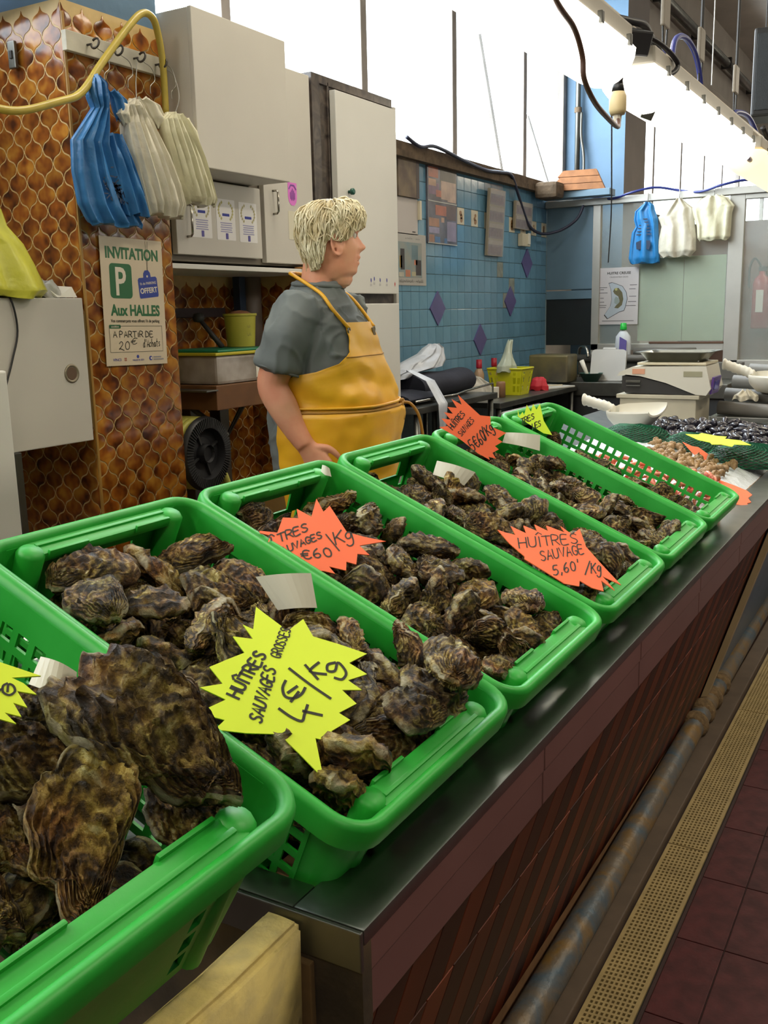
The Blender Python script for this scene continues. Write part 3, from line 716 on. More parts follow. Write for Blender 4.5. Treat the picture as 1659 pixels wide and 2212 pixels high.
def oyster_mesh(seed, na=52, nr=18, W=.30, bend=.1, T=1.0, m=None, plates=None, wild=1.25):
    """one oyster, unit length along x, hinge at -x; two valves with stepped, frilled growth plates"""
    rnd = random.Random(seed); off = Vector((rnd.uniform(0, 90), rnd.uniform(0, 90), rnd.uniform(0, 90)))
    nz = noise.noise
    def outline(th):
        c, s = math.cos(th), math.sin(th)
        x = .5*c; y = W*s*(1+.34*c)
        y += bend*(x*x*2.2-.25)
        q = 1 + wild*(.16*nz(off+Vector((c*1.4, s*1.4, 0))) + .09*nz(off+Vector((c*3.5, s*3.5, 3))) + .035*nz(off+Vector((c*9, s*9, 6))))
        return Vector((x*q, y*q, 0))
    O = [outline(2*math.pi*k/na) for k in range(na)]
    hinge = Vector((-.40, bend*.1, 0)); cen = Vector((.02, 0, 0))
    AO = [math.atan2(o.y-cen.y, o.x-cen.x) for o in O]
    nl = plates or rnd.choice((5, 6, 7)); ph = rnd.random(); tw = rnd.uniform(-.10, .10)
    ang = [2*math.pi*k/na for k in range(na)]
    frill = [wild*.055*nz(off+Vector((math.cos(a)*2.2, math.sin(a)*2.2, 9))) + wild*.034*nz(off+Vector((math.cos(a)*7, math.sin(a)*7, 5))) for a in ang]
    verts = []; ring = []
    def rho(p):
        d = p-cen; a = math.atan2(d.y, d.x)
        k = min(range(na), key=lambda i: abs((AO[i]-a+math.pi) % (2*math.pi)-math.pi))
        return min(1.0, d.length/max(1e-6, (O[k]-cen).length))
    def valve(top):
        rows = []
        for i in range(nr+1):
            r = (i/nr)**.8; row = []
            for k in range(na):
                p = hinge.lerp(O[k], r); rh = rho(p); a = ang[k]; c, s = math.cos(a), math.sin(a)
                g = r*nl + ph + .5*nz(off+Vector((c*1.6, s*1.6, 2))) + .22*nz(off+Vector((c*5, s*5, 1)))
                f = g-math.floor(g); lv = math.floor(g)
                edge = min(1, (1-rh)*4.5); dome = (1-rh**2.1)
                rough = wild*(nz(off+p*4)*.045 + nz(off+p*11+Vector((0, 0, 7)))*.026 + nz(off+p*26)*.012)
                # each plate lifts towards its own ragged edge, then drops
                lam = wild*(f**2.5)*(.036+.024*nz(off+Vector((c*4, s*4, lv*3.1))))*(.35+.65*r)
                if i == nr: lam = 0
                warp = tw*p.x*p.y*3 + .05*nz(off+p*1.5)
                if top: z = .010 + .095*T*dome**.75 + lam*(.35+.65*edge) + rough*(.25+.75*edge) + frill[k]*rh**3 + warp
                else:
                    rib = .024*math.sin(a*8+ph*6+2*nz(off+p*3))*dome
                    z = -.010 - .16*T*dome**.6 - lam*(.35+.65*edge) - rib + rough*(.25+.75*edge) + frill[k]*rh**3 + warp
                grow = 1 + (.05*(f-.4)*edge if i < nr else 0)
                row.append(len(verts)); verts.append(Vector((cen.x+(p.x-cen.x)*grow, p.y*grow, z))); ring.append(r)
            rows.append(row)
        return rows
    A = valve(True); B = valve(False); fs = []
    for i in range(nr):
        for k in range(na):
            j = (k+1) % na
            fs.append((A[i][k], A[i][j], A[i+1][j], A[i+1][k])); fs.append((B[i][k], B[i+1][k], B[i+1][j], B[i][j]))
    for k in range(na):
        j = (k+1) % na; fs.append((A[nr][k], A[nr][j], B[nr][j], B[nr][k]))
    me = bpy.data.meshes.new('oyster'); me.from_pydata([tuple(v) for v in verts], [], fs); me.update()
    a = me.attributes.new('ring', 'FLOAT', 'POINT'); a.data.foreach_set('value', ring)
    bm = bmesh.new(); bm.from_mesh(me); bmesh.ops.recalc_face_normals(bm, faces=bm.faces[:]); bm.to_mesh(me); bm.free()
    me.polygons.foreach_set('use_smooth', [True]*len(me.polygons)); me.set_sharp_from_angle(angle=R(38))
    me.materials.append(m or M_oy)
    return me
OYV = [oyster_mesh(11+k, 52, 18, W=(.27, .31, .24, .34, .29, .26, .32, .28)[k], bend=(.1, -.12, .2, .02, -.2, .15, -.05, .08)[k], T=(1, 1.1, .9, 1.2, 1, .85, 1.1, 1.)[k]*1.1, m=(M_oy, M_oy, M_oy2)[k % 3]) for k in range(8)]

# resting places of the oysters (variant, length, x, y, z, rotation), crate by crate
OYDATA = {
0: [(2,.1346,-.9576,.3532,1.0879,.559,.152,-.33), (2,.1377,-.9017,.3861,1.0471,2.63,.107,-.966), (3,.1523,-.7946,.3373,1.0288,.717,-.451,2.416), (5,.1389,-.6585,.3936,.9561,.707,.189,1.333), (0,.1359,-.5855,.3507,.9159,2.588,.081,-1.226), (3,.1226,-.9775,.5599,1.0932,-.261,.46,-.36), (1,.1243,-.8412,.5561,1.0335,.231,-.432,2.09), (5,.1534,-.7599,.5275,1.0001,.416,.209,1.737), (7,.1201,-.6917,.5731,.9588,3.06,.39,-.761), (1,.1263,-.5994,.5441,.9308,.686,.011,.872), (1,.1259,-.9745,.3178,1.1055,-.72,3.03,-.14), (3,.1342,-.8737,.4641,1.0512,.225,-.153,2.138), (3,.1528,-.7202,.3702,1.0064,1.337,.111,1.846), (4,.1218,-.6188,.3305,.9478,2.79,-.339,1.058), (0,.1533,-.9583,.4854,1.1059,-1.068,-.017,-2.67), (7,.1308,-.8042,.5098,1.0548,-.265,.211,-1.236), (0,.1293,-.7094,.5579,1.0152,-.834,.253,-.858), (2,.1247,-.7054,.4808,.9602,2.766,.032,-1.541), (4,.1244,-.5784,.4925,.9239,-2.321,-.591,1.487), (6,.1271,-.9696,.4183,1.1048,-2.021,-.185,.047), (7,.1532,-.6133,.484,.9776,2.492,-.117,1.996)],
1: [(5,.1329,-.9559,.8282,1.0503,-.369,.477,-.824), (3,.0965,-.8645,.8177,1.0063,.28,.179,1.336), (3,.1202,-.7587,.8265,.9567,-.46,-2.708,.9), (2,.1066,-.674,.8145,.9129,-.332,-2.631,.399), (3,.1099,-.5724,.809,.8831,.064,-.32,2.828), (5,.1136,-.9501,1.001,1.043,.112,.652,.288), (4,.116,-.8501,1.0421,.9885,.339,-2.829,-.635), (5,.1011,-.7635,.9735,.9591,-.255,.598,-.643), (5,.1086,-.6879,1.0281,.9191,-2.422,-.159,1.625), (1,.0974,-.5791,1.0637,.8729,.093,-2.816,-.738), (5,.0959,-.9075,.8508,1.0524,1.306,.041,2.102), (3,.1109,-.8965,.9134,1.0169,.013,-2.873,-.836), (6,.1296,-.6666,.8516,.956,.558,1.001,1.967), (2,.1011,-.6478,.7935,.9328,-2.692,.364,.194), (5,.1194,-.5326,.8248,.9191,-.196,-.6,-1.44), (7,.131,-.9569,1.0658,1.0464,2.772,.357,.097), (6,.0975,-.8566,.9994,1.0088,-2.261,.32,-.281), (2,.1165,-.7439,1.0546,.9444,-.355,-2.766,.999), (5,.1191,-.6306,.9861,.9054,.42,.314,1.493), (2,.0991,-.5669,.9497,.8687,-2.644,.187,-.781), (5,.1009,-.8569,.8245,1.0422,-2.552,-.214,-1.335), (4,.1157,-.8128,.8636,1.0083,-.165,-.744,-1.406), (3,.1272,-.705,.9061,.9523,2.18,.139,.11), (0,.1266,-.5958,.8239,.9445,-.676,-.816,-1.593), (5,.1332,-.5345,.8517,.9317,.401,-2.297,1.357), (0,.1142,-.928,1.0388,1.0917,-.567,.258,-2.604), (3,.1141,-.8509,1.0611,1.0526,.007,-.369,2.698), (6,.1247,-.7136,.9819,.9748,.548,-.641,2.872), (2,.1195,-.6205,1.0085,.9448,.163,.111,-.194), (1,.1161,-.5585,1.0135,.8918,-.145,-2.748,-.999), (4,.115,-.8711,.8923,1.0618,-3.096,-.066,-.276), (7,.1215,-.8302,.9173,1.0115,.56,2.431,-1.526), (0,.1299,-.7627,.9278,1.0116,.477,2.479,1.388), (1,.1173,-.6033,.8917,.9119,.755,-1.998,.407), (3,.1027,-.5446,.9294,.9241,-1.861,.417,.984), (5,.1195,-.9368,.9687,1.0757,.64,-2.397,.15), (3,.123,-.774,1.061,1.0134,-.085,1.912,-.082), (2,.1117,-.6747,1.0051,.9764,-2.107,-.444,2.112), (1,.1309,-.6377,1.074,.9466,-1.196,.201,-.366), (3,.1249,-.5388,1.0482,.941,2.499,-.41,-1.603), (6,.1086,-.8793,.8086,1.0919,-.181,-.142,2.747), (0,.1104,-.7757,.8886,1.0453,1.863,-.149,1.907), (1,.0984,-.6452,.9232,.9849,2.286,-.755,-1.277), (4,.1112,-.5975,.9605,.9644,-2.422,.293,-1.211), (2,.112,-.5869,.9556,.9129,-1.365,-.556,.576), (1,.1056,-.9673,.923,1.0616,.045,.04,-2.812), (0,.1161,-.8466,.9971,1.0565,-.414,-2.817,.219), (4,.1162,-.6731,.9499,1.0139,2.285,.137,.359), (0,.0956,-.5934,1.0868,.9762,-.94,1.229,.257), (6,.1213,-.5149,1.0483,.9877,-2.549,.033,1.977), (3,.1283,-.9565,.8709,1.0987,-2.988,-.02,1.465), (1,.12,-.7059,.8769,1.0346,.042,.77,.097), (4,.119,-.7322,.8257,.993,2.815,.321,-.956), (5,.1339,-.6051,.8529,.9583,3.102,.323,.897), (6,.0984,-.5171,.9525,.9633,-.498,-2.85,1.288), (2,.111,-.8095,.9569,1.0309,1.183,-2.15,.709), (2,.1213,-.7302,1.0516,.9982,-2.114,.579,1.184), (2,.0968,-.6757,1.0641,.9942,-2.101,-.189,2.265), (4,.1065,-.9785,.8915,.9902,-.323,-.6,-2.672), (2,.1111,-.8634,.8389,.9326,-2.259,-.175,-1.611), (3,.1101,-.7911,.8255,.9099,-.148,-.596,2.986), (3,.1045,-.7265,.89,.8794,-.611,.017,-1.884), (1,.1168,-.6203,.8861,.8241,-.062,-2.703,-.099), (1,.1183,-.9878,1.0374,.9946,.203,.358,.478), (5,.1187,-.8998,1.0141,.9525,-.257,-.079,-2.503), (3,.1115,-.7935,1.0018,.9097,-.054,.477,.162), (0,.1149,-.6802,1.0182,.855,.292,-.325,2.348), (7,.1165,-.5937,.9984,.8176,.451,-.335,1.977), (6,.1115,-.9266,.8549,.9565,-2.684,.224,1.018), (1,.1133,-.8154,.9148,.9189,-.453,-.483,-2.248), (3,.1154,-.7355,.8144,.9083,.388,-2.2,-.735), (6,.1193,-.6686,.8279,.8632,-.225,.486,-1.268)],
2: [(7,.1034,-.97,1.2304,1.0602,-.342,-.167,-1.567), (5,.1016,-.862,1.2343,1.0141,-.389,.094,-2.004), (2,.0901,-.7746,1.2228,.9662,2.674,-.113,-1.48), (1,.1126,-.6597,1.227,.9326,-.313,.226,-.797), (6,.0934,-.5834,1.2177,.8858,.316,-2.81,-.661), (7,.0892,-.9669,1.4196,1.0541,2.392,-.093,-1.666), (3,.1119,-.8707,1.4008,1.0181,3.048,.401,.489), (7,.1011,-.7567,1.3701,.9709,.552,.016,1.926), (0,.0866,-.6764,1.4522,.9291,-.158,.351,-.415), (1,.1111,-.576,1.4679,.8974,-.354,.544,-.554), (1,.111,-.9428,1.3061,1.0494,2.492,.475,-.671), (0,.0964,-.8157,1.2477,.9902,2.351,.135,-1.33), (4,.1039,-.7494,1.2991,.9709,.641,-.421,-2.341), (3,.102,-.6753,1.3035,.9413,-.45,.106,.254), (5,.0892,-.6171,1.2924,.9079,-.533,-.068,-1.568), (4,.1134,-.9266,1.4505,1.0465,-2.317,.213,1.825), (0,.114,-.8213,1.3475,.9966,2.342,-.108,-2.095), (1,.087,-.7643,1.4773,.9715,-.071,.424,-.166), (4,.1082,-.6209,1.4075,.9153,1.462,.176,.152), (1,.0899,-.5377,1.4463,.9162,-.632,.246,-1.737), (1,.0902,-.9011,1.341,1.0342,1.984,.226,-.443), (6,.1013,-.787,1.3033,1.0137,-.473,-.441,-2.368), (4,.0869,-.7307,1.2302,.9577,2.63,.722,-.615), (0,.1054,-.6473,1.2297,.9732,-.998,-.231,-1.758), (7,.1113,-.5674,1.2988,.897,.404,.781,.656), (3,.086,-.9278,1.3658,1.0692,.18,-2.907,.474), (1,.095,-.7706,1.3756,1.0214,-.887,.202,-.915), (2,.0882,-.7063,1.3957,.9437,.623,-.066,2.011), (1,.0872,-.6509,1.3652,.9268,1.061,.223,.439), (1,.0921,-.5577,1.3744,.8848,.163,-.016,.864), (1,.1006,-.8697,1.2805,1.0461,-1.608,-.518,-2.564), (4,.089,-.829,1.2017,1.0329,-.212,.109,.367), (4,.114,-.6931,1.2419,.9897,1.97,.109,1.661), (6,.0979,-.6007,1.2553,.9751,2.59,-1.296,.476), (5,.0971,-.5337,1.2261,.8942,-.94,-.225,-1.678), (2,.1133,-.9744,1.4725,1.083,.697,.293,-2.361), (6,.0913,-.8015,1.4427,.994,-.983,.098,-.56), (5,.1079,-.6655,1.4277,.962,-.079,-.157,1.369), (3,.0853,-.6016,1.3643,.9234,1.937,-.23,-2.034), (6,.1045,-.58,1.4587,.9545,.091,.076,2.275), (4,.0911,-.907,1.216,1.0341,-2.921,-.156,-.675), (4,.1055,-.8412,1.235,1.0598,.352,-.5,-1.867), (4,.0935,-.6749,1.2973,.9963,-1.083,-.701,1.608), (0,.1014,-.5934,1.2068,.9477,.58,.761,.508), (2,.0952,-.5168,1.2248,.929,-.257,-.193,-1.688), (0,.1104,-.8791,1.4564,1.0671,2.014,.162,-1.138), (6,.1116,-.7696,1.4751,1.0181,.521,-3.014,.273), (5,.0928,-.7279,1.4282,.9731,-.258,-2.673,1.072), (5,.1051,-.6381,1.3738,.9683,-2.667,-.209,1.245), (5,.0935,-.5503,1.3884,.9241,-.017,-2.399,-.355), (0,.0944,-.9315,1.2499,1.0806,2.329,.342,-1.521), (6,.1103,-.7708,1.2618,1.0261,-.089,-.745,2.94), (4,.0975,-.693,1.3646,.9657,-2.921,.194,-1.463), (4,.0926,-.6021,1.3037,.952,2.054,.525,.494), (7,.0943,-.5266,1.2838,.9253,1.813,.873,1.363), (3,.0853,-.8342,1.3537,1.0405,-3.131,.039,-.019), (2,.1016,-.8444,1.4826,1.0346,-2.169,-.687,-.602), (7,.0957,-.7059,1.4787,.9859,2.364,.034,.316), (0,.0923,-.6571,1.4871,.9254,1.446,-2.515,-.256), (6,.086,-.5408,1.3422,.9218,-.864,-.372,-.153), (1,.0867,-.9769,1.2542,1.1009,-2.299,.274,1.533), (6,.1003,-.7569,1.2086,1.0088,-1.695,-.502,.588), (4,.0981,-.7092,1.3907,1.005,-3.084,.151,-.261), (0,.0923,-.5653,1.2782,.9517,-1.634,.244,1.181)],
3: [(3,.0978,-.9695,1.6867,1.0656,.131,.447,.499), (7,.0878,-.8668,1.7154,1.0132,-.253,-.413,-2.288), (2,.087,-.7822,1.7039,.9773,.626,.063,1.403), (0,.089,-.6818,1.7092,.9356,-.881,-.253,-1.774), (6,.0918,-.5723,1.6869,.8819,-2.692,.154,1.203), (3,.0877,-.961,1.8446,1.059,-.349,-.269,-2.534), (6,.0975,-.8336,1.8596,1.0055,.084,-.492,-2.819), (2,.101,-.7672,1.8473,.9737,-.513,-.197,-2.174), (4,.0885,-.6501,1.881,.924,1.607,-.384,2.003), (2,.0806,-.5803,1.8112,.8888,.684,-.025,2.014), (5,.0965,-.9185,1.6433,1.0307,3.066,.297,-.054), (0,.1085,-.8251,1.6489,.9995,.403,-.126,1.794), (5,.1088,-.7373,1.6419,.9626,-.363,.046,-2.128), (1,.0986,-.6349,1.6794,.9103,-2.833,-.041,1.587), (4,.0956,-.5507,1.6366,.8824,1.238,-.421,-1.938), (2,.0818,-.9522,1.7871,1.0498,-.381,-.35,-2.355), (0,.0977,-.8008,1.773,.9898,-.49,3.09,.787), (2,.0909,-.7272,1.8314,.9595,3.127,.851,-.237), (0,.1091,-.6208,1.8106,.9151,-3.017,-.229,1.241), (6,.0995,-.57,1.8646,.8907,2.508,.047,-.657), (2,.0824,-.9175,1.6014,1.0396,1.405,.165,.062), (3,.0895,-.804,1.6712,1.0352,.526,.207,1.947), (5,.0977,-.7627,1.6799,.9983,.805,.179,1.461), (6,.0811,-.6665,1.628,.9291,.344,-.418,2.143), (3,.081,-.5377,1.7384,.8921,-1.439,-1.145,-1.015), (1,.1057,-.9093,1.7587,1.0407,-.42,-.515,-2.364), (3,.1069,-.8058,1.8869,1.0244,2.682,.625,-.146), (0,.0957,-.736,1.9014,.9751,1.732,.95,-.277), (7,.1043,-.6579,1.8278,.95,2.896,-.61,.8), (4,.1077,-.5612,1.896,.922,1.872,.009,-.143), (4,.0874,-.9949,1.631,1.0901,1.354,.54,-1.743), (2,.0814,-.773,1.6153,.996,-.632,-2.838,.387), (2,.0894,-.7228,1.7311,.9528,-.429,-.036,1.357), (1,.0838,-.6558,1.7192,.9522,.664,-3.033,-.905), (6,.0991,-.5835,1.7531,.9176,-1.148,.443,1.917), (6,.0938,-.9369,1.8023,1.079,-.148,-.741,-2.496), (0,.1081,-.8933,1.8745,1.0467,-2.433,-.561,1.331), (6,.1,-.6934,1.8728,.9786,-2.064,-.066,1.366), (6,.0813,-.6823,1.7844,.9528,.078,2.418,.837), (1,.0808,-.5333,1.8438,.92,.213,-3.039,-1.067), (3,.0832,-.907,1.6934,1.0661,-.222,.565,-.909), (3,.11,-.7375,1.6634,1.0189,-2.697,.242,.927), (5,.0967,-.6582,1.6691,.9677,1.57,.214,-.088), (6,.1007,-.5972,1.694,.9503,-1.016,.86,-.785), (2,.0849,-.5417,1.6806,.9162,-.162,.034,-.727), (2,.088,-.9677,1.8942,1.0505,-2.841,.288,.382), (4,.1001,-.7297,1.8659,1.0138,-.192,-2.781,-1.359), (4,.0944,-.7287,1.7875,.9797,1.134,-.481,-.587), (7,.101,-.6163,1.8851,.962,.376,.183,-.73), (1,.1057,-.5508,1.8101,.9412,-.768,-2.705,-.774), (1,.1088,-.8398,1.6381,1.0436,-2.195,.085,-1.08), (0,.107,-.8082,1.7423,1.0245,-2.938,-.074,-.339), (1,.0879,-.6973,1.6328,.9715,-3.04,.454,-.072), (5,.0931,-.6032,1.6297,.9095,2.726,.67,-1.263), (1,.1065,-.5419,1.6406,.9285,2.943,.234,-1.418), (5,.1004,-.8862,1.8212,1.0498,.616,-1.873,-.932), (1,.1026,-.7492,1.7919,1.0273,.302,-.113,-1.405), (4,.1004,-.733,1.7532,.9847,-2.381,-.586,-.545), (7,.0837,-.6279,1.7837,.9461,.089,2.77,1.177), (2,.0937,-.5361,1.7877,.8857,-2.336,.242,1.893), (6,.0908,-.8611,1.7199,1.0637,.897,.859,1.799), (5,.1063,-.8458,1.7734,1.0585,-.467,.094,-.072), (2,.0881,-.6456,1.6079,.9523,3.102,1.032,.086), (6,.1001,-.5885,1.7624,.9684,-2.889,.057,.51), (2,.0971,-.5993,1.6199,.9464,.154,-2.484,-.816), (6,.0895,-.8296,1.8059,1.0135,-1.077,-3.039,.516)],
4: [(3,.0826,-.9386,2.0577,1.0515,.293,.028,1.764), (0,.0805,-.8463,2.0567,1.0042,-3.002,.247,.624), (4,.095,-.7655,2.0426,.9849,-.69,.251,-1.548), (1,.0961,-.6667,2.0717,.927,2.787,.333,-.524), (4,.0752,-.5837,2.0916,.884,.086,-2.755,.036), (4,.0858,-.9753,2.2349,1.0556,-.22,-2.906,.911), (4,.088,-.8512,2.2593,1.002,3.011,.447,-.487), (7,.0819,-.7558,2.2696,.9744,1.265,.201,.908), (0,.0927,-.6709,2.2445,.9349,.63,-.383,2.168), (0,.0761,-.5628,2.3048,.8823,-.116,.429,-.281), (4,.083,-.9746,2.1036,1.0721,.079,.416,1.288), (3,.0974,-.8399,2.1169,1.0216,1.234,-.375,2.505), (7,.0792,-.7281,2.0785,.9572,.375,-.207,2.601), (3,.0778,-.6864,2.1258,.9461,.759,-.655,2.738), (3,.083,-.5789,2.1399,.9039,.212,.833,.88), (3,.081,-.9376,2.188,1.0505,-.456,.114,-1.462), (7,.0797,-.8826,2.2188,1.0215,.288,-.51,2.58), (5,.0763,-.7247,2.2495,.9542,-.721,-.09,-2.119), (0,.0874,-.6828,2.2032,.9401,-1.076,-.55,2.354), (7,.095,-.5432,2.2656,.8919,.57,-.628,1.363), (6,.0989,-.9782,2.1494,1.0784,2.849,-.356,-.973), (2,.0942,-.8678,2.1769,1.0166,.042,-2.952,.14), (6,.0982,-.717,2.0194,.9822,1.347,1.336,1.509), (6,.0969,-.6381,2.1371,.9237,2.281,.128,-1.266), (7,.0979,-.5628,2.0376,.8898,.662,-.236,1.391), (2,.076,-.9393,2.3027,1.0465,.339,.507,.224), (7,.0845,-.8022,2.1985,.9876,.313,.178,.636), (1,.0979,-.7258,2.1894,.9669,-.141,-.6,2.089), (3,.0909,-.6179,2.2155,.91,-2.449,-.003,1.464), (2,.0832,-.5382,2.1999,.8766,-.037,.143,-1.828), (1,.0886,-.9092,2.1144,1.0417,-.235,.721,.065), (5,.0807,-.8142,2.1604,.9977,-1.131,-2.32,.199), (7,.0946,-.7468,2.1263,.9764,.332,.193,2.419), (4,.0943,-.6138,2.0984,.9432,2.342,.312,-1.787), (2,.0821,-.5333,2.022,.8893,-1.917,-.638,1.389), (2,.0832,-.9187,2.2504,1.0495,.327,-2.516,1.556), (1,.095,-.7987,2.2919,.9984,-.383,-.712,-2.388), (1,.094,-.662,2.1623,.9684,-2.916,-.911,-.162), (4,.0963,-.6047,2.2969,.9269,-1.248,-.081,-2.926), (5,.0884,-.5721,2.2089,.9002,-1.607,.268,1.583), (7,.0853,-.9593,2.0107,1.0609,.878,-.693,2.748), (6,.0906,-.8129,2.0274,1.0093,-1.29,.075,-2.25), (4,.0978,-.6789,2.0738,.9788,.326,-.068,1.083), (3,.0767,-.672,2.0076,.9484,2.487,1.118,.868), (4,.0755,-.5433,2.1217,.8845,-1.729,.422,1.324), (4,.0902,-.8711,2.2234,1.0445,-.377,-2.921,1.191), (1,.089,-.768,2.2282,1.0129,.223,.169,1.177), (7,.0877,-.7184,2.1756,.9978,.541,.251,-.499), (6,.0832,-.6488,2.2246,.962,2.659,.13,-.889), (2,.0771,-.59,2.2662,.9086,-.555,-2.123,1.37), (2,.0971,-.8742,2.0643,1.0306,2.726,-.24,.194), (2,.0958,-.7663,2.0281,1.0126,-.317,-2.801,.719), (6,.09,-.7653,2.1468,1.0099,-2.42,.231,1.969), (7,.0906,-.5989,2.0337,.9324,.626,-2.974,.888), (0,.0901,-.5363,2.1195,.9225,.324,-.12,2.411), (3,.076,-.8335,2.281,1.0489,-.056,-2.729,1.144), (0,.0768,-.8259,2.2194,1.0189,-1.298,-2.638,.759), (2,.0803,-.7008,2.3018,.9373,2.943,.299,-.118), (6,.0759,-.6677,2.2953,.9664,.515,-.28,-2.434), (3,.0926,-.5228,2.189,.9136,2.167,-.274,1.494), (6,.0987,-.8864,2.0259,1.0463,.23,2.276,2.161), (6,.0816,-.8002,2.1191,1.0076,1.656,.785,-.971), (2,.0905,-.598,2.1721,.9412,-.819,.165,-.309), (5,.0752,-.6089,2.0153,.9025,.204,-.098,2.623), (5,.0824,-.5574,2.0115,.9305,.557,.202,-3.027), (0,.0939,-.8672,2.3065,1.0283,-1.784,-2.362,.196)],
5: [(3,.0624,-.9495,2.4215,1.0333,-.311,-2.635,.563), (6,.0678,-.8536,2.5033,.998,-.47,.218,-1.193), (3,.0702,-.7687,2.4805,.9624,-.557,-.066,-2.071), (1,.0748,-.7008,2.4886,.9264,2.563,-.18,-1.928), (7,.0731,-.559,2.4589,.8675,.38,.117,.853), (3,.058,-.9431,2.6298,1.0346,-.26,.459,-.36), (6,.0577,-.8586,2.5727,.9974,.198,.46,.449), (3,.0612,-.7639,2.6229,.9575,-.255,.46,-.347), (3,.0619,-.6481,2.5973,.9027,-2.666,.031,1.39), (6,.0585,-.6075,2.6044,.8829,2.8,-.007,-1.583), (4,.0573,-.8894,2.4951,1.0118,-.5,-.454,-2.09), (7,.0631,-.9043,2.409,1.0143,2.89,.38,.188), (5,.0581,-.7419,2.4621,.9398,2.676,-.134,-1.597), (5,.0627,-.6572,2.5035,.9037,-.425,-2.84,1.136), (3,.0562,-.589,2.5297,.8802,.151,-.267,2.527), (5,.0744,-.9354,2.5684,1.0342,.75,.006,1.67), (1,.0572,-.828,2.6531,.9786,2.7,.294,-.708), (6,.0713,-.7421,2.57,.9435,-2.953,.392,.304), (0,.0681,-.6176,2.6894,.8949,-1.763,-.47,-2.098), (3,.065,-.5794,2.6305,.8806,-1.938,-.083,1.438), (1,.0699,-.9058,2.5354,1.0145,-2.86,.115,1.22), (5,.0711,-.8535,2.4458,.9901,-2.696,.263,.351), (1,.0589,-.7673,2.5301,.9586,.644,-2.382,-.415), (5,.0714,-.6594,2.4486,.9118,-.344,.522,-.974), (4,.0583,-.5412,2.5244,.859,2.426,-.09,1.19), (4,.0605,-.9051,2.6001,1.01,-2.638,.106,1.384), (3,.0708,-.861,2.6201,1.0072,.318,.455,1.392), (1,.0709,-.7389,2.6773,.9426,2.781,.156,-1.042), (2,.0554,-.6999,2.6169,.921,-2.632,.131,1.042), (1,.0575,-.5754,2.7037,.875,-.408,.589,-.549), (2,.0681,-.977,2.462,1.0477,-1.084,-.136,1.443), (4,.0699,-.7993,2.4274,.9696,-.054,-2.948,-1.513), (2,.0601,-.7557,2.4161,.9458,.495,-2.811,-1.001), (2,.0617,-.6388,2.5526,.9007,.097,-.271,-2.749), (5,.0609,-.5875,2.4822,.8735,-2.982,.132,.892), (2,.0595,-.9739,2.6004,1.0453,.04,-.32,2.375), (4,.0633,-.8038,2.6987,.9763,-.499,-.028,-1.047), (7,.0724,-.6958,2.6814,.9252,3.07,.203,-1.069), (4,.065,-.6016,2.6666,.8883,-2.065,-.23,1.046), (2,.0715,-.5749,2.5641,.8736,-1.7,.23,-.25), (5,.0625,-.9762,2.5372,1.0473,.266,.583,.71), (2,.0704,-.803,2.5026,.9678,-2.602,.001,1.335), (5,.0747,-.6783,2.5513,.9221,.04,-2.989,.447), (5,.0665,-.6223,2.5029,.889,3.058,.003,-1.249), (5,.0562,-.5399,2.433,.8645,-2.445,-.618,1.345), (4,.0707,-.8788,2.6752,1.01,.209,-.54,3.096), (7,.0639,-.842,2.701,.9917,.342,.021,-.703), (5,.0694,-.71,2.6294,.9412,-2.328,-.006,-2.197), (2,.0651,-.6519,2.6606,.904,.194,3.069,-1.42), (3,.0741,-.5506,2.6034,.875,2.084,.795,-1.139), (0,.0698,-.9377,2.5007,1.0315,-.372,.138,-1.171), (6,.0597,-.8144,2.5835,.9814,-1.06,-.447,-2.014), (6,.0731,-.6685,2.4077,.9259,1.496,-2.355,-.289), (5,.0737,-.6099,2.4283,.8893,2.916,.102,.555), (7,.0613,-.5712,2.4073,.8748,-2.164,-2.415,.013), (0,.0631,-.9855,2.7058,1.0535,-.958,-.566,2.583), (7,.0581,-.7866,2.5781,.9635,2.193,-.313,-2.09), (7,.0732,-.6545,2.71,.9145,-1.088,-2.522,-.099), (5,.0672,-.681,2.5994,.9243,-2.197,-.327,1.243), (2,.0663,-.5465,2.6521,.8613,.276,-.226,1.985)]}

ORD = 'first second third fourth fifth sixth seventh eighth ninth tenth eleventh twelfth thirteenth fourteenth fifteenth sixteenth seventeenth eighteenth nineteenth twentieth'.split()
OYIN = {0: 'the nearest crate', 1: 'the yellow-star crate', 2: 'the second full crate', 3: 'the third full crate', 4: 'the fourth full crate', 5: 'the farthest green crate'}
OYADJ = {0: 'huge dark oyster', 1: 'large brown oyster', 2: 'mottled brown oyster', 3: 'rough brown oyster', 4: 'craggy golden-brown oyster', 5: 'small oyster'}
OYGRP = {k: 'oysters in ' + OYIN[k] for k in range(6)}
for c in sorted(OYDATA):
    inv = CRATES[c].inverted(); L = [(inv @ Vector(r[2:5]), r) for r in OYDATA[c]]
    buried = [any((q.xy-p.xy).length < .055 and q.z > p.z+.02 for q, _ in L if q is not p) or c == 0 for p, _ in L]
    files = {-1: [], 0: [], 1: []}
    for i, (p, r) in enumerate(L):
        if not buried[i]: files[-1 if p.y < -.06 else 1 if p.y > .06 else 0].append((p.x, i))
    name = {}
    for f, l in files.items():
        for n_, (_, i) in enumerate(sorted(l)):
            name[i] = '%s, %s from the back %s of %s' % (OYADJ[c], ORD[min(n_, 19)], {-1: 'along the left side', 0: 'down the middle', 1: 'along the right side'}[f], OYIN[c])
    for i, (p, (v, s, x, y, z, a, b, g)) in enumerate(L):
        tag(inst('oyster', OYV[v], None, (x, y, z), (a, b, g), (s, s, s)), name.get(i, 'oyster half buried under the others in ' + OYIN[c]), 'oyster', OYGRP[c])

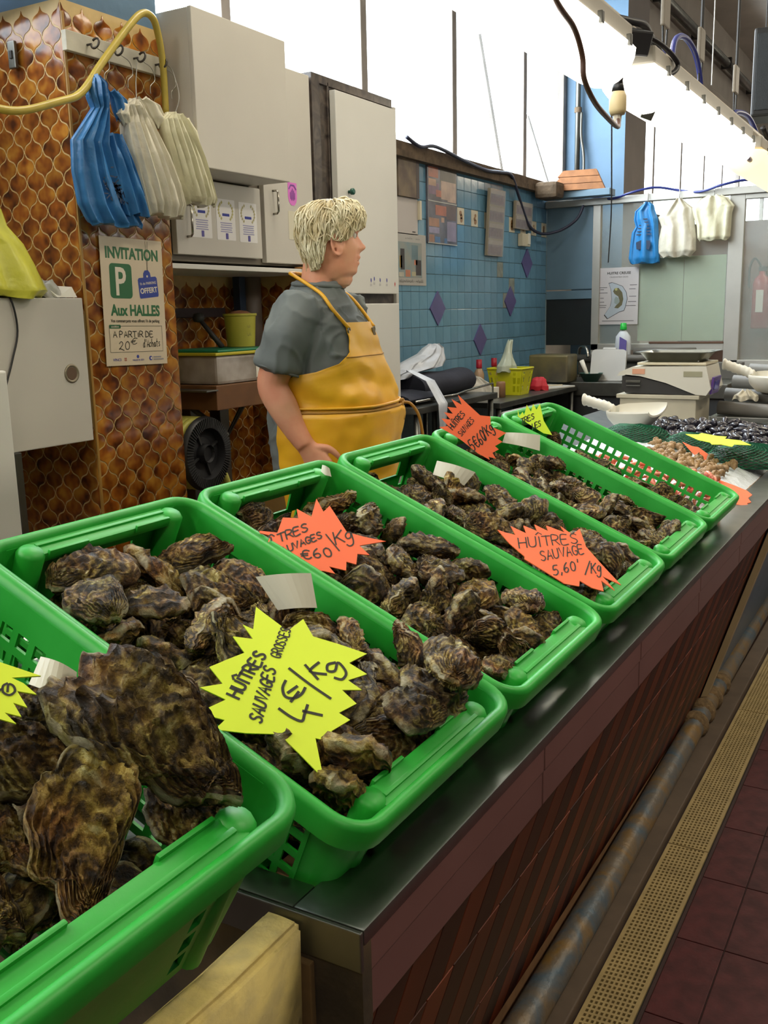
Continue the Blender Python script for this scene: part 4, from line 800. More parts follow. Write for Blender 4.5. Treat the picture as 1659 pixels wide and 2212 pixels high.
# the few big oysters that crown the nearest crate, modelled finer
HEROV = [oyster_mesh(71, 120, 60, W=.27, bend=.06, T=1.1, m=M_oy, plates=10, wild=1.7), oyster_mesh(85, 120, 60, W=.28, bend=-.10, T=.95, m=M_oy2, plates=9, wild=1.7), oyster_mesh(93, 110, 50, W=.29, bend=.12, T=1.05, m=M_oy, plates=9, wild=1.6)]
HERO = [(0, (-.566, .566, 1.088), .190, (-.866, -.057, .496), (.488, -.311, .816), 'biggest oyster of all, lying across the right rim of the nearest crate'),
        (1, (-.548, .474, 1.046), .150, (-.539, .634, .554), (.564, -.217, .797), 'golden oyster standing wide end up at the front of the nearest crate'),
        (2, (-.632, .486, 1.072), .125, (-.84, -.398, .37), (.469, -.188, .863), 'dark oyster left of the biggest one in the nearest crate'),
        (0, (-.585, .366, 1.050), .145, (-.867, -.218, .448), (.475, -.095, .875), 'greyish oyster with worm tubes at the lower left of the nearest crate'),
        (1, (-.627, .452, 1.03), .095, (-.917, .011, .399), (.399, 0, .917), 'reddish oyster half hidden at the left edge of the nearest crate'),
        (2, (-.545, .590, .992), .115, (-.895, .22, .389), (.399, -.3, .817), 'shaded oyster against the right wall of the nearest crate'),
        (2, (-.700, .575, 1.078), .090, (-.144, -.988, .063), (.399, 0, .917), 'small oyster in front of the white tag of the nearest crate'),
        (1, (-.545, .330, .985), .125, (-.906, -.158, .394), (.399, 0, .917), 'oyster at the bottom left behind the front rim of the nearest crate'),
        (2, (-.700, .400, 1.05), .120, (-.7, .6, .3), (.399, 0, .917), 'oyster under the yellow card of the nearest crate')]
for v, c, L, x, n, lab in HERO:
    x = Vector(x).normalized(); n = Vector(n); m = frame(c, x, n.cross(x))
    o = inst('oyster', HEROV[v], None, c, m.to_euler(), (L, L, L)); tag(o, lab, 'oyster', OYGRP[0])

# ================================================================== mussels and whelks
M_mus = mat('mussel_shell', (24, 26, 38), .22, rgb2=(52, 48, 56), scale=30, rand=.3, bump=.1, bscale=60, coat=.3)
M_whk = mat('whelk_shell', (176, 142, 96), .5, rgb2=(120, 92, 58), scale=40, rand=.22, bump=.25, bscale=120)
def mussel_mesh(seed):
    rnd = random.Random(seed); vs = []; fs = []; na, nr = 14, 9
    for i in range(nr+1):
        t = i/nr; x = -.5+t
        w = .25*(max(0, math.sin(math.pi*t**.62))**.75) + .004; h = .17*(max(0, math.sin(math.pi*t**.70))**.8) + .004
        cy = .07*math.sin(math.pi*t)*rnd.uniform(.9, 1.1)
        for k in range(na):
            a = 2*math.pi*k/na; c, s = math.cos(a), math.sin(a)
            vs.append((x, cy+w*c, h*(abs(s)**.8)*(1 if s > 0 else -1)))
    for i in range(nr):
        for k in range(na): fs.append((i*na+k, i*na+(k+1) % na, (i+1)*na+(k+1) % na, (i+1)*na+k))
    fs.append(tuple(range(na))[::-1]); fs.append(tuple(nr*na+k for k in range(na)))
    return MB().add(vs, fs).mesh('mussel', M_mus, smooth=True)
def whelk_mesh(seed):
    rnd = random.Random(seed); vs = []; fs = []; na, nr = 18, 22
    for i in range(nr+1):
        t = i/nr
        base = (.30*(1-t)**.9+.012) if t > .34 else .30*(.66**.9)*(.35+.65*(t/.34)**.5)/(.66**.9)*1.0*(.66**.9)+.012
        for k in range(na):
            a = 2*math.pi*k/na
            q = 1 + .16*math.cos(2*math.pi*t*4.2-a) + .03*math.sin(a*9)
            vs.append((-.5+t, base*q*math.cos(a), base*q*math.sin(a)))
    for i in range(nr):
        for k in range(na): fs.append((i*na+k, i*na+(k+1) % na, (i+1)*na+(k+1) % na, (i+1)*na+k))
    fs.append(tuple(range(na))[::-1]); fs.append(tuple(nr*na+k for k in range(na)))
    mb = MB().add(vs, fs)
    mb.tube(arc((-.22, .16, .1), .12, 0, 360, 12, (.9, .3, 0), (0, .5, .8)), .03, 6, closed=True)
    return mb.mesh('whelk', M_whk, smooth=True)
MUV = [mussel_mesh(k) for k in range(3)]
WHV = [whelk_mesh(k) for k in range(2)]

# resting places of mussels and whelks (variant, size, x, y, z, rotation)
MUSSELS = [(0,.0595,-1.0466,4.0028,.9097,-.623,3.04,-.613), (1,.0541,-1.006,4.0117,.9054,.262,.06,-2.988), (1,.0564,-1.0184,4.042,.9068,.353,.165,1.258), (0,.0526,-.9514,3.991,.901,1.293,.279,-.167), (1,.0576,-.886,4.023,.8962,2.784,.143,-1.527), (1,.0654,-.8539,4.0084,.895,.742,.185,2.199), (1,.0654,-.7842,4.0037,.8895,-.139,3.01,-.499), (2,.0565,-.7163,4.0065,.8821,2.94,.175,1.102), (1,.0659,-.6408,4.0066,.8861,-1.369,.29,-2.331), (2,.0605,-.6027,4.0129,.8736,-.22,3.005,-.734), (1,.0637,-.5443,4.0491,.8696,1.918,.184,1.825), (1,.064,-1.121,4.0933,.9162,.227,.205,-.632), (1,.0588,-1.0628,4.0833,.9107,.303,.216,.348), (2,.0505,-1.0196,4.0812,.9059,2.89,.215,.291), (0,.0657,-.951,4.0883,.9028,.195,.206,-1.336), (1,.0603,-.8841,4.0818,.8964,2.843,.217,-.291), (2,.0543,-.8375,4.0954,.8939,.044,-.142,2.113), (1,.0502,-.7791,4.0722,.8916,-.745,.469,-1.267), (2,.0521,-.7143,4.0614,.8813,-.212,3.056,-.87), (1,.0504,-.6703,4.0898,.8835,2.042,-.068,1.402), (1,.0548,-.624,4.0793,.8754,.683,.033,1.716), (1,.0517,-.5298,4.0958,.8663,.356,.156,1.373), (2,.0536,-1.101,4.1537,.9132,1.368,.274,.839), (1,.0652,-1.0672,4.1347,.9122,.252,.284,-.284), (0,.0554,-1.0001,4.1586,.9053,-.643,3.062,-.243), (0,.055,-.9279,4.1494,.9054,-.621,.057,2.393), (2,.0514,-.8962,4.1501,.9053,-.392,2.98,-.276), (2,.0567,-.8391,4.139,.9067,.334,.026,.933), (0,.0576,-.7765,4.1233,.9058,-.057,2.9,1.263), (0,.0619,-.7234,4.1501,.9086,.045,3.118,-1.494), (1,.0642,-.6523,4.1447,.9006,2.544,.222,.428), (2,.0582,-.5782,4.1261,.8796,.825,.146,1.085), (1,.0619,-.5446,4.1347,.8721,-2.716,.197,.967), (2,.0518,-1.1191,4.211,.9142,2.839,.214,-.335), (0,.0556,-1.0776,4.2023,.9116,.222,.278,-.701), (0,.0632,-1.0171,4.186,.9081,1.817,.319,-.199), (1,.054,-.9523,4.2198,.9081,.379,.14,-.889), (0,.0507,-.8975,4.22,.9121,.357,.207,-1.551), (2,.058,-.8384,4.2049,.9153,-.384,2.911,-.046), (0,.0658,-.7798,4.1928,.916,-.063,.286,-1.942), (0,.0591,-.7326,4.2224,.9164,-3.04,.154,.749), (1,.0508,-.6606,4.2161,.9088,1.849,.357,-.534), (1,.0574,-.6045,4.177,.8964,-.164,-2.984,-1.07), (0,.065,-.533,4.22,.8865,1.672,.195,1.367), (1,.061,-1.1044,4.2904,.9146,.704,.244,.448), (1,.059,-1.0719,4.2835,.9121,.442,.31,.932), (1,.0507,-1.0241,4.2606,.9065,.585,.171,-1.553), (0,.0504,-.9721,4.2727,.9078,2.786,.007,1.293), (1,.0628,-.905,4.2852,.9169,.064,3.113,1.259), (2,.051,-.8401,4.2849,.9195,.279,.241,.532), (0,.0603,-.7747,4.2797,.9216,0,.019,.461), (2,.0567,-.7274,4.279,.9182,.768,.119,2.402), (2,.0655,-.6771,4.2807,.9148,2.894,.303,.554), (1,.0644,-.5744,4.2541,.9003,2.567,.128,-1.89), (2,.0652,-.5498,4.2936,.8942,.885,-.024,2.565), (0,.0636,-1.1204,4.3307,.9161,2.8,.185,-.944), (2,.0637,-1.0659,4.3456,.9117,.726,.11,2.281), (0,.0591,-1.0063,4.3687,.9062,.322,.071,2.514), (2,.0577,-.9541,4.3575,.9078,1.02,.286,-2.858), (2,.0512,-.8761,4.3638,.9112,.166,.079,-.016), (0,.0643,-.8406,4.3694,.9161,-.127,.181,-.833), (1,.0522,-.7582,4.3637,.9137,-.084,.224,.693), (0,.0638,-.7129,4.3689,.912,-.264,3.122,1.008), (1,.0506,-.6723,4.3708,.9076,2.364,.198,-1.039), (1,.057,-.5719,4.3239,.8974,1.068,.431,-.684), (0,.0641,-.5318,4.3393,.8863,1.755,.142,-1.521), (1,.0516,-1.1318,4.412,.9154,.582,.146,-1.818), (2,.0651,-1.0519,4.3976,.9111,.341,.174,2.264), (2,.0586,-1.0214,4.4213,.9074,-.342,2.988,.933), (0,.0603,-.9356,4.4115,.903,2.688,-.026,-.544), (1,.052,-.8894,4.421,.9046,-.168,2.965,.166), (2,.053,-.8361,4.4542,.898,1.43,.112,-.185), (0,.0621,-.7802,4.4352,.9065,1.181,.228,.075), (0,.0577,-.7229,4.4243,.9061,1.405,.118,-2.59), (1,.0572,-.6131,4.4515,.8811,-.52,2.598,-1.593), (2,.0518,-.5901,4.435,.881,-.37,2.853,-1.234), (1,.0607,-.531,4.4265,.8754,-2.213,.218,-1.441), (2,.0584,-1.1086,4.4602,.9145,1.237,.174,-2.167), (0,.0635,-1.0469,4.4896,.9102,.292,.094,2.941), (1,.0656,-.9937,4.4683,.9091,-.243,.246,-2.762), (2,.053,-.9543,4.4734,.901,.217,.081,-2.359), (0,.0531,-.8938,4.4764,.8961,-.333,3.061,.789), (1,.0518,-.8267,4.4989,.8975,-1.38,.453,-.961), (0,.0558,-.7814,4.4913,.8875,2.532,.238,.836), (1,.0553,-.7406,4.4972,.884,.21,.187,-.828), (0,.0618,-.6579,4.4754,.8822,-.331,.341,-.134), (1,.0612,-.6321,4.5078,.8764,1.917,.195,1.709), (1,.058,-.5454,4.4873,.8685,2.789,.167,-1.23), (1,.0504,-1.0861,4.5662,.9117,-1.28,3.012,-.331), (1,.0572,-1.0684,4.5336,.9109,.254,.218,-.264), (1,.0625,-1.0119,4.5492,.9073,-.624,3.036,-.601), (0,.0602,-.962,4.5355,.9027,-.22,3.064,-.735), (0,.0564,-.8985,4.5065,.897,-.334,3.06,.813), (0,.0539,-.8509,4.5645,.8931,1.282,.276,-.295), (0,.0595,-.7988,4.5358,.8895,.73,.223,.818), (1,.054,-.7465,4.5404,.8843,-.218,3.061,-.762), (0,.0509,-.6912,4.567,.8794,2.463,.248,-.104), (2,.0506,-.5928,4.5482,.8712,.586,.133,-1.94), (1,.0554,-.5635,4.5291,.8697,.638,.088,-2.842), (1,.0514,-1.0954,3.996,.9124,.658,.085,-3.089), (1,.0586,-1.0504,4.0474,.9097,.318,.209,.549), (1,.0648,-.9622,4.0425,.9034,.193,.148,-1.48), (1,.0555,-.9245,4.0249,.8991,-.609,3.025,-.824), (0,.0525,-.8557,4.0512,.8938,-.707,3.142,.794), (2,.0606,-.8221,4.0247,.8915,.758,.217,1.528), (1,.0644,-.7704,4.038,.8883,2.316,.274,-.09), (1,.0626,-.7346,4.0247,.8849,2.518,.279,.997), (2,.0508,-.6779,4.0517,.8784,1.744,.266,-1.011), (0,.0546,-.6554,4.0706,.8778,.081,3.089,-1.535), (2,.0625,-.5652,4.0468,.8709,2.785,.216,-1.368), (2,.0504,-1.0816,4.1164,.911,2.88,.26,.166), (2,.0598,-1.0146,4.1151,.9069,.329,.077,2.415), (2,.0606,-.9635,4.127,.9028,.271,.219,-.059), (0,.0574,-.9172,4.1165,.8987,.274,.052,3.096), (0,.0648,-.8662,4.1086,.9052,.017,.195,1.872), (0,.0554,-.8267,4.1082,.9066,.713,.307,1.481), (0,.0616,-.8084,4.1028,.9,2.358,-.118,1.632), (0,.0644,-.7158,4.0982,.9021,.389,-2.688,-.72), (2,.0647,-.6893,4.1212,.8988,1.779,-.118,2.013), (2,.051,-.6377,4.1207,.888,1.131,-.087,2.536), (0,.0555,-.5823,4.0923,.8712,.254,.059,-2.877), (0,.0533,-1.074,4.1753,.9109,-.616,3.047,-.605), (2,.056,-1.0422,4.1627,.9088,1.915,.201,1.82), (1,.0546,-.9671,4.1811,.9044,-.186,.184,2.113), (0,.0649,-.9247,4.173,.9129,2.627,-.186,-.728), (0,.0533,-.8697,4.1803,.9103,.298,.26,-1.845), (2,.0506,-.8423,4.1656,.911,.026,2.755,.506), (0,.0572,-.8046,4.171,.9137,.281,2.778,1.451), (1,.0507,-.7456,4.1707,.9096,2.494,.044,1.581), (0,.0619,-.6741,4.1775,.9086,1.212,.117,2.883), (0,.0545,-.6184,4.1394,.8912,-.053,.014,-3.032), (2,.0621,-.569,4.1695,.8869,-.044,.127,-2.334), (2,.0527,-1.1065,4.2318,.9135,-.294,3.009,.208), (1,.0545,-1.0388,4.2168,.9099,-.056,-.129,-2.391), (0,.0584,-.9906,4.2334,.9144,-1.563,.137,.55), (2,.0596,-.9302,4.233,.9173,-.14,-.222,-1.691), (1,.0516,-.8768,4.2543,.9167,-.195,2.819,1.563), (0,.055,-.8479,4.2509,.9195,-.107,.121,2.216), (0,.0543,-.7912,4.228,.9184,1.929,.106,.95), (1,.0566,-.7254,4.2436,.9251,1.317,-.277,-.571), (2,.0584,-.7015,4.2376,.9189,.068,-2.781,-1.378), (2,.0511,-.6556,4.2337,.9099,.011,3.11,-.375), (0,.0528,-.6032,4.2086,.9024,1.239,-.11,2.624), (1,.0604,-1.1293,4.2485,.9165,-.723,3.032,.69), (0,.0604,-1.0471,4.2624,.9098,2.39,.183,-1.38), (1,.0562,-.9872,4.2851,.9145,-1.392,.289,.703), (0,.0561,-.9419,4.2833,.9115,.214,.289,2.129), (1,.0539,-.8765,4.2942,.9173,.814,.233,-2.418), (1,.0576,-.8291,4.2695,.9244,.254,-.277,-2.814), (1,.0571,-.7794,4.2973,.9392,.359,-.018,-1.83), (2,.0636,-.7439,4.3134,.9302,-2.093,.772,1.118), (0,.0597,-.6991,4.2968,.9161,-1.406,3.018,.252), (0,.0639,-.6265,4.3376,.9082,2.387,.236,-.161), (2,.0593,-.5605,4.238,.8949,-.249,-.016,-2.358), (2,.056,-1.0805,4.3227,.9117,2.829,.21,-.47), (1,.0546,-1.0438,4.3544,.918,.019,-.674,-2.444), (2,.0659,-.9824,4.3339,.9132,2.814,-.293,1.445), (0,.0658,-.938,4.3367,.9202,-2.087,.362,.543), (1,.0588,-.8841,4.3374,.9152,1.029,.245,.7), (2,.0534,-.8424,4.3475,.9191,-2.716,.21,-.336), (2,.059,-.7876,4.3193,.9209,.089,3.1,.624), (0,.0594,-.749,4.3388,.9169,1.826,.081,-1.963), (0,.0642,-.6795,4.3357,.9127,-.167,2.91,-.994), (1,.0618,-.6156,4.3696,.9026,.357,-.164,-2.703), (2,.0593,-.5592,4.3443,.8925,.976,.224,-1.313), (0,.0632,-1.1133,4.3658,.9156,-.207,2.99,-.974), (0,.0578,-1.0732,4.3758,.9118,1.781,.261,-.711), (2,.0548,-.9807,4.4112,.9035,.619,.274,-.734), (0,.0571,-.9163,4.3872,.9156,.105,-.379,1.762), (0,.0632,-.8815,4.3991,.913,-2.832,.22,-.433), (0,.0604,-.8188,4.4114,.9089,-.284,2.883,-1.529), (0,.0529,-.7829,4.3985,.9095,.76,.257,2.208), (1,.0657,-.7351,4.3966,.911,1.218,.328,.281), (2,.0558,-.6673,4.4067,.9037,.081,-.152,-1.452), (2,.0618,-.5905,4.3989,.8906,.928,.26,-.738), (0,.0529,-.5545,4.425,.8749,2.473,.085,-1.179), (0,.055,-1.0977,4.4296,.9133,1.756,.178,-1.839), (0,.0564,-1.0408,4.4505,.9089,.265,.139,-.072), (2,.0655,-.9711,4.441,.9044,-1.318,3.003,.138), (0,.0534,-.9307,4.4525,.8993,.2,.141,-1.997), (1,.0596,-.8882,4.4473,.8988,-.287,-3.123,.549), (1,.0578,-.8254,4.4698,.8941,-.649,2.846,.032), (0,.0562,-.7802,4.4576,.8984,.911,.353,.212), (1,.0554,-.7472,4.4708,.8916,.358,2.913,-.365), (1,.0576,-.6927,4.4551,.8934,.684,-.028,-1.184), (0,.06,-.6482,4.4547,.8862,.93,-.057,-2.899), (2,.0642,-.5661,4.4684,.8712,2.822,.266,-.569), (2,.0589,-1.073,4.5081,.9116,.676,.249,.059), (1,.0612,-1.0087,4.4984,.9067,.19,.123,-1.722), (0,.0587,-.978,4.5109,.9038,-.195,3.039,-1.184), (2,.0509,-.8958,4.5646,.8959,.713,.099,2.596), (1,.0639,-.8643,4.5095,.8953,-.197,3.027,-1.259), (1,.0537,-.8367,4.5421,.8919,1.271,.133,-2.696), (2,.053,-.7973,4.5072,.8884,1.907,.263,1.024), (1,.0627,-.7721,4.5369,.888,1.39,.208,1.55), (1,.0553,-.6969,4.498,.8808,1.313,.316,.07), (1,.0543,-.6234,4.5567,.8743,.34,.09,2.227), (1,.0656,-.5923,4.505,.8737,.627,.271,-.555), (0,.0507,-1.0396,4.1049,.9112,1.842,-.04,-.722), (2,.0616,-.9863,4.0507,.9049,2.789,.166,-1.222), (1,.0532,-.9779,4.0963,.9074,.848,-.235,1.966), (2,.0554,-.9215,4.0884,.909,1.869,.754,-1.198), (0,.0641,-.9109,4.0578,.8995,1.836,.28,.013), (2,.0598,-.809,4.0621,.8913,2.477,.373,.112), (2,.0566,-.7637,4.0878,.9036,1.074,.402,1.893), (0,.0562,-.7544,4.0766,.8876,.036,-3.005,-1.516), (0,.0571,-.7249,4.0566,.8955,1.624,-.3,.72), (2,.0518,-.659,4.0205,.8769,1.767,.174,-2.169), (2,.0554,-.6031,4.0537,.8738,2.536,.334,.939), (2,.0533,-1.0207,4.1389,.9159,2.05,.686,1.726), (1,.058,-.9918,4.142,.9216,2.119,-.191,.968), (2,.0527,-.9417,4.1373,.9144,.918,.054,1.851), (1,.0628,-.9033,4.1256,.9176,.79,.349,.227), (2,.0639,-.8727,4.1339,.9244,-.259,3.107,-1.276), (1,.0579,-.8165,4.1437,.917,.711,-.173,2.516), (0,.0654,-.7747,4.0569,.9047,1.04,.034,2.784), (2,.0581,-.7521,4.1269,.9087,.141,-2.655,-1.824), (0,.0558,-.7371,4.0904,.9021,1.057,-.477,2.329), (1,.0569,-.65,4.1011,.8905,1.312,.171,1.908), (2,.0541,-.6095,4.0974,.8845,-2.913,.364,1.345), (1,.0621,-1.1298,4.186,.9167,.306,.064,2.74), (1,.0529,-.9976,4.1996,.909,-1.231,2.73,-.684), (1,.059,-.9645,4.2046,.9121,.665,.528,2.645), (2,.0563,-.9094,4.1954,.9203,-2.192,-.287,-1.352), (0,.0603,-.8888,4.182,.9194,.673,2.415,.832), (1,.0598,-.8504,4.1783,.9301,2.83,.052,.988), (0,.0531,-.7873,4.1503,.9233,2.772,.002,-1.688), (0,.052,-.7654,4.1667,.9148,.972,.586,-2.39), (1,.057,-.6976,4.1643,.9096,1.567,-.062,2.485), (0,.0541,-.6781,4.2005,.9095,1.255,.098,2.864), (0,.0545,-.6325,4.1975,.9057,2.84,.157,1.567), (0,.0553,-1.0652,4.2409,.9104,.342,.107,2.19), (1,.05,-1.0017,4.2497,.9099,1.688,.479,-2.327), (1,.0555,-.9694,4.2229,.9261,2.424,-.091,.494), (2,.0589,-.9052,4.2482,.9261,1.451,.692,1.17), (2,.0532,-.8693,4.231,.9204,.948,-.275,1.506), (1,.0614,-.8402,4.2327,.94,1.759,.106,1.997), (0,.0639,-.8026,4.2436,.9243,1.725,-.055,.608), (1,.0597,-.7609,4.2234,.9352,-.16,2.932,-.803), (0,.0577,-.7208,4.1918,.9162,1.191,-.178,-3.065), (1,.0636,-.6429,4.2625,.9157,-.294,-2.81,.89), (1,.0577,-.6161,4.2469,.9069,.179,.093,-2.212), (0,.0537,-1.0329,4.2566,.9219,1.188,.064,1.656), (1,.0587,-1.0179,4.2965,.9111,1.374,-.17,-2.902), (0,.0657,-.9607,4.2634,.9289,1.483,-.047,2.237), (1,.0608,-.9406,4.3052,.9199,2.651,.523,.459), (0,.0607,-.8566,4.2187,.9331,1.241,.038,1.609), (1,.0506,-.8183,4.2993,.9259,2.145,-.085,-.987), (2,.0657,-.8001,4.2929,.9392,1.942,.118,-1.537), (0,.0535,-.7602,4.2513,.9197,2.66,.329,-1.676), (2,.0566,-.7132,4.3127,.9159,1.838,.114,-2.527), (0,.0587,-.641,4.3037,.9103,.041,3.102,-.181), (2,.0551,-.605,4.2913,.9061,1.238,.148,-2.138), (2,.0549,-1.0441,4.3086,.9181,-2.478,.761,-.403), (0,.06,-1.0195,4.3263,.9107,-.304,2.8,.634), (2,.054,-.98,4.306,.927,2.882,.393,-.722), (2,.0531,-.917,4.3197,.9231,.434,.788,.962), (2,.0526,-.874,4.3207,.9219,1.157,.555,.623), (1,.05,-.8503,4.3225,.9242,1.229,-.256,2.079), (2,.0531,-.7953,4.3661,.914,1.976,.335,1.95), (2,.0507,-.8209,4.3297,.9221,-1.071,2.653,.379), (2,.0576,-.7133,4.3383,.9158,1.89,.215,-2.236), (0,.0556,-.6463,4.3724,.9063,1.258,.098,-2.005), (0,.0576,-.5534,4.3875,.8831,.026,3.11,-.509), (2,.066,-1.0606,4.4283,.9181,.699,.282,2.421), (0,.0573,-1.0039,4.3942,.906,.27,.318,-.108), (0,.0649,-.9678,4.3904,.9122,2.988,-.412,1.078), (0,.0654,-.906,4.3603,.9248,2.598,.573,-1.42), (1,.0622,-.8525,4.4248,.9081,.028,3.013,-1.198), (2,.0556,-.8121,4.3604,.9204,1.479,.391,-1.446)]
WHELKS = [(1,.0591,-.9397,3.4887,.9099,.048,.286,2.064), (0,.0573,-.8877,3.4068,.9055,.272,2.862,-.936), (0,.0559,-.8255,3.3522,.9,-1.416,.242,2.74), (0,.0476,-.7395,3.2512,.8915,2.065,.339,-1.089), (0,.0597,-.7014,3.2053,.8907,1.071,.407,.092), (0,.0485,-.6144,3.1243,.8815,-.982,.368,1.01), (0,.0519,-.9519,3.5574,.9096,-.072,.401,-.406), (1,.0463,-.8972,3.5166,.9041,-.254,.258,2.587), (1,.0584,-.8437,3.4531,.902,-.034,.407,.05), (1,.052,-.7611,3.3606,.8941,.016,.39,.681), (0,.0473,-.6759,3.3006,.8863,1.796,.247,2.618), (1,.0471,-.6129,3.1993,.8812,.417,.328,1.56), (0,.049,-.9276,3.6455,.9071,-.442,.28,-2.004), (1,.0508,-.8853,3.5688,.904,-.217,.35,1.296), (1,.0481,-.8371,3.5179,.8995,2.057,.285,-1.773), (1,.0537,-.7715,3.4381,.8952,-.038,.407,.004), (1,.0513,-.6937,3.3838,.8886,-2.854,.342,1.41), (0,.0533,-.6198,3.3042,.8829,.288,2.819,-1.492), (0,.0635,-.9621,3.7537,.9126,.756,.234,2.857), (0,.0471,-.8721,3.6293,.9023,-2.855,.344,1.379), (1,.0484,-.794,3.5503,.8961,-1.512,.262,-2.314), (1,.0582,-.7504,3.497,.8944,-.396,.238,-2.759), (1,.0609,-.6599,3.3936,.8875,2.202,.374,.672), (0,.054,-.6318,3.39,.8841,.267,2.867,-.851), (1,.0516,-.9616,3.8039,.9103,-1.5,.382,-.632), (1,.0635,-.8827,3.7393,.9063,-2.892,.358,1.195), (1,.0628,-.8474,3.6953,.9031,-1.555,.365,-.95), (1,.0508,-.7161,3.5742,.8902,-1.533,.3,-1.784), (0,.048,-.6934,3.5066,.8878,1.699,2.906,-.079), (1,.0636,-.6135,3.4722,.8843,-1.454,.356,-1.272), (1,.0487,-.9226,3.4982,.9067,.081,2.952,-.588), (1,.045,-.8879,3.4403,.9031,1.093,.403,.363), (1,.0633,-.8001,3.3645,.8995,-2.858,.356,1.228), (1,.0606,-.7697,3.3338,.8964,-.231,.279,2.207), (0,.048,-.7242,3.2552,.8903,.642,.321,-1.483), (0,.0523,-.6652,3.2292,.8865,.251,2.881,-.596), (1,.0532,-.925,3.5504,.9076,2.318,.362,-.901), (0,.0563,-.897,3.5391,.906,.038,2.966,-.041), (1,.063,-.8321,3.4754,.9019,1.021,.398,-.505), (0,.0506,-.7869,3.4165,.8959,-.828,2.876,.984), (1,.0496,-.7471,3.3847,.8926,-2.888,.393,.641), (1,.0566,-.6386,3.2341,.8851,.271,.267,-2.392), (0,.0453,-.9128,3.5805,.9052,2.452,.388,.695), (1,.0519,-.8636,3.5523,.9024,.817,.298,1.753), (1,.058,-.8141,3.4908,.8996,1.443,.326,1.605), (1,.0613,-.7482,3.4301,.8948,-1.553,.36,-1.021), (1,.0538,-.7196,3.3908,.8911,1.272,.336,-1.485), (1,.0623,-.6744,3.3242,.889,.986,.232,-2.979), (1,.0552,-.8991,3.6355,.9059,-.233,.276,2.25), (0,.0576,-.8505,3.5772,.9025,-2.854,.342,1.402), (1,.0459,-.818,3.5403,.8976,-.238,.384,.805), (1,.0584,-.7818,3.4832,.897,.013,.392,.637), (0,.0568,-.7331,3.4518,.8927,-.721,2.932,-.433), (1,.0617,-.6548,3.3524,.8872,-1.48,.241,-2.768), (1,.0517,-.9235,3.7277,.9073,-1.416,2.902,.329), (1,.0623,-.8861,3.6878,.9062,1.434,.292,2.037), (1,.0608,-.8221,3.5717,.9007,.651,.277,-2.035), (0,.0586,-.7416,3.5336,.8937,.813,.339,1.239), (0,.0546,-.6997,3.4281,.8895,2.058,.282,-1.82), (1,.046,-.6429,3.4815,.8835,.222,2.893,-.227), (0,.0466,-.8934,3.4806,.9039,.677,.379,-.636), (1,.0513,-.8581,3.4383,.902,-2.894,.397,.551), (1,.0573,-.8238,3.4044,.9001,-.825,2.905,.951), (0,.0525,-.7118,3.2776,.8903,.274,2.859,-.978)]

# ================================================================== left side: pillar furniture
M_bagblue = mat('blue_plastic_bag', (54, 118, 176), .36, var=.25, scale=12, bump=.45, bscale=26)
M_bagwhite = mat('white_plastic_bag', (214, 208, 188), .40, var=.12, scale=12, bump=.5, bscale=26)
M_bagcream = mat('cream_plastic_bag', (216, 212, 182), .40, var=.12, scale=12, bump=.5, bscale=26)
M_bagyel = mat('yellow_plastic_bag', (206, 204, 70), .34, var=.2, scale=9, bump=.6, bscale=13)
M_hose = mat('yellow_hose', (186, 164, 66), .35, var=.15, scale=20)
def bag_part(levels, folds=9, amp=.012, seed=1, n=96, twist=.5, mat_=None, name='bag', parent=None, M=None, sharp=2.):
    """soft hanging plastic: levels = (centre a, centre b, z, half width, half depth); pleats run down the length"""
    rnd = random.Random(seed); ph = [rnd.uniform(0, 6.28) for _ in range(4)]
    L = [Vector(l) for l in levels] if False else levels
    dense = []
    for i in range(len(levels)-1):
        for k in range(5):
            t = k/5; t = t*t*(3-2*t)*.5 + t*.5; dense.append([levels[i][q]*(1-t)+levels[i+1][q]*t for q in range(5)])
    dense.append(list(levels[-1])); vs = []
    for j, (a, b, z, hw, hd) in enumerate(dense):
        t = j/len(dense)
        for k in range(n):
            th = 2*math.pi*k/n
            w = math.sin(folds*th+ph[0]+twist*t*6) + .5*math.sin(folds*1.7*th+ph[1]-t*3)
            w = (abs(w)**(1/sharp))*(1 if w > 0 else -1)
            r = 1 + w*amp/max(hd, .02)
            jig = 1 + .03*math.sin(th*3+ph[2]+t*5)
            vs.append((a+hw*math.cos(th)*jig, b+hd*math.sin(th)*r, z + .006*math.sin(th*5+ph[3])*(1 if j in (0, len(dense)-1) else .3)))
    fs = [(j*n+k, j*n+(k+1) % n, (j+1)*n+(k+1) % n, (j+1)*n+k) for j in range(len(dense)-1) for k in range(n)]
    fs.append(tuple(range(n))[::-1]); fs.append(tuple((len(dense)-1)*n+k for k in range(n)))
    if M: vs = [M @ Vector(v) for v in vs]
    return MB().add(vs, fs).build(name, mat_, parent, ang=60)
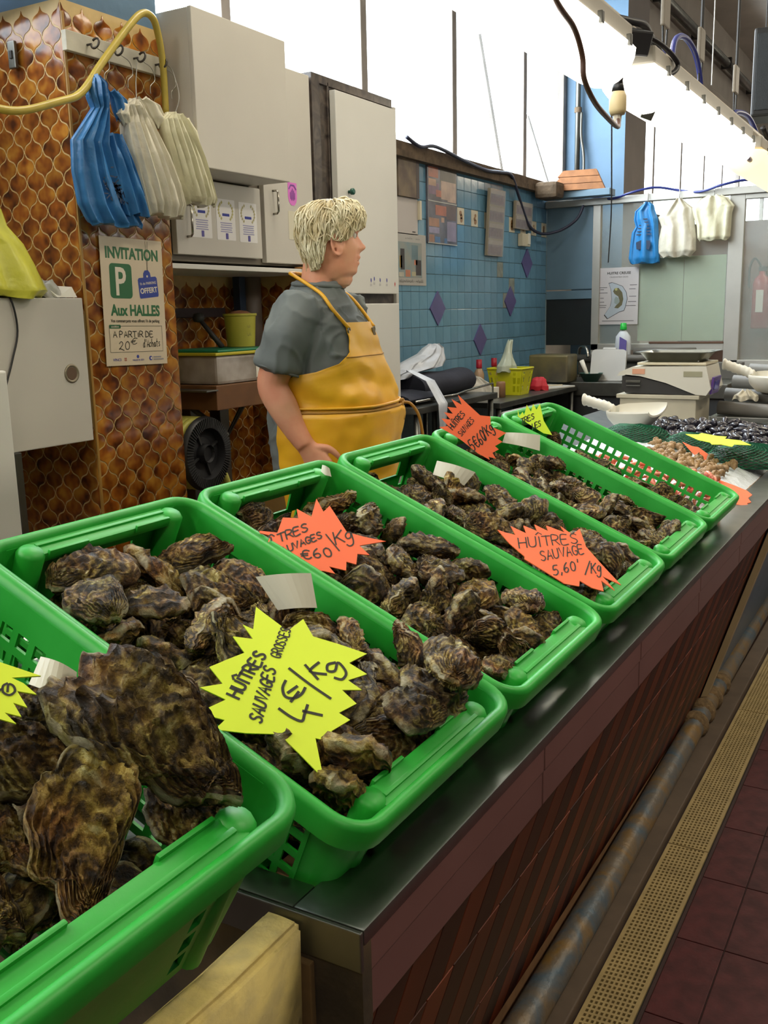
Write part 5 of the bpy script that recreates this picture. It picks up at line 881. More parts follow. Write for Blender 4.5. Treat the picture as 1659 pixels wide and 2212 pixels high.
# local frame on the pillar: a = +Y along wall, b = out of wall (+X)
def wallM(x, y, z):
    m = Matrix(((0, 1, 0, x), (1, 0, 0, y), (0, 0, 1, z), (0, 0, 0, 1))); return m
rail = empty('hook_rail', (-2.40, 2.46, 2.255), label='white painted rail with four screw hooks at the top of the amber pillar', cat='hook rail')
M_rail = mat('old_white_paint', (196, 190, 172), .55, var=.2, scale=14)
MB().bbox(0.006, .026, -.212, .215, -.030, .028, .002).build('board', M_rail, rail)
for k in range(4):
    y = -.129+.1*k
    h = MB().tube([(.026, y, 0), (.044, y, 0)] + arc((.060, y, 0), .016, 180, 500, 12, (1, 0, 0), (0, .3, .95)), .0035, 8).build('screw_hook', mat('dark_hook_metal', (84, 80, 76), .4, metal=.8), rail, smooth=True)
    MB().tube(spline([(.068, y, -.016), (.072, y+.03, -.03), (.078, y+.035, -.065), (.085, y+.005, -.09), (.09, y-.002, -.115)]), .0014, 6).build('wire_loop', M_wire, rail, smooth=True)
# blue bags
b = empty('blue_bag_bundle', (-2.30, 2.285, 2.1), label='bundle of blue printed carrier bags hanging on the amber pillar', cat='plastic bags')
Mb = Matrix(((0, 1, 0, 0), (1, 0, 0, 0), (0, 0, 1, 0), (0, 0, 0, 1)))
bag_part([(-.005, 0, .045, .012, .012), (0, 0, .025, .030, .024), (.0, 0, -.015, .032, .026), (.004, 0, -.045, .024, .020), (-.02, 0, -.10, .05, .024), (-.045, 0, -.15, .072, .026), (-.03, .0, -.24, .095, .024), (.0, 0, -.33, .115, .022), (.03, .0, -.375, .118, .02), (.034, 0, -.385, .112, .016)], 12, .013, 3, mat_=M_bagblue, name='bag_body', parent=b, M=Mb)
bag_part([(.05, .0, -.115, .028, .02), (.06, .01, -.19, .04, .035), (.085, .012, -.28, .05, .04), (.115, .01, -.35, .052, .034)], 8, .012, 8, mat_=M_bagblue, name='back_fold', parent=b, M=Mb)
bag_part([(.06, 0, .015, .02, .015), (.085, 0, -.005, .028, .02), (.095, 0, -.045, .03, .018), (.09, 0, -.065, .014, .01)], 5, .006, 5, mat_=M_bagblue, name='handle_loop', parent=b, M=Mb)
mb = MB(); rnd = random.Random(4)
for k in range(60):      # dark printed motif on the front of the bag
    cy, cz = rnd.gauss(.012, .022), rnd.gauss(-.285, .02)
    l = rnd.uniform(.008, .02); a = rnd.uniform(0, 6.28)
    mb.ribbon([(cy, cz), (cy+l*math.cos(a), cz+l*math.sin(a))], .004, frame((.0295, 0, 0), (0, 1, 0), (0, 0, 1)))
tag(mb.build('print', mat('dark_blue_print', (26, 48, 78), .5), b), kind='stuff')
# two bundles of white bags
b = empty('white_bag_bundle', (-2.29, 2.46, 2.1), label='thick bundle of white carrier bags between the blue bags and the cabinet', cat='plastic bags')
bag_part([(-.03, 0, .0, .016, .014), (-.035, 0, -.02, .04, .028), (-.02, 0, -.05, .05, .03), (-.02, 0, -.075, .062, .042), (.0, .01, -.16, .085, .055), (.03, .012, -.25, .095, .06), (.05, .012, -.31, .098, .055), (.055, .01, -.345, .085, .04)], 19, .010, 11, mat_=M_bagwhite, name='bag_body', parent=b, M=Mb)
bag_part([(.01, 0, .012, .02, .016), (.04, 0, -.0, .034, .024), (.065, 0, -.04, .036, .024), (.075, 0, -.065, .018, .014)], 5, .006, 5, mat_=M_bagwhite, name='handle_loop', parent=b, M=Mb)
bag_part([(-.07, 0, -.02, .02, .016), (-.085, 0, -.05, .024, .02), (-.07, 0, -.08, .014, .012)], 5, .005, 6, mat_=M_bagwhite, name='handle_loop', parent=b, M=Mb)
MB().tube([(.0, -.02, .0), (-.005, -.012, .06), (-.01, .005, .12)], .0018, 6).build('hanging_wire', M_wire, b)
b = empty('white_bag_bundle', (-2.27, 2.62, 2.08), label='pleated bundle of cream carrier bags hanging against the upper cabinet', cat='plastic bags')
bag_part([(-.03, 0, .0, .03, .02), (-.03, 0, -.02, .06, .035), (-.02, 0, -.06, .07, .045), (.01, 0, -.13, .078, .05), (.035, .0, -.20, .085, .052), (.06, .0, -.255, .086, .046), (.065, 0, -.275, .075, .034)], 21, .011, 21, mat_=M_bagcream, name='bag_body', parent=b, M=Mb)
bag_part([(.03, 0, -.005, .012, .01), (.06, .0, -.04, .02, .014), (.075, .0, -.10, .022, .012), (.07, 0, -.13, .01, .006)], 5, .004, 6, mat_=M_bagcream, name='handle_loop', parent=b, M=Mb)
MB().tube(spline([(-.01, -.02, 0), (0, -.0, .06), (-.02, .0, .14), (-.06, .02, .17)]), .0018, 6).build('hanging_wire', M_wire, b)
# yellow hose draped over the rail
tag(MB().tube(spline([(-2.33, 1.55, 2.15), (-2.32, 1.8, 2.03), (-2.31, 1.96, 2.0), (-2.30, 2.13, 2.05), (-2.30, 2.22, 2.09), (-2.31, 2.32, 2.19), (-2.31, 2.44, 2.315), (-2.31, 2.51, 2.375), (-2.32, 2.57, 2.38), (-2.335, 2.61, 2.34), (-2.34, 2.63, 2.25), (-2.345, 2.635, 2.1)], 7), .0115, 10).build('hose', M_hose, smooth=True), 'old yellow hose looped over the top of the amber pillar', 'hose')
t = empty('wall_switch', (-2.604, 2.246, 2.24), label='small grey switch plate high on the shaded side of the pillar', cat='switch')
MB().bbox(-.016, .016, -.012, 0, -.04, .04, .003).build('plate', M_steel_d, t)
MB().bbox(-.006, .006, -.016, -.011, -.012, .012, .002).build('rocker', M_dark, t)
# pale blue plastic pipes above the pillar side
for k, (a, b_) in enumerate((((-2.85, 2.215, 2.36), (-2.28, 2.12, 2.445)), ((-2.85, 2.20, 2.415), (-2.28, 2.10, 2.50)), ((-2.85, 2.19, 2.47), (-2.28, 2.08, 2.56)))):
    tag(MB().tube([a, b_], .026, 12).build('plastic_pipe', mat('pale_blue_pipe', (146, 172, 190), .4, var=.1), smooth=True), ('lowest', 'middle', 'uppermost')[k]+' of the pale blue pipes lying above the amber pillar side', 'pipe', 'pale blue pipes')
t = MB().lathe([(.0, -.002), (.010, 0), (.012, .02), (.0, .032)], 12, Matrix.Translation((-2.385, 2.25, 2.376))).build('corner_knob', mat('cream_knob', (176, 160, 122), .6), smooth=True)
tag(t, 'round cream knob on the top corner of the amber pillar', 'knob')

# invitation poster
ps = empty('parking_poster', (-2.392, 2.4725, 1.481), label='white INVITATION parking poster taped to the front of the amber pillar', cat='poster')
ps.rotation_euler = (R(-1.2), 0, 0)
MB().box(0, .0012, -.144, .144, -.208, .208).build('sheet', mat('poster_paper', (216, 200, 172), .35, var=.04, scale=8), ps)
G_ = mat('poster_green', (40, 104, 62), .45); B_ = mat('poster_blue', (46, 66, 150), .45); Wp = mat('poster_white', (226, 216, 196), .45)
def PX(a, z): return on_x(.0016, a, z)
def rrect(w, h, r, n=4):
    return [(x, y) for x, y in rr_loop(w/2, h/2, r, n)]
def flat(name, poly, m, parent, M, h=.0004): return MB().prism(poly, 0, h, M).build(name, m, parent)
text('INVITATION', .050, G_, ps, PX(0, .141), align='CENTER', bold=.0018, sx=.88)
flat('parking_sign', rrect(.100, .112, .014), G_, ps, PX(-.058, .068))
text('P', .128, Wp, ps, PX(-.062, .023) @ Matrix.Translation((0, 0, .0007)), align='CENTER', bold=.002, sx=.8)
Mt = PX(.068, .055) @ Matrix.Rotation(R(6), 4, 'Z')
flat('hang_tag', [(-.043, -.038), (.043, -.038), (.046, -.032), (.046, .024), (.04, .030), (.018, .030), (.016, .044), (.008, .053), (-.008, .053), (-.016, .044), (-.018, .030), (-.04, .030), (-.046, .024), (-.046, -.032)], B_, ps, Mt)
flat('tag_hole', [(.004*math.cos(k*.785), .033+.004*math.sin(k*.785)) for k in range(8)], Wp, ps, Mt @ Matrix.Translation((0, 0, .0006)))
text('1h de PARKING', .0125, Wp, ps, Mt @ Matrix.Translation((0, .006, .0006)), align='CENTER', sx=.95)
text('OFFERT', .025, Wp, ps, Mt @ Matrix.Translation((0, -.022, .0006)), align='CENTER', bold=.0006, sx=.95)
flat('tag_string', [(.066, .105), (.067, .105), (.064, .203), (.063, .203)], M_ink, ps, PX(0, 0)); flat('tag_string', [(.068, .105), (.069, .105), (.074, .203), (.073, .203)], M_ink, ps, PX(0, 0))
text('Aux HALLES', .049, G_, ps, PX(.004, -.043), align='CENTER', bold=.0018, sx=.88)
text('Vos commerçants vous offrent 1h de parking', .0145, M_ink, ps, PX(0, -.066), align='CENTER', bold=.0002, sx=.86)
mb = MB()
for a in range(4):
    q = [(-.124, -.164), (.124, -.164), (.124, -.078), (-.124, -.078)]
    mb.ribbon([q[a], q[(a+1) % 4]], .0012, PX(0, 0))
mb.build('box_outline', M_ink, ps)
flat('green_tab', rrect(.052, .012, .004), G_, ps, PX(-.098, -.080))
text('condition', .009, Wp, ps, PX(-.098, -.083) @ Matrix.Translation((0, 0, .0006)), align='CENTER')
mb = MB(); MM = PX(0, 0)
handwrite(mb, 'A PARTiR DE', MM, (-.108, -.115), (.0215, 0), (0, .019), .0028, seed=2)
handwrite(mb, '20', MM, (-.085, -.155), (.030, 0), (.002, .026), .0026, seed=3)
handwrite(mb, 'e', MM, (-.028, -.140), (.035, .004), (.003, .020), .0024, seed=4)
handwrite(mb, "d'Achats", MM, (.028, -.150), (.0135, .0005), (.0015, .024), .0024, pitch=.85, seed=5)
mb.build('handwriting', M_ink, ps)
text('VINCI', .013, M_ink_blue, ps, PX(-.115, -.193), sx=1.1)
mb = MB()
for k in range(4):
    a = R(45+90*k); mb.prism([(.004*math.cos(a)-.0022, .004*math.sin(a)), (.004*math.cos(a), .004*math.sin(a)+.0032), (.004*math.cos(a)+.0022, .004*math.sin(a)), (.004*math.cos(a), .004*math.sin(a)-.0032)], 0, .0004, PX(-.058, -.188))
mb.build('small_emblem', mat('poster_red', (170, 60, 50), .5), ps)
text('HALLES DE SÈTE', .0075, M_ink_blue, ps, PX(.002, -.194), align='CENTER')
flat('round_emblem', [(.006*math.cos(k*.63), .006*math.sin(k*.63)) for k in range(10)], M_ink_blue, ps, PX(.0, -.180))
flat('round_emblem', [(.008*math.cos(k*.63), .008*math.sin(k*.63)) for k in range(10)], M_ink_blue, ps, PX(.062, -.187))
flat('round_emblem_core', [(.004*math.cos(k*.63), .004*math.sin(k*.63)) for k in range(10)], Wp, ps, PX(.064, -.187) @ Matrix.Translation((0, 0, .0006)))
for k in range(2): flat('print_line', rrect(.05-.012*k, .004, .001), mat('grey_print', (150, 146, 150), .6), ps, PX(.100-.006*k, -.191+.008*k))

# left wall cabinet with finger hole
c = empty('wall_cabinet', (-2.6, 1.93, 1.045), label='white wall cabinet with a round finger pull left of the amber pillar', cat='cabinet')
MB().bbox(-.24, .198, -.30, .30, 0, .45, .003).build('body', M_white, c)
dr_ = MB().bbox(.20, .22, -.30, .302, .0, .45, .003).build('door', M_white, c)
MB().lathe([(.020, 0), (.024, .003), (.028, .003), (.030, 0)], 24, Matrix.Translation((.2205, .233, .218)) @ Matrix.Rotation(R(90), 4, 'Y')).build('finger_ring', mat('brass_ring', (142, 132, 112), .4, metal=.5), dr_, smooth=True)
MB().lathe([(.021, 0), (.019, .001)], 20, Matrix.Translation((.2205, .233, .218)) @ Matrix.Rotation(R(90), 4, 'Y')).build('finger_cup', mat('brown_cup', (96, 74, 56), .6), dr_)
t = MB().bbox(-2.40, -2.375, 1.915, 1.94, 0, 1.044, .003).build('cabinet_leg_post', M_steel_d); tag(t, 'thin grey metal post under the left end of the wall cabinet', 'post')
tag(MB().tube(spline([(-2.40, 1.94, 1.505), (-2.374, 1.954, 1.49), (-2.373, 1.966, 1.40), (-2.373, 1.935, 1.31), (-2.373, 1.90, 1.22), (-2.373, 1.89, 1.1)]), .003, 6).build('cable', M_black, smooth=True), 'thin black wire hanging down over the wall cabinet door', 'cable')
f_ = empty('fridge', (-2.5, 1.45, 0), label='tall white panel of an appliance at the very left edge', cat='fridge')
MB().bbox(.0, .30, -.35, .17, 0, 1.32, .008).build('body', M_white2, f_)
MB().bbox(.305, .33, -.35, .30, .05, 1.30, .006).build('door', M_white2, f_)
b = empty('yellow_bag', (-2.45, 1.98, 1.497), label='crumpled yellow plastic bag standing on the wall cabinet', cat='bag')
bag_part([(-.02, 0, .0, .15, .10), (-.015, 0, .02, .175, .11), (-.03, 0, .09, .155, .10), (-.04, 0, .15, .125, .085), (-.07, 0, .20, .10, .07), (-.08, 0, .245, .10, .06), (-.08, 0, .275, .07, .045), (-.08, 0, .29, .03, .02)], 6, .012, 31, mat_=M_bagyel, name='bag_body', parent=b, M=Mb, sharp=1.0)
b = empty('crumpled_wrap', (-2.47, 2.17, 1.497), label='crumpled clear wrap beside the yellow bag', cat='wrap')
bag_part([(0, 0, 0, .05, .06), (0, 0, .02, .05, .055), (-.01, 0, .05, .025, .03)], 6, .008, 12, mat_=mat('clear_wrap', (190, 188, 178), .25, var=.2, scale=20, bump=.3, bscale=60), name='wrap', parent=b, M=Mb)
tag(MB().add([(-2.40, 2.15, 1.4975), (-2.40, 2.23, 1.4975), (-2.42, 2.23, 1.53), (-2.45, 2.15, 1.535), (-2.41, 2.15, 1.4975), (-2.41, 2.23, 1.4975), (-2.43, 2.23, 1.531), (-2.46, 2.15, 1.536)], [(0, 1, 2, 3), (4, 5, 6, 7), (0, 1, 5, 4), (1, 2, 6, 5), (2, 3, 7, 6), (3, 0, 4, 7)]).build('paper_slip', M_paper), 'folded white slip of paper on the right end of the wall cabinet', 'paper')

# upper cabinet and the lower row of doors
c = empty('upper_cabinet', (-2.55, 2.955, 1.93), label='large white box cabinet projecting above the row of doors', cat='cabinet')
MB().bbox(-.29, .272, -.262, .265, 0, .505, .003).build('body', M_white, c)
MB().bbox(.273, .290, -.264, .267, 0, .506, .003).build('door', M_white, c)
c = empty('door_cabinet', (-2.62, 3.16, 1.60), label='white wall cabinet with two doors, handles and award stickers', cat='cabinet')
MB().bbox(-.22, .16, -.475, .475, .03, .325, .002).box(-.22, .16, .06, .475, .325, .81).build('body', mat('cabinet_inside', (116, 108, 96), .6), c)
MB().bbox(-.22, .205, -.478, .50, 0, .018, .002).build('bottom_shelf', M_white2, c)
d1 = MB().bbox(.165, .19, -.412, .092, .052, .322, .003).build('door', M_white, c)
d2 = MB().bbox(.165, .19, .118, .470, .038, .812, .003).build('door', M_white, c)
def bar_handle(p, y, z0, z1):
    MB().tube([(.19, y, z0), (.208, y, z0), (.216, y, z0+.008), (.216, y, z1-.008), (.208, y, z1), (.19, y, z1)], .0045, 8).build('handle', M_chrome, p, smooth=True)
bar_handle(d1, -.356, .115, .225); bar_handle(d2, .178, .232, .322)
M_gold = mat('gold_wreath', (168, 160, 118), .4, metal=.3)
for k, y in enumerate((-.272, -.131, .006)):
    z = .190-.002*k; s = flat('award_sticker', rrect(.112, .150, .004), mat('sticker_white', (224, 222, 220), .3), d1, on_x(.1905, y, z))
    mb = MB()
    for sd in (-1, 1):
        for q in range(7):
            a = R(-50+q*18); cx, cz = sd*.042*math.cos(a), .030+.036*math.sin(a)
            mb.prism([(cx-.006, cz), (cx, cz+.009), (cx+.005, cz+.002), (cx, cz-.005)], 0, .0004, on_x(.1912, y, z))
    tag(mb.build('wreath', M_gold if k != 1 else mat('yellow_wreath', (186, 178, 110), .5), s), kind='stuff')
    flat('print_line', rrect(.042, .010, .002), M_ink_blue, s, on_x(.1912, y, z+.018))
    for q in range(5): flat('print_line', rrect(.07-.006*(q % 2), .0035, .001), mat('lilac_print', (150, 148, 186), .6), s, on_x(.1912, y, z-.012-.008*q))
    flat('blue_badge', rrect(.015, .022, .002), mat('violet_badge', (84, 78, 150), .5), s, on_x(.1912, y+.002, z-.060))
s = flat('pink_sticker', [(-.032, .045), (.032, .045), (.032, -.015), (.026, -.033), (.012, -.046), (-.012, -.046), (-.026, -.033), (-.032, -.015)], mat('pink_sticker', (214, 112, 198), .4), d2, on_x(.1905, .316, .322))
mb = MB(); rnd = random.Random(7)
for q in range(5): mb.ribbon([(-.016+q*.008, .02-.008*abs(q-2)), (-.014+q*.007, -.02-.005*(q % 2))], .0045, on_x(.1912, .316, .322))
mb.ribbon([(-.024, .02), (-.012, .034), (.012, .034), (.024, .02)], .007, on_x(.1912, .316, .322))
mb.build('sticker_figure', mat('purple_print', (122, 66, 150), .5), s)
s = flat('note', rrect(.075, .115, .002), mat('cream_note', (206, 200, 176), .5), d2, on_x(.1905, .318, .195))
flat('note_print', rrect(.02, .03, .002), mat('grey_print2', (120, 114, 110), .6), s, on_x(.1912, .330, .205))
tag(MB().bbox(-2.45, -2.41, 3.50, 3.60, 1.619, 1.627, .001).build('wooden_stick', mat('stick_wood', (176, 128, 74), .6)), 'small wooden stick lying on the edge of the cabinet shelf', 'stick')

# tall cabinet in dark marble frame
c = empty('tall_cabinet', (-2.62, 3.985, 0), label='tall white cabinet in a dark marble surround behind the man', cat='cabinet')
MB().bbox(-.22, .195, -.222, -.212, 0, 2.41, .002).box(-.22, .195, -.345, .345, 2.395, 2.43).box(-.22, .185, -.284, .345, 0, 2.395).box(-.22, .195, -.345, -.284, 1.64, 2.395).build('marble_surround', M_marble, c)
d1 = MB().bbox(.197, .228, -.212, .325, 1.518, 2.378, .003).build('door', M_white2, c)
d2 = MB().bbox(.197, .228, -.212, .325, .08, 1.472, .003).build('door', M_white2, c)
MB().lathe([(.007, 0), (.007, .012), (.014, .014), (.0145, .026), (.010, .030), (.0, .030)], 16, Matrix.Translation((.228, -.123, 1.962)) @ Matrix.Rotation(R(90), 4, 'Y')).build('knob', mat('green_knob', (30, 82, 70), .3), d1, smooth=True)
for k, (y, z) in enumerate(((.055, 1.578), (.085, 1.585), (.14, 1.580), (.205, 1.580))):
    flat('blue_fish_sticker', [(0, -.010), (.005, -.002), (.004, .008), (-.002, .012), (-.004, 0)], M_ink_blue, d1, on_x(.2283, y, z))
    flat('grey_mark', rrect(.016, .012, .002), mat('pale_mark', (190, 188, 184), .6), d1, on_x(.2283, y, z-.020))
flat('red_mark', [(0, -.014), (.005, 0), (0, .012), (-.005, 0)], mat('red_mark', (190, 50, 50), .6), d1, on_x(.2283, .285, 1.565))
s = flat('notice', rrect(.13, .24, .002), M_paper, d2, on_x(.2283, -.10, 1.33))
flat('notice_print', rrect(.05, .05, .002), M_ink_blue, s, on_x(.229, -.085, 1.36))
tag(MB().bbox(-2.84, -2.42, 4.335, 4.36, 0, 2.40, .002).build('side_board', M_white), 'white board edge closing the right side of the tall cabinet', 'board')

# ---- niche: rail, bucket, storage box, bench, hose reel, pipes
t = empty('knife_rail', (-2.80, 3.22, 1.445), label='dark magnetic rail fixed across the tiled niche', cat='rail')
MB().bbox(-.03, .02, -.21, .21, -.020, .020, .003).build('bar', mat('rail_dark', (48, 38, 42), .4, metal=.3), t); MB().bbox(-.032, .024, -.225, -.208, -.022, .022, .003).build('end_cap', M_black, t)
t = empty('waste_pipe', (-2.79, 3.63, 1.25), label='grey plastic waste pipe beside a dark blue pipe in the niche', cat='pipe')
MB().tube([(0, 0, 0), (0, 0, .37)], .048, 16).build('grey_tube', mat('grey_pvc', (126, 112, 100), .4, var=.2), t, smooth=True)
MB().bbox(-.02, .02, -.105, -.062, 0, .37, .004).build('blue_post', mat('dark_blue_post', (38, 56, 78), .5), t)
bn = empty('wooden_bench', (-2.62, 3.13, 1.07), label='brown wooden shelf with metal drawer fronts inside the niche', cat='shelf')
MB().bbox(-.2, .18, -.20, .205, 0, .095, .003).build('board', mat('bench_wood', (110, 72, 38), .6, var=.25, scale=10), bn)
MB().bbox(-.2, .19, -.27, -.20, .075, .082, .002).build('bracket_plate', M_steel_d, bn)
MB().bbox(.1, .205, .205, .36, -.03, .10, .003).build('drawer_front', M_steel_d, bn); MB().bbox(.203, .21, .22, .345, .005, .09, .002).build('drawer_panel', mat('drawer_grey', (90, 88, 92), .4, metal=.5), bn)
MB().tube([(-.05, -.10, 0), (.02, .05, -.13), (.06, .12, 0)], .012, 6).build('brace', M_steel_d, bn)
MB().bbox(-.15, -.09, -.05, .01, -1.06, 0, .004).build('leg', M_steel_d, bn); MB().bbox(-.15, -.09, .14, .20, -1.06, 0, .004).build('leg', M_steel_d, bn)
bx = empty('storage_box', (-2.60, 3.14, 1.166), label='clear plastic storage box with green and yellow lid on the niche shelf', cat='box')
MB().bbox(-.14, .14, -.175, .22, 0, .112, .012).build('tub', mat('cloudy_plastic', (120, 110, 96), .25, rgb2=(176, 168, 160), scale=6), bx)
MB().bbox(-.15, .15, -.19, .235, .112, .124, .004).build('yellow_rim', mat('yellow_rim', (184, 172, 40), .4), bx)
MB().bbox(-.145, .145, -.17, .225, .1245, .134, .004).build('green_lid', mat('green_lid', (22, 118, 84), .4), bx)
MB().tube([(.141, .10, .085), (.158, .105, .07), (.16, .14, .062), (.158, .175, .07), (.141, .18, .085)], .008, 8).build('blue_handle', mat('blue_handle', (36, 64, 180), .35), bx, smooth=True)
MB().bbox(.1405, .1425, .07, .15, .015, .06, .001).build('white_label', M_paper, bx)
bk = empty('bucket', (-2.60, 3.30, 1.302), label='small yellow bucket with dark scribbles on top of the storage box', cat='bucket')
MB().lathe([(.0, 0), (.058, 0), (.066, .125), (.071, .127), (.071, .136), (.064, .136), (.056, .01), (.0, .01)], 28, cap=False).build('pail', mat('yellow_pail', (182, 176, 64), .4, var=.15), bk, ang=40)
MB().lathe([(.0, .12), (.055, .122), (.06, .13), (.03, .146), (.0, .15)], 16, cap=False).build('contents', mat('pail_contents', (150, 100, 66), .8, var=.4, scale=40), bk, smooth=True)
mb = MB(); Mh = frame((.0645, -.02, .055), (-.35, 1, 0), (0, 0, 1))
rnd = random.Random(8)
for z in (.028, -.004): mb.ribbon([(-.034+.0055*q, z+rnd.uniform(-.007, .007)) for q in range(13)], .0018, Mh)
mb.build('handwriting', M_ink, bk)
tag(MB().tube([(-2.62, 3.20, 1.302), (-2.70, 3.17, 1.41)], [.012, .009], 10).lathe([(.0, -.02), (.02, -.016), (.026, 0), (.02, .016), (0, .02)], 12, Matrix.Translation((-2.71, 3.165, 1.425))).build('brush', M_dark, smooth=True), 'dark dish brush leaning left of the yellow bucket', 'brush')
rl = empty('hose_reel', (-2.53, 2.885, -.006), (0, 0, R(3)), label='black hose reel wound with yellow hose standing in the niche', cat='hose reel')
Mr = Matrix.Translation((0.06, 0, .912)) @ Matrix.Rotation(R(90), 4, 'Y')
mb = MB().lathe([(.0, .0), (.030, .0), (.034, .012), (.040, -.02), (.094, -.028), (.098, .0), (.100, .012), (.138, .010), (.144, .002), (.146, -.012), (.10, -.02), (.0, -.03)], 48, Mr, cap=False)
disc = mb.build('front_disc', mat('reel_black', (34, 34, 36), .5), rl, ang=35)
mb = MB()
for k in range(72):
    a = 2*math.pi*k/72; mb.box(.101, .139, -.0016, .0016, .010, .0155, Mr @ Matrix.Rotation(a, 4, 'Z'))
mb.build('rib_ring', mat('reel_rib', (54, 54, 54), .5), rl)
for k in range(4): MB().box(.034, .095, -.004, .004, -.022, -.012, Mr @ Matrix.Rotation(k*math.pi/2+.4, 4, 'Z')).build('spoke', mat('reel_rib', (54, 54, 54), .5), rl)
MB().lathe([(.145, -.145), (.146, -.155), (.0, -.155)], 40, Mr, cap=False).build('rear_disc', MATS['reel_black'], rl)
mb = MB()
for j in range(4): mb.tube(arc((.06-.045-.027*j, 0, .912), .130, 0, 360, 28, (0, 1, 0), (0, 0, 1)), .0145, 8, closed=True)
mb.build('hose_coil', mat('lime_hose', (184, 180, 84), .45, var=.1), rl, smooth=True)
for k in range(3): MB().tube(spline([(-.02-.05*k, .128, .93), (.02-.03*k, .15, .82), (.04-.02*k, .19+.02*k, .66), (.05, .22+.03*k, .4), (.03, .22+.03*k, .02)]), .0145, 8).build('hose_run', MATS['lime_hose'], rl, smooth=True)
for y in (-.10, .10): MB().tube([(-.10, y*.2, .912), (-.10, y*1.6, .012), (-.2, y*1.6, .012)], .012, 8).build('stand_leg', M_black, rl)

# ================================================================== the man behind the counter
M_skin = mat('skin', (220, 162, 128), .5, rgb2=(208, 138, 108), scale=9, bump=.05, bscale=60, sub=.08)
M_shirt = mat('grey_tshirt', (102, 108, 106), .85, var=.10, scale=14, bump=.10, bscale=18)
M_apron = mat('yellow_oilskin', (226, 170, 30), .42, rgb2=(206, 148, 26), scale=5, bump=.10, bscale=12)
M_hair = mat('shaded_hair_shell', (168, 154, 118), .6, rgb2=(120, 106, 76), scale=26)  # shell toned darker so gaps between strands read as shade
man = empty('person', (-1.725, 2.627, 0), (0, 0, R(12)), 'white-haired man in grey T-shirt and yellow apron looking away to the right', 'person')
def lerp_rows(rows, z):
    if z <= rows[0][0]: return rows[0][1:]
    for a, b in zip(rows, rows[1:]):
        if z <= b[0]:
            t = (z-a[0])/(b[0]-a[0]); t = t*t*(3-2*t)*.4+t*.6
            return tuple(p*(1-t)+q*t for p, q in zip(a[1:], b[1:]))
    return rows[-1][1:]
TORSO = [(.80, -.145, .150, .185), (.90, -.155, .172, .195), (1.00, -.162, .186, .205), (1.10, -.166, .192, .210), (1.18, -.168, .182, .212), (1.26, -.166, .155, .212), (1.34, -.160, .122, .210), (1.40, -.148, .095, .205), (1.445, -.128, .070, .180), (1.475, -.110, .052, .135), (1.50, -.092, .045, .088), (1.525, -.080, .040, .068)]
def torso_pt(z, th, off=0.):
    b, f, w = lerp_rows(TORSO, z); c = (b+f)/2
    ct, st = math.cos(th), math.sin(th)
    e = .82
    x = c + ((f-b)/2+off)*(abs(ct)**e)*(1 if ct > 0 else -1); y = (w+off)*(abs(st)**e)*(1 if st > 0 else -1)
    return Vector((x, y, z))
def loft(mb, rings, cap=True):
    n = len(rings[0]); vs = [p for r in rings for p in r]
    fs = [(i*n+k, i*n+(k+1) % n, (i+1)*n+(k+1) % n, (i+1)*n+k) for i in range(len(rings)-1) for k in range(n)]
    if cap: fs += [tuple(range(n))[::-1], tuple((len(rings)-1)*n+k for k in range(n))]
    return mb.add(vs, fs)
def torso_loft(mb, off, z0, z1, nz=34, n=48):
    return loft(mb, [[torso_pt(z0+(z1-z0)*i/nz, 2*math.pi*k/n, off) for k in range(n)] for i in range(nz+1)])
def remesh(mb, name, m, parent, voxel, disp=None, smooth=4):
    """fuse overlapping closed shells into one continuous skin"""
    o = bpy.data.objects.new('tmp', mb.mesh('tmp', m)); COL.objects.link(o)
    md = o.modifiers.new('r', 'REMESH'); md.mode = 'VOXEL'; md.voxel_size = voxel; md.use_smooth_shade = True
    ms = o.modifiers.new('s', 'SMOOTH'); ms.factor = .5; ms.iterations = smooth
    dg = bpy.context.evaluated_depsgraph_get(); me = bpy.data.meshes.new_from_object(o.evaluated_get(dg)); bpy.data.objects.remove(o)
    me.name = name
    if disp:
        ns = [v.normal.copy() for v in me.vertices]
        for v, n in zip(me.vertices, ns): v.co += n*disp(v.co)
    me.polygons.foreach_set('use_smooth', [True]*len(me.polygons))
    me.materials.clear(); me.materials.append(m); me.update()
    r = bpy.data.objects.new(name, me); COL.objects.link(r); r.parent = parent; return r
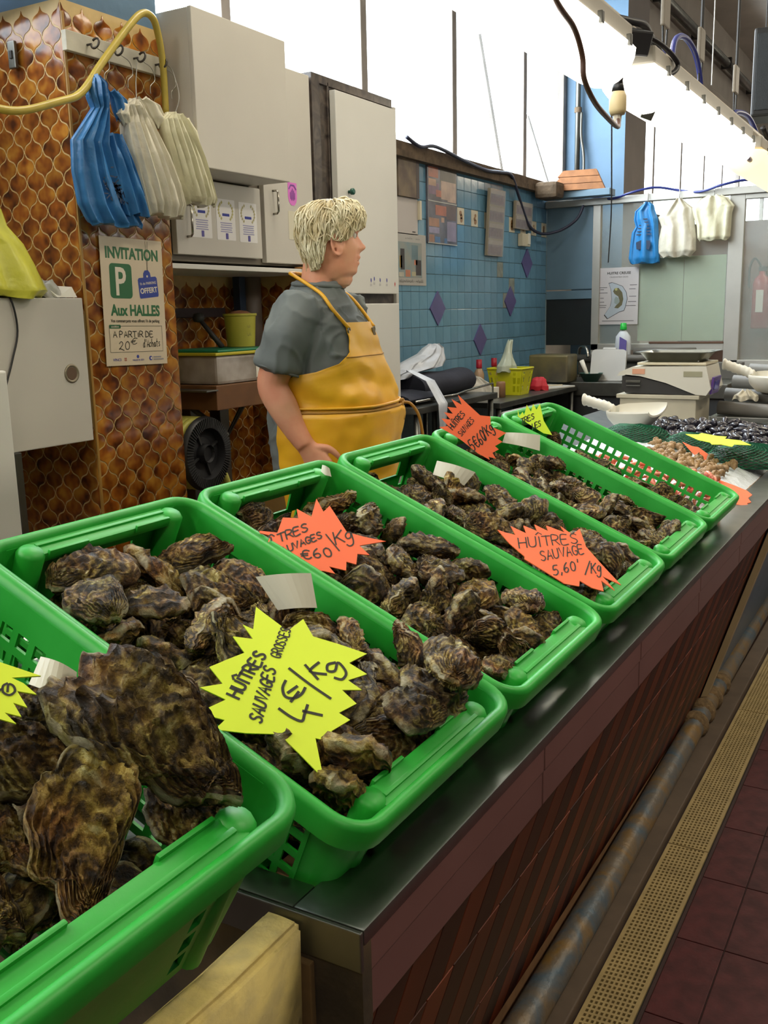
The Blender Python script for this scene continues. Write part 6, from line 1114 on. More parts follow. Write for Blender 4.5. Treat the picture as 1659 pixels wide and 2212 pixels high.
# ---- head (frame: x forward, z up from the chin)
HEAD = [(-.014, .036, -.050, .046), (0, .066, -.055, .053), (.010, .078, -.060, .058), (.025, .079, -.066, .063), (.05, .082, -.074, .067), (.08, .083, -.086, .070), (.11, .079, -.093, .073), (.128, .076, -.096, .074), (.15, .083, -.098, .075), (.17, .082, -.098, .074), (.19, .072, -.092, .068), (.205, .055, -.080, .056), (.218, .030, -.060, .036), (.226, .006, -.035, .014)]
def head_pt(z, th):
    f, b, w = lerp_rows(HEAD, z); c = -.005
    ct, st = math.cos(th), math.sin(th)
    x = c + ((f-c) if ct > 0 else (c-b))*(abs(ct)**.9)*(1 if ct > 0 else -1); y = w*(abs(st)**.88)*(1 if st > 0 else -1)
    if ct > 0:
        g = lambda q, s: math.exp(-(q/s)**2)
        nose = lerp_rows([(.070, 0.), (.079, .011), (.088, .024), (.094, .025), (.104, .018), (.116, .010), (.128, .004), (.142, .0)], z)[0]
        x += nose*g(y, .0105 + .006*g(z-.085, .012))
        x += .006*g(y, .010)*g(z-.084, .009) if False else 0
        x += .0085*g(y, .024)*g(z-.0585, .0065) + .0065*g(y, .020)*g(z-.0395, .006) - .004*g(y, .022)*g(z-.049, .003)
        for s in (-1, 1):
            x -= .012*g(y-s*.031, .015)*g(z-.126, .011)          # eye sockets
            x += .0065*g(y-s*.031, .009)*g(z-.125, .006)          # lids
            x += .005*g(y-s*.03, .02)*g(z-.146, .007)             # brow
            x += .004*g(y-s*.042, .016)*g(z-.088, .018)           # cheek
            x += .006*g(y-s*.011, .006)*g(z-.084, .007)           # nostril wing
        x -= .003*g(abs(y)-.030, .006)*g(z-.062, .02)             # fold by the mouth
    return Vector((x, y, z))
HM = Matrix.Translation((.030, .0, 1.547)) @ Matrix.Rotation(R(22), 4, 'Z') @ Matrix.Rotation(R(2), 4, 'Y') @ Matrix.Scale(.955, 4)
body = MB()
loft(body, [[HM @ head_pt(-.014+.24*i/64, 2*math.pi*k/72) for k in range(72)] for i in range(65)])
loft(body, [[Vector((-.035+.035*t + (.062+.004*t)*math.cos(a), .062*math.sin(a), 1.44+.15*t)) for a in [2*math.pi*k/24 for k in range(24)]] for t in (0, .25, .5, .75, 1.)])
loft(body, [[HM @ Vector((.020+.045*s*math.cos(a), .043*s*math.sin(a), -.012+.03*h)) for a in [2*math.pi*k/16 for k in range(16)]] for s, h in ((.3, -1), (.8, -.6), (1, 0), (.8, .6), (.3, 1))])   # soft double chin
for s in (-1, 1):      # ears: rim with a hollow
    E_ = HM @ Matrix.Translation((.010, s*.0785, .094)) @ Matrix.Rotation(R(-14), 4, 'Y') @ Matrix.Rotation(R(-s*16), 4, 'Z')
    body.tube([E_ @ Vector((.019*math.cos(a)+.003*math.sin(a), s*.003, .034*math.sin(a))) for a in [2*math.pi*k/18 for k in range(18)]], .0050, 8, closed=True)
    body.tube([E_ @ Vector((.004, s*-.002, -.022)), E_ @ Vector((.002, s*-.004, .022))], [.010, .011], 10)
torso_loft(body, -.022, .84, 1.49, 20, 32)
def arm(mb, pts, rad): mb.tube(spline(pts, 5), [r for r in [rad[min(i//5, len(rad)-2)]*(1-(i % 5)/5)+rad[min(i//5+1, len(rad)-1)]*((i % 5)/5) for i in range((len(pts)-1)*5)]+[rad[-1]]], 18)
armR = [(-.02, -.175, 1.435), (-.030, -.222, 1.375), (-.062, -.245, 1.285), (-.080, -.252, 1.222), (-.050, -.254, 1.160), (-.012, -.250, 1.090), (.018, -.246, 1.042)]
armL = [(-.03, .175, 1.435), (-.045, .225, 1.375), (-.07, .252, 1.285), (-.08, .262, 1.222), (-.04, .262, 1.160), (.02, .256, 1.090), (.062, .250, 1.042)]
arm(body, armR, [.048, .052, .050, .047, .046, .037, .030]); arm(body, armL, [.048, .052, .050, .047, .046, .037, .030])
def hand(mb, wrist, d, side):
    """relaxed hand: palm, four curled fingers of unequal length, thumb from the side of the palm"""
    w = Vector(wrist); d = Vector(d).normalized(); fw = Vector((1, 0, 0)); fw = (fw-d*fw.dot(d)).normalized(); inn = Vector((0, -side, 0))
    rings = []
    for t, hw, ht in ((-.045, .024, .024), (-.02, .0305, .0295), (.0, .0325, .027), (.02, .035, .022), (.05, .041, .017), (.08, .043, .015), (.095, .040, .012)):
        rings.append([w+d*t+fw*(hw*math.cos(a))+inn*(ht*math.sin(a)+.003) for a in [2*math.pi*k/16 for k in range(16)]])
    loft(mb, rings)
    for q, L in enumerate((.070, .080, .074, .058)):
        b0 = w+d*.086+fw*(.030-.020*q); p = [b0]; c = d.copy()
        for seg, bend in ((.45, .25), (.32, .55), (.23, .45)):
            c = (c*math.cos(bend)+inn*math.sin(bend)).normalized() if True else c
            p.append(p[-1]+c*L*seg)
        mb.tube(spline(p, 3), [.0088-.0022*i/9 for i in range(10)], 10)
    b0 = w+d*.022+fw*.026; p = [b0, b0+(d*.6+fw*.75+inn*.2).normalized()*.035, b0+(d*.6+fw*.75+inn*.2).normalized()*.035+(d*.9+fw*.25+inn*.3).normalized()*.03, b0+(d*.6+fw*.75+inn*.2).normalized()*.035+(d*.95+fw*.1+inn*.4).normalized()*.052]
    mb.tube(spline(p, 3), [.0125-.0035*i/9 for i in range(10)], 10)
hand(body, armR[-1], (.55, .05, -.83), -1); hand(body, armL[-1], (.45, -.05, -.88), 1)
remesh(body, 'body', M_skin, man, .0042, smooth=3)
# eyes
for s in (-1, 1):
    bm = bmesh.new(); bmesh.ops.create_uvsphere(bm, u_segments=14, v_segments=10, radius=.0115)
    MB().bm(bm, HM @ Matrix.Translation((.0625, s*.031, .1255))).build('eye', mat('eye_white', (214, 204, 192), .2), man, smooth=True)
    MB().lathe([(.0, .0), (.0055, .0), (.004, .0012), (.0, .0016)], 12, HM @ Matrix.Translation((.0732, s*.031, .1255)) @ Matrix.Rotation(R(90), 4, 'Y')).build('iris', mat('iris_brown', (52, 38, 30), .2), man)
    MB().tube([HM @ Vector((.078-.010*abs(q-2)/2-.002, s*(.014+.009*q), .145+.003*math.sin(q*.8))) for q in range(5)], [.0025, .0045, .005, .004, .002], 6).build('eyebrow', mat('grey_brow', (92, 80, 68), .8), man)
MB().tube([HM @ (head_pt(.0490-.002*abs(q)/4, q*.075)+Vector((.0006, 0, 0))) for q in range(-4, 5)], [.0006, .0012, .0016, .0018, .0018, .0018, .0016, .0012, .0006], 6).build('mouth', mat('lip_line', (120, 66, 58), .6), man, smooth=True)
# ---- hair: shell and combed tufts
def hairline(th):
    a = abs(((th+math.pi) % (2*math.pi))-math.pi)*180/math.pi
    return lerp_rows([(0, .166), (28, .160), (48, .150), (62, .128), (76, .118), (84, .122), (97, .124), (108, .06), (125, .032), (180, .024)], a)[0]
def hair_pt(th, t):
    """t: 0 at the crown, 1 at the hairline"""
    zl = hairline(th); z = zl + (.226-zl)*(1-t)
    p = head_pt(min(z, .2255), th); c = Vector((-.008, 0, min(z, .13)))
    n = (p-c).normalized()
    lump = .0045*math.sin(th*9+4*math.sin(th*2)) + .003*math.sin(th*17+t*3)
    off = (.010+.004*math.sin(t*2.6)+lump*min(1, t*2.5))*(1 if t < .86 else max(.25, (1-t)/.14))
    return p + n*off + Vector((0, 0, .004*(1-t)))
mb = MB(); nth, nt_ = 96, 22
vs = [HM @ hair_pt(2*math.pi*k/nth, i/nt_) for i in range(nt_+1) for k in range(nth)]
mb.add(vs, [(i*nth+k, i*nth+(k+1) % nth, (i+1)*nth+(k+1) % nth, (i+1)*nth+k) for i in range(nt_) for k in range(nth)] + [tuple(range(nth))])
hair = mb.build('hair', M_hair, man, smooth=True)
mb = MB(); rnd = random.Random(12)
for q in range(2400):
    th = rnd.uniform(-math.pi, math.pi); t0 = rnd.uniform(.02, .85); L = rnd.uniform(.22, .6); dth = rnd.gauss(.0, .20) + (.16 if abs(th) < 1.2 else -.05)*(-1 if th < 0 else 1)*.6
    pts = []; lift = rnd.choice((.002, .004, .006, .008, .016))
    for k in range(5):
        u = k/4; t = min(1.07, t0+L*u)
        p = hair_pt(th+dth*u, min(t, 1.0)); c = Vector((-.008, 0, min(p.z, .13))); n = (p-c).normalized()
        p = p + n*(.001+lift*math.sin(u*2.6)+(.006*u if t > .9 else 0)) + Vector((0, 0, -max(0, t-1)*.25))
        pts.append(HM @ p)
    mb.tube(pts, [.0016, .0026, .0024, .0016, .0004], 4, cap=False)
tag(mb.build('hair_strands', mat('hair_strand', (226, 218, 186), .5, rgb2=(196, 178, 132), scale=18), man, smooth=True), kind='stuff')
# ---- T-shirt
ts = MB(); torso_loft(ts, .010, .88, 1.523, 40, 56)
slR = [(-.02, -.150, 1.435), (-.030, -.208, 1.392), (-.052, -.238, 1.315), (-.066, -.246, 1.268)]; slL = [(p[0]+.02, -p[1], p[2]) for p in slR]
for sl in (slR, slL):
    P_ = spline(sl, 6); ts.tube(P_, [(.080-.011*min(1, i/7))+.003*math.sin(i*.9) for i in range(len(P_))], 28)
def shirt_folds(p):
    """cloth creases: ridged noise stretched down the sleeves and slantwise over chest and back"""
    if p.x > .075 and p.z < 1.30: return 0
    if abs(p.y) > .19: q = Vector((p.x*15, p.y*7, p.z*4.5))
    else: q = Vector((p.x*9+p.z*7, p.y*6, p.z*9-p.x*8))
    r = max(0, 1-abs(noise.noise(q))*3.0); r2 = max(0, 1-abs(noise.noise(q*1.7+Vector((5, 2, 8))))*3.4)
    return .0075*r**2 + .0045*r2**2 + .003*noise.noise(p*8)
remesh(ts, 't_shirt', M_shirt, man, .0055, shirt_folds, 2)
ring = [torso_pt(1.518, 2*math.pi*k/48, .013) + Vector((0, 0, .006*math.cos(2*math.pi*k/48)*-1)) for k in range(48)]
MB().tube(ring, .0075, 8, closed=True).build('collar', M_shirt, man, smooth=True)
for sl in (slR,):
    c = Vector(sl[-1]); d = (Vector(sl[-1])-Vector(sl[-2])).normalized(); u = d.orthogonal().normalized(); w = d.cross(u)
    MB().tube([c+(u*math.cos(a)+w*math.sin(a))*.0685 for a in [2*math.pi*k/36 for k in range(36)]], .0042, 6, closed=True).build('sleeve_hem', M_shirt, man, smooth=True)
# ---- apron
ap = empty('apron'); ap.parent = man
AW = [(.42, R(100)), (.80, R(108)), (1.0, R(112)), (1.20, R(108)), (1.245, R(96)), (1.262, R(74)), (1.285, R(50)), (1.315, R(35)), (1.36, R(27)), (1.402, R(23))]
def apron_pt(z, u, off=.026):
    a = lerp_rows([(q[0], q[1]) for q in AW], z)[0]; th = u*a
    p = torso_pt(max(z, .86), th, off + (.012 if z < 1.13 else 0)); p.z = z
    if z < 1.0: p.x += .02*(1.0-z)*(1 if math.cos(th) > 0 else 0)
    if z < 1.1: p += Vector((math.cos(th), math.sin(th), 0))*.006*math.sin(th*7+2*noise.noise(Vector((th*2, z*3, 0))))*min(1, (1.1-z)*4)
    p += Vector((math.cos(th), math.sin(th), 0))*(.012*noise.noise(Vector((th*1.6, z*9, 4))) + .006*noise.noise(Vector((th*4, z*22, 1))) + .0075*math.sin(z*46+th*3.2+2*noise.noise(Vector((th*2, z*8, 7))))*max(0, 1-abs(z-1.215)/.10))
    return p
mb = MB(); nz_, nu = 90, 60; rows_ = []
for side in (0, 1):
    for i in range(nz_+1):
        z = .42+(1.402-.42)*i/nz_
        for k in range(nu+1):
            p = apron_pt(z, -1+2*k/nu, .028-.004*side); mb.v.append(tuple(p))
S_ = (nz_+1)*(nu+1)
idx = lambda s, i, k: s*S_+i*(nu+1)+k
fs = []
for i in range(nz_):
    for k in range(nu):
        fs.append((idx(0, i, k), idx(0, i, k+1), idx(0, i+1, k+1), idx(0, i+1, k))); fs.append((idx(1, i, k), idx(1, i+1, k), idx(1, i+1, k+1), idx(1, i, k+1)))
for i in range(nz_): fs.append((idx(0, i, 0), idx(0, i+1, 0), idx(1, i+1, 0), idx(1, i, 0))); fs.append((idx(0, i, nu), idx(1, i, nu), idx(1, i+1, nu), idx(0, i+1, nu)))
for k in range(nu): fs.append((idx(0, nz_, k), idx(0, nz_, k+1), idx(1, nz_, k+1), idx(1, nz_, k))); fs.append((idx(0, 0, k), idx(1, 0, k), idx(1, 0, k+1), idx(0, 0, k+1)))
mb.f = fs; mb.mi = [0]*len(fs)
mb.build('oilskin_sheet', M_apron, ap, ang=50)
M_cord = mat('apron_cord', (150, 106, 30), .6)
for dz in (0, .013): MB().tube([apron_pt(1.138+dz, -1+2*k/60, .033) for k in range(61)], .0042, 8).build('waist_cord', M_cord if dz == 0 else M_apron, ap, smooth=True)
K = apron_pt(1.142, .16, .036)
MB().tube([K+Vector((.004*math.cos(a), .008*math.sin(a*2), .009*math.sin(a))) for a in [2*math.pi*k/16 for k in range(16)]], .0055, 8, closed=True).build('knot', M_cord, ap, smooth=True)
MB().tube(spline([K, K+Vector((.025, .012, -.004)), K+Vector((.05, .02, -.04)), K+Vector((.062, .025, -.10)), K+Vector((.066, .025, -.16))]), .0048, 8).build('cord_end', M_cord, ap, smooth=True)
MB().tube(spline([K, K+Vector((.008, -.01, -.02)), K+Vector((.008, -.008, -.055))]), .004, 8).build('cord_end', M_cord, ap, smooth=True)
for s in (-1, 1):
    a0 = apron_pt(1.385, s*.93, .032)
    P_ = [a0, torso_pt(1.44, s*.62, .022), torso_pt(1.485, s*.95, .024), torso_pt(1.512, s*1.45, .022), torso_pt(1.535, s*2.1, .022)+Vector((0, 0, .01)), torso_pt(1.54, s*2.7, .024)+Vector((0, 0, .016)), torso_pt(1.54, s*3.14159, .024)+Vector((0, 0, .018))]
    MB().tube(spline(P_, 6), .0058, 8).build('neck_strap', M_apron, ap, smooth=True)
    n_ = Vector((math.cos(s*.3), math.sin(s*.3), .15)).normalized()
    MB().tube([a0+Vector((0, .009*math.cos(q), .009*math.sin(q)-.008)) for q in [2*math.pi*k/14 for k in range(14)]], .0025, 6, closed=True).build('eyelet', M_steel_d, ap, smooth=True)
pz = apron_pt(1.372, .25, .030); MB().bbox(-.0015, .0015, -.011, .011, -.012, .012, .0005, Matrix.Translation(pz) @ Matrix.Rotation(R(-14), 4, 'Y')).build('logo_patch', mat('logo_dark', (92, 74, 30), .6), ap)
MB().tube([apron_pt(1.30, -1+2*k/40, .0292) for k in range(41)], .0016, 5).build('seam', M_cord, ap)
# ---- trousers and boots (hidden by the crates, but he stands on the floor)
tr = MB()
loft(tr, [[Vector(((b+f)/2+(f-b)/2*math.cos(a), w*math.sin(a), z)) for a in [2*math.pi*k/32 for k in range(32)]] for z, b, f, w in ((.78, -.13, .10, .17), (.86, -.145, .14, .185), (.95, -.15, .16, .19))])
for s in (-1, 1): tr.tube([(-.01, s*.095, .86), (-.005, s*.10, .48), (-.02, s*.105, .10)], [.095, .075, .065], 18)
remesh(tr, 'trousers', mat('dark_trousers', (44, 48, 58), .8, var=.2), man, .012, None, 3)
for s in (-1, 1):
    mbb = MB(); mbb.tube([(-.03, s*.105, .30), (-.035, s*.105, .06)], [.074, .058], 16)
    loft(mbb, [[Vector((x, s*.105+w*math.cos(a), h*.5+h*.5*math.sin(a))) for a in [2*math.pi*k/14 for k in range(14)]] for x, w, h in ((-.10, .03, .06), (-.06, .045, .09), (.03, .05, .085), (.12, .05, .06), (.17, .03, .04))])
    mbb.build('boot', mat('white_boot', (190, 190, 182), .4), man, smooth=True)

# ================================================================== things on the tiled wall
def wallpic(name, y0, y1, z0, z1, label, cat, m, x=-2.841, th=.004):
    t = empty(name, (x, (y0+y1)/2, (z0+z1)/2), label=label, cat=cat)
    MB().box(0, th, -(y1-y0)/2, (y1-y0)/2, -(z1-z0)/2, (z1-z0)/2).build('sheet', m, t); t['th'] = th
    return t
def patch(t, name, a0, a1, z0, z1, m, lift=.0006):
    th = t['th']; return MB().box(th, th+lift, a0, a1, z0, z1).build(name, m, t)
t = wallpic('brown_picture', 5.10, 5.357, 2.09, 2.325, 'brown faded picture at the top left of the blue tiled wall', 'picture', mat('faded_brown', (122, 104, 78), .5, rgb2=(88, 70, 56), scale=9), th=.02)
patch(t, 'dark_edge', .09, .128, -.115, .115, mat('brown_edge', (70, 58, 54), .5))
t = wallpic('white_sheet', 5.10, 5.36, 1.88, 2.088, 'blank white sheet under the brown picture on the tiled wall', 'paper', mat('grey_white_sheet', (188, 180, 174), .5))
patch(t, 'small_print', .06, .10, -.09, -.084, M_ink)
t = wallpic('switch_box', 5.362, 5.385, 1.97, 2.08, 'narrow cream trunking beside the blank sheet', 'trunking', M_motif, th=.02)
t = wallpic('photo_collage', 5.478, 5.887, 1.845, 2.345, 'tall glazed collage of two photo panels on the blue tiled wall', 'poster', mat('collage_ground', (104, 102, 112), .25, rgb2=(70, 66, 72), scale=7), th=.012)
rnd = random.Random(3)
cols = [(176, 96, 66), (190, 150, 120), (96, 116, 150), (120, 88, 116), (150, 140, 168), (84, 60, 56), (168, 118, 84), (70, 112, 160), (186, 158, 140), (92, 84, 70)]
for a0, a1, z0, z1, c in ((-.19, -.06, .14, .20, 0), (-.19, -.09, .09, .13, 1), (-.03, .19, .12, .22, 9), (-.02, .08, .02, .13, 8), (.07, .19, .01, .13, 8), (-.09, .0, .03, .07, 0), (-.19, -.05, .04, .11, 3), (-.10, .05, -.08, -.02, 0), (.05, .19, -.10, -.01, 5), (-.19, -.05, -.15, -.10, 6), (-.19, -.05, -.19, -.155, 4), (-.19, -.12, -.245, -.20, 6), (-.11, -.04, -.245, -.21, 7), (.06, .19, -.23, -.11, 4), (.02, .06, -.245, -.215, 7), (.10, .13, -.20, -.12, 3), (-.02, .02, -.12, -.09, 1)):
    patch(t, 'photo', a0, a1, z0, z1, mat('collage_tone_%d' % c, cols[c], .3, var=.3, scale=16), .0005+.0003*rnd.random())
patch(t, 'frame_bar', -.2, .2, -.003, .003, M_alu, .002)
for z in (-.25, .247): patch(t, 'frame_bar', -.205, .205, z-.003, z+.003, M_alu, .002)
t = wallpic('festival_poster', 5.09, 5.462, 1.585, 1.885, 'poster of a sketched harbour scene low on the tiled wall beside the cabinet', 'poster', mat('poster_grey', (178, 174, 166), .5, var=.06))
Mx = Vector((0, 0, 0))
patch(t, 'picture', -.17, .13, -.105, .10, mat('scene_blue', (124, 146, 150), .5, rgb2=(150, 150, 140), scale=10))
for a0, a1, z0, z1, c in ((-.14, -.09, -.06, .06, (60, 54, 52)), (-.15, -.12, -.05, .02, (176, 140, 60)), (.05, .12, -.09, .0, (66, 58, 58)), (-.08, -.02, -.10, -.06, (200, 130, 96)), (.0, .05, -.095, -.07, (196, 186, 150)), (.03, .07, -.03, .0, (206, 130, 100)), (-.16, -.10, -.10, -.075, (196, 190, 170)), (.0, .08, .0, .085, (110, 134, 140))):
    patch(t, 'painted_shape', a0, a1, z0, z1, mat('scene_%d_%d_%d' % c, c, .5, var=.2, scale=20), .001)
mb = MB(); rnd = random.Random(9)
for k in range(16):
    a = -.155+.019*k
    if k in (9, 10): continue
    mb.ribbon([(a, -.13+rnd.uniform(-.006, .006)), (a+.008, -.118+rnd.uniform(-.006, .006)), (a+.014, -.132)], .003, on_x(.0046, 0, 0))
    if 3 < k < 14: mb.ribbon([(a, .118), (a+.006, .126+rnd.uniform(-.003, .003)), (a+.012, .119)], .0018, on_x(.0046, 0, 0))
mb.build('scrawled_lettering', M_ink, t)
# strip of four framed team photographs, hanging tilted away from the wall
M_photo = mat('faded_team_photo', (132, 112, 116), .3, rgb2=(92, 76, 88), scale=18, detail=3)
def photo_strip(name, y0, y1, z0, z1, n, label, tilt):
    t = empty(name, (-2.835, (y0+y1)/2, z0), (0, R(tilt), 0), label, 'photo frame'); w = (y1-y0)/2; h = z1-z0
    MB().bbox(0, .02, -w, w, 0, h, .002).build('backing', mat('frame_edge', (152, 140, 120), .5), t)
    for k in range(n):
        za, zb = h*(k+.06)/n, h*(k+.94)/n
        p_ = MB().box(.02, .0215, -w+.012, w-.012, za, zb).build('photo', M_photo, t)
        MB().box(.0215, .022, -w+.012, w-.012, za+(zb-za)*.72, zb).build('sky_band', mat('photo_sky', (170, 160, 146), .3, var=.15, scale=30), p_)
        mb = MB()
        for q in range(9): mb.box(.0215, .0225, -w+.02+q*(2*w-.05)/9, -w+.02+q*(2*w-.05)/9+.012, za+.012, za+(zb-za)*(.55+.12*(q % 3)/3))
        tag(mb.build('figures', mat('photo_people', (112, 86, 100), .4, rand=.2), p_), kind='stuff')
    MB().box(.0235, .0245, -w, w, 0, h).build('glass', glass_mat('frame_glass_'+name, (240, 240, 240), .14, .02), t)
photo_strip('photo_strip', 6.335, 6.60, 1.80, 2.245, 4, 'tall frame of four team photographs tilted off the tiled wall', 3)
photo_strip('photo_pair', 6.835, 7.16, 2.01, 2.205, 2, 'smaller frame of two team photographs near the far corner', 2)
t = empty('junction_box', (-2.84, 7.02, 1.935), label='small cream junction box under the two-photo frame', cat='box')
MB().bbox(0, .04, -.07, .08, -.045, .045, .004).build('box', M_motif, t); MB().bbox(.04, .05, .02, .06, -.03, .05, .002).build('lid', M_paper, t)
tag(MB().tube(spline([(-2.79, 5.15, 2.41), (-2.78, 5.3, 2.375), (-2.78, 5.5, 2.40), (-2.78, 5.9, 2.365), (-2.78, 6.25, 2.345), (-2.785, 6.5, 2.36), (-2.79, 6.7, 2.36), (-2.80, 6.85, 2.25), (-2.81, 7.0, 2.12), (-2.80, 7.1, 2.03), (-2.76, 7.25, 1.99), (-2.66, 7.38, 2.02), (-2.56, 7.45, 2.10), (-2.52, 7.48, 2.2)], 6), .011, 8).build('cable', mat('navy_cable', (40, 42, 62), .4), smooth=True), 'thick dark cable drooping from the window sill across the tiled wall', 'cable')

# ================================================================== far glazed partition
pt = empty('wall_partition', (-1.8, 7.56, 0)); tag(pt, kind='structure')
def pb(name, x0, x1, z0, z1, m, y0=-.025, y1=.025): return MB().bbox(x0+1.8, x1+1.8, y0, y1, z0, z1, .003).build(name, m, pt)
pb('top_rail', -2.84, -.3, 2.20, 2.25, M_alu, -.05, .03)
pb('frame_post', -2.46, -2.40, .9, 2.2, M_alu); pb('frame_post', -1.45, -1.345, .9, 2.2, M_alu); pb('frame_post', -.36, -.30, .0, 2.2, M_alu)
pb('mid_rail', -2.46, -1.45, 1.10, 1.15, M_alu); pb('bottom_rail', -1.40, -.3, .965, 1.03, M_alu); pb('head_rail', -1.345, -.36, 2.165, 2.20, M_alu)
pb('blue_panel', -2.84, -2.46, 1.575, 2.20, M_blue_grey, -.01, .01); pb('blue_strip', -2.84, -2.46, 1.50, 1.565, M_blue_grey, -.015, .01)
pb('dark_pane', -2.84, -2.46, 1.14, 1.50, mat('dark_glass', (44, 46, 46), .15), -.004, .004)
pb('brown_rail', -2.0, -1.45, 1.15, 1.165, mat('brown_rail', (94, 66, 48), .6), -.03, .0)
M_pg = glass_mat('partition_glass', (226, 232, 226), .16, .04)
pb('pane', -2.40, -1.45, 1.15, 2.2, M_pg, -.003, .003); pb('pane', -1.345, -.36, 1.03, 2.165, M_pg, -.003, .003)
M_gs = mat('pale_green_sheet', (176, 188, 158), .35, var=.10, scale=5)
for a, b in ((-2.10, -1.765), (-1.762, -1.46)):
    pb('green_sheet', a, b, 1.17, 1.79, M_gs, .006, .012)
pb('kick_panel', -2.84, -.3, 0, .96, mat('stained_kick_panel', (104, 92, 68), .8, var=.4, scale=9), -.01, .02)
pb('blue_tile_post', -1.60, -1.48, .70, .96, mat('royal_blue_tile', (44, 64, 136), .3), -.05, -.015); pb('mustard_post', -1.48, -1.40, .70, .96, mat('mustard_post', (150, 122, 60), .6, var=.3, scale=15), -.05, -.015)
# box beam with an old wooden crate on it
tag(MB().bbox(-2.83, -2.28, 7.36, 7.50, 2.252, 2.30, .003).build('ledge_board', M_blue_grey), 'pale board lying on the far partition under the wooden crate', 'board')
wc = empty('wooden_box', (-2.54, 7.43, 2.302), (0, 0, R(12)), 'weathered wooden box on the ledge in front of the blue column', 'box')
Mw = mat('weathered_wood', (166, 112, 70), .7, var=.3, scale=14, bump=.2, bscale=40)
def wedge_box(z0, z1, m, n): 
    k0, k1 = 1-.35*z0/.15, 1-.35*z1/.15
    vs = [(-.20*k0, -.09*k0, z0), (.20*k0, -.09*k0, z0), (.20*k0, .09*k0, z0), (-.20*k0, .09*k0, z0), (-.20*k1+.02, -.09*k1, z1), (.20*k1-.0, -.09*k1, z1), (.20*k1, .09*k1, z1), (-.20*k1+.02, .09*k1, z1)]
    return MB().add(vs, [(3, 2, 1, 0), (4, 5, 6, 7), (0, 1, 5, 4), (1, 2, 6, 5), (2, 3, 7, 6), (3, 0, 4, 7)]).build(n, m, wc)
for k in range(3): wedge_box(.05*k, .05*k+.046, Mw, 'board')
tag(MB().bbox(-2.80, -2.62, 7.16, 7.34, 2.24, 2.36, .03).build('rubble_lump', M_dirt), 'crumbling dirty lump of mortar at the far end of the sill', 'rubble')
# blue cable wound along the top rail
tag(MB().tube(spline([(-2.62+.16*k, 7.50+.055*math.sin(k*1.57), 2.262+.028*math.cos(k*1.57)) for k in range(12)], 5), .009, 8).build('cable', mat('blue_cable', (38, 50, 120), .4), smooth=True), 'blue-black cable winding along the top rail of the partition', 'cable')
# oyster anatomy poster
op = empty('oyster_chart', (-2.25, 7.549, 1.51), label='white HUITRE CREUSE anatomy chart stuck on the partition glass', cat='poster')
MB().box(-.155, .155, -.001, .0005, -.212, .218).build('sheet', mat('chart_paper', (196, 190, 188), .4, var=.04), op)
def PY(a, z): return on_y(a, -.0014, z)
text('HUITRE CREUSE', .026, M_ink, op, PY(0, .168), align='CENTER', bold=.0006)
text('CRASSOSTREA GIGAS', .015, mat('grey_ink', (96, 92, 92), .6), op, PY(0, .142), align='CENTER')
out = [(-.075, .10), (-.05, .105), (-.02, .095), (.03, .075), (.06, .03), (.068, -.02), (.055, -.08), (.045, -.105), (.01, -.115), (-.035, -.14), (-.08, -.165), (-.105, -.135), (-.09, -.115), (-.06, -.07), (-.05, -.02), (-.055, .03), (-.06, .06)]
flat('shell_outline', [(a*1.06, z*1.04) for a, z in out], mat('chart_dark', (70, 66, 64), .6), op, PY(0, 0))
sh = flat('shell_pearl', out, mat('chart_pearl', (176, 184, 190), .5, var=.1), op, PY(0, 0) @ Matrix.Translation((0, 0, .0005)))
flat('oyster_flesh', [(-.03, .062), (.0, .065), (.03, .03), (.04, -.02), (.03, -.065), (.0, -.09), (-.03, -.085), (-.01, -.06), (.01, -.03), (.0, .0), (-.03, .02), (-.042, .04)], mat('chart_olive', (104, 98, 66), .5, var=.2, scale=30), op, PY(0, 0) @ Matrix.Translation((0, 0, .001)))
flat('oyster_gill', [(-.02, .0), (.0, -.01), (.012, -.04), (-.005, -.06), (-.03, -.05), (-.03, -.02)], mat('chart_teal', (140, 152, 146), .5), op, PY(0, 0) @ Matrix.Translation((0, 0, .0015)))
flat('yellow_spot', [(-.018+.011*math.cos(k*.785), .055+.011*math.sin(k*.785)) for k in range(8)], mat('chart_yellow', (176, 172, 110), .5), op, PY(0, 0) @ Matrix.Translation((0, 0, .0016)))
for k, (a, z, w) in enumerate(((-.12, .07, .06), (-.13, .055, .03), (-.118, .03, .065), (-.13, -.01, .03), (-.128, -.04, .035), (-.12, -.065, .055), (-.122, -.08, .05), (.115, .085, .055), (.108, .055, .05), (.112, .0, .055), (.108, -.04, .065), (.10, -.07, .075), (0, -.185, .25))):
    flat('print_line', rrect(w, .0045, .001), MATS['grey_ink'], op, PY(a, z))
# bags hung on the partition rail
def far_bag(name, x, z, levels, m, label, seed, folds=6):
    b = empty(name, (x, 7.49, z), label=label, cat='plastic bags'); bag_part(levels, folds, .012, seed, mat_=m, name='bag_body', parent=b, M=Matrix(((1, 0, 0, 0), (0, -1, 0, 0), (0, 0, 1, 0), (0, 0, 0, 1))))
    MB().tube([(0, 0, -.01), (0.003, 0, .035), (0, .01, .07)], .003, 6).build('hook', M_wire, b); return b
b = far_bag('blue_bag_bundle', -2.03, 2.185, [(0, 0, .0, .02, .02), (0, 0, -.02, .045, .03), (-.02, 0, -.06, .075, .035), (-.01, 0, -.12, .09, .04), (.0, 0, -.17, .085, .04), (-.01, 0, -.21, .10, .04), (-.01, 0, -.30, .11, .045), (-.01, 0, -.40, .118, .045), (-.005, 0, -.435, .11, .03)], mat('bright_blue_bag', (46, 132, 196), .4, var=.12, scale=12), 'printed blue carrier bags hanging on the far partition rail', 41)
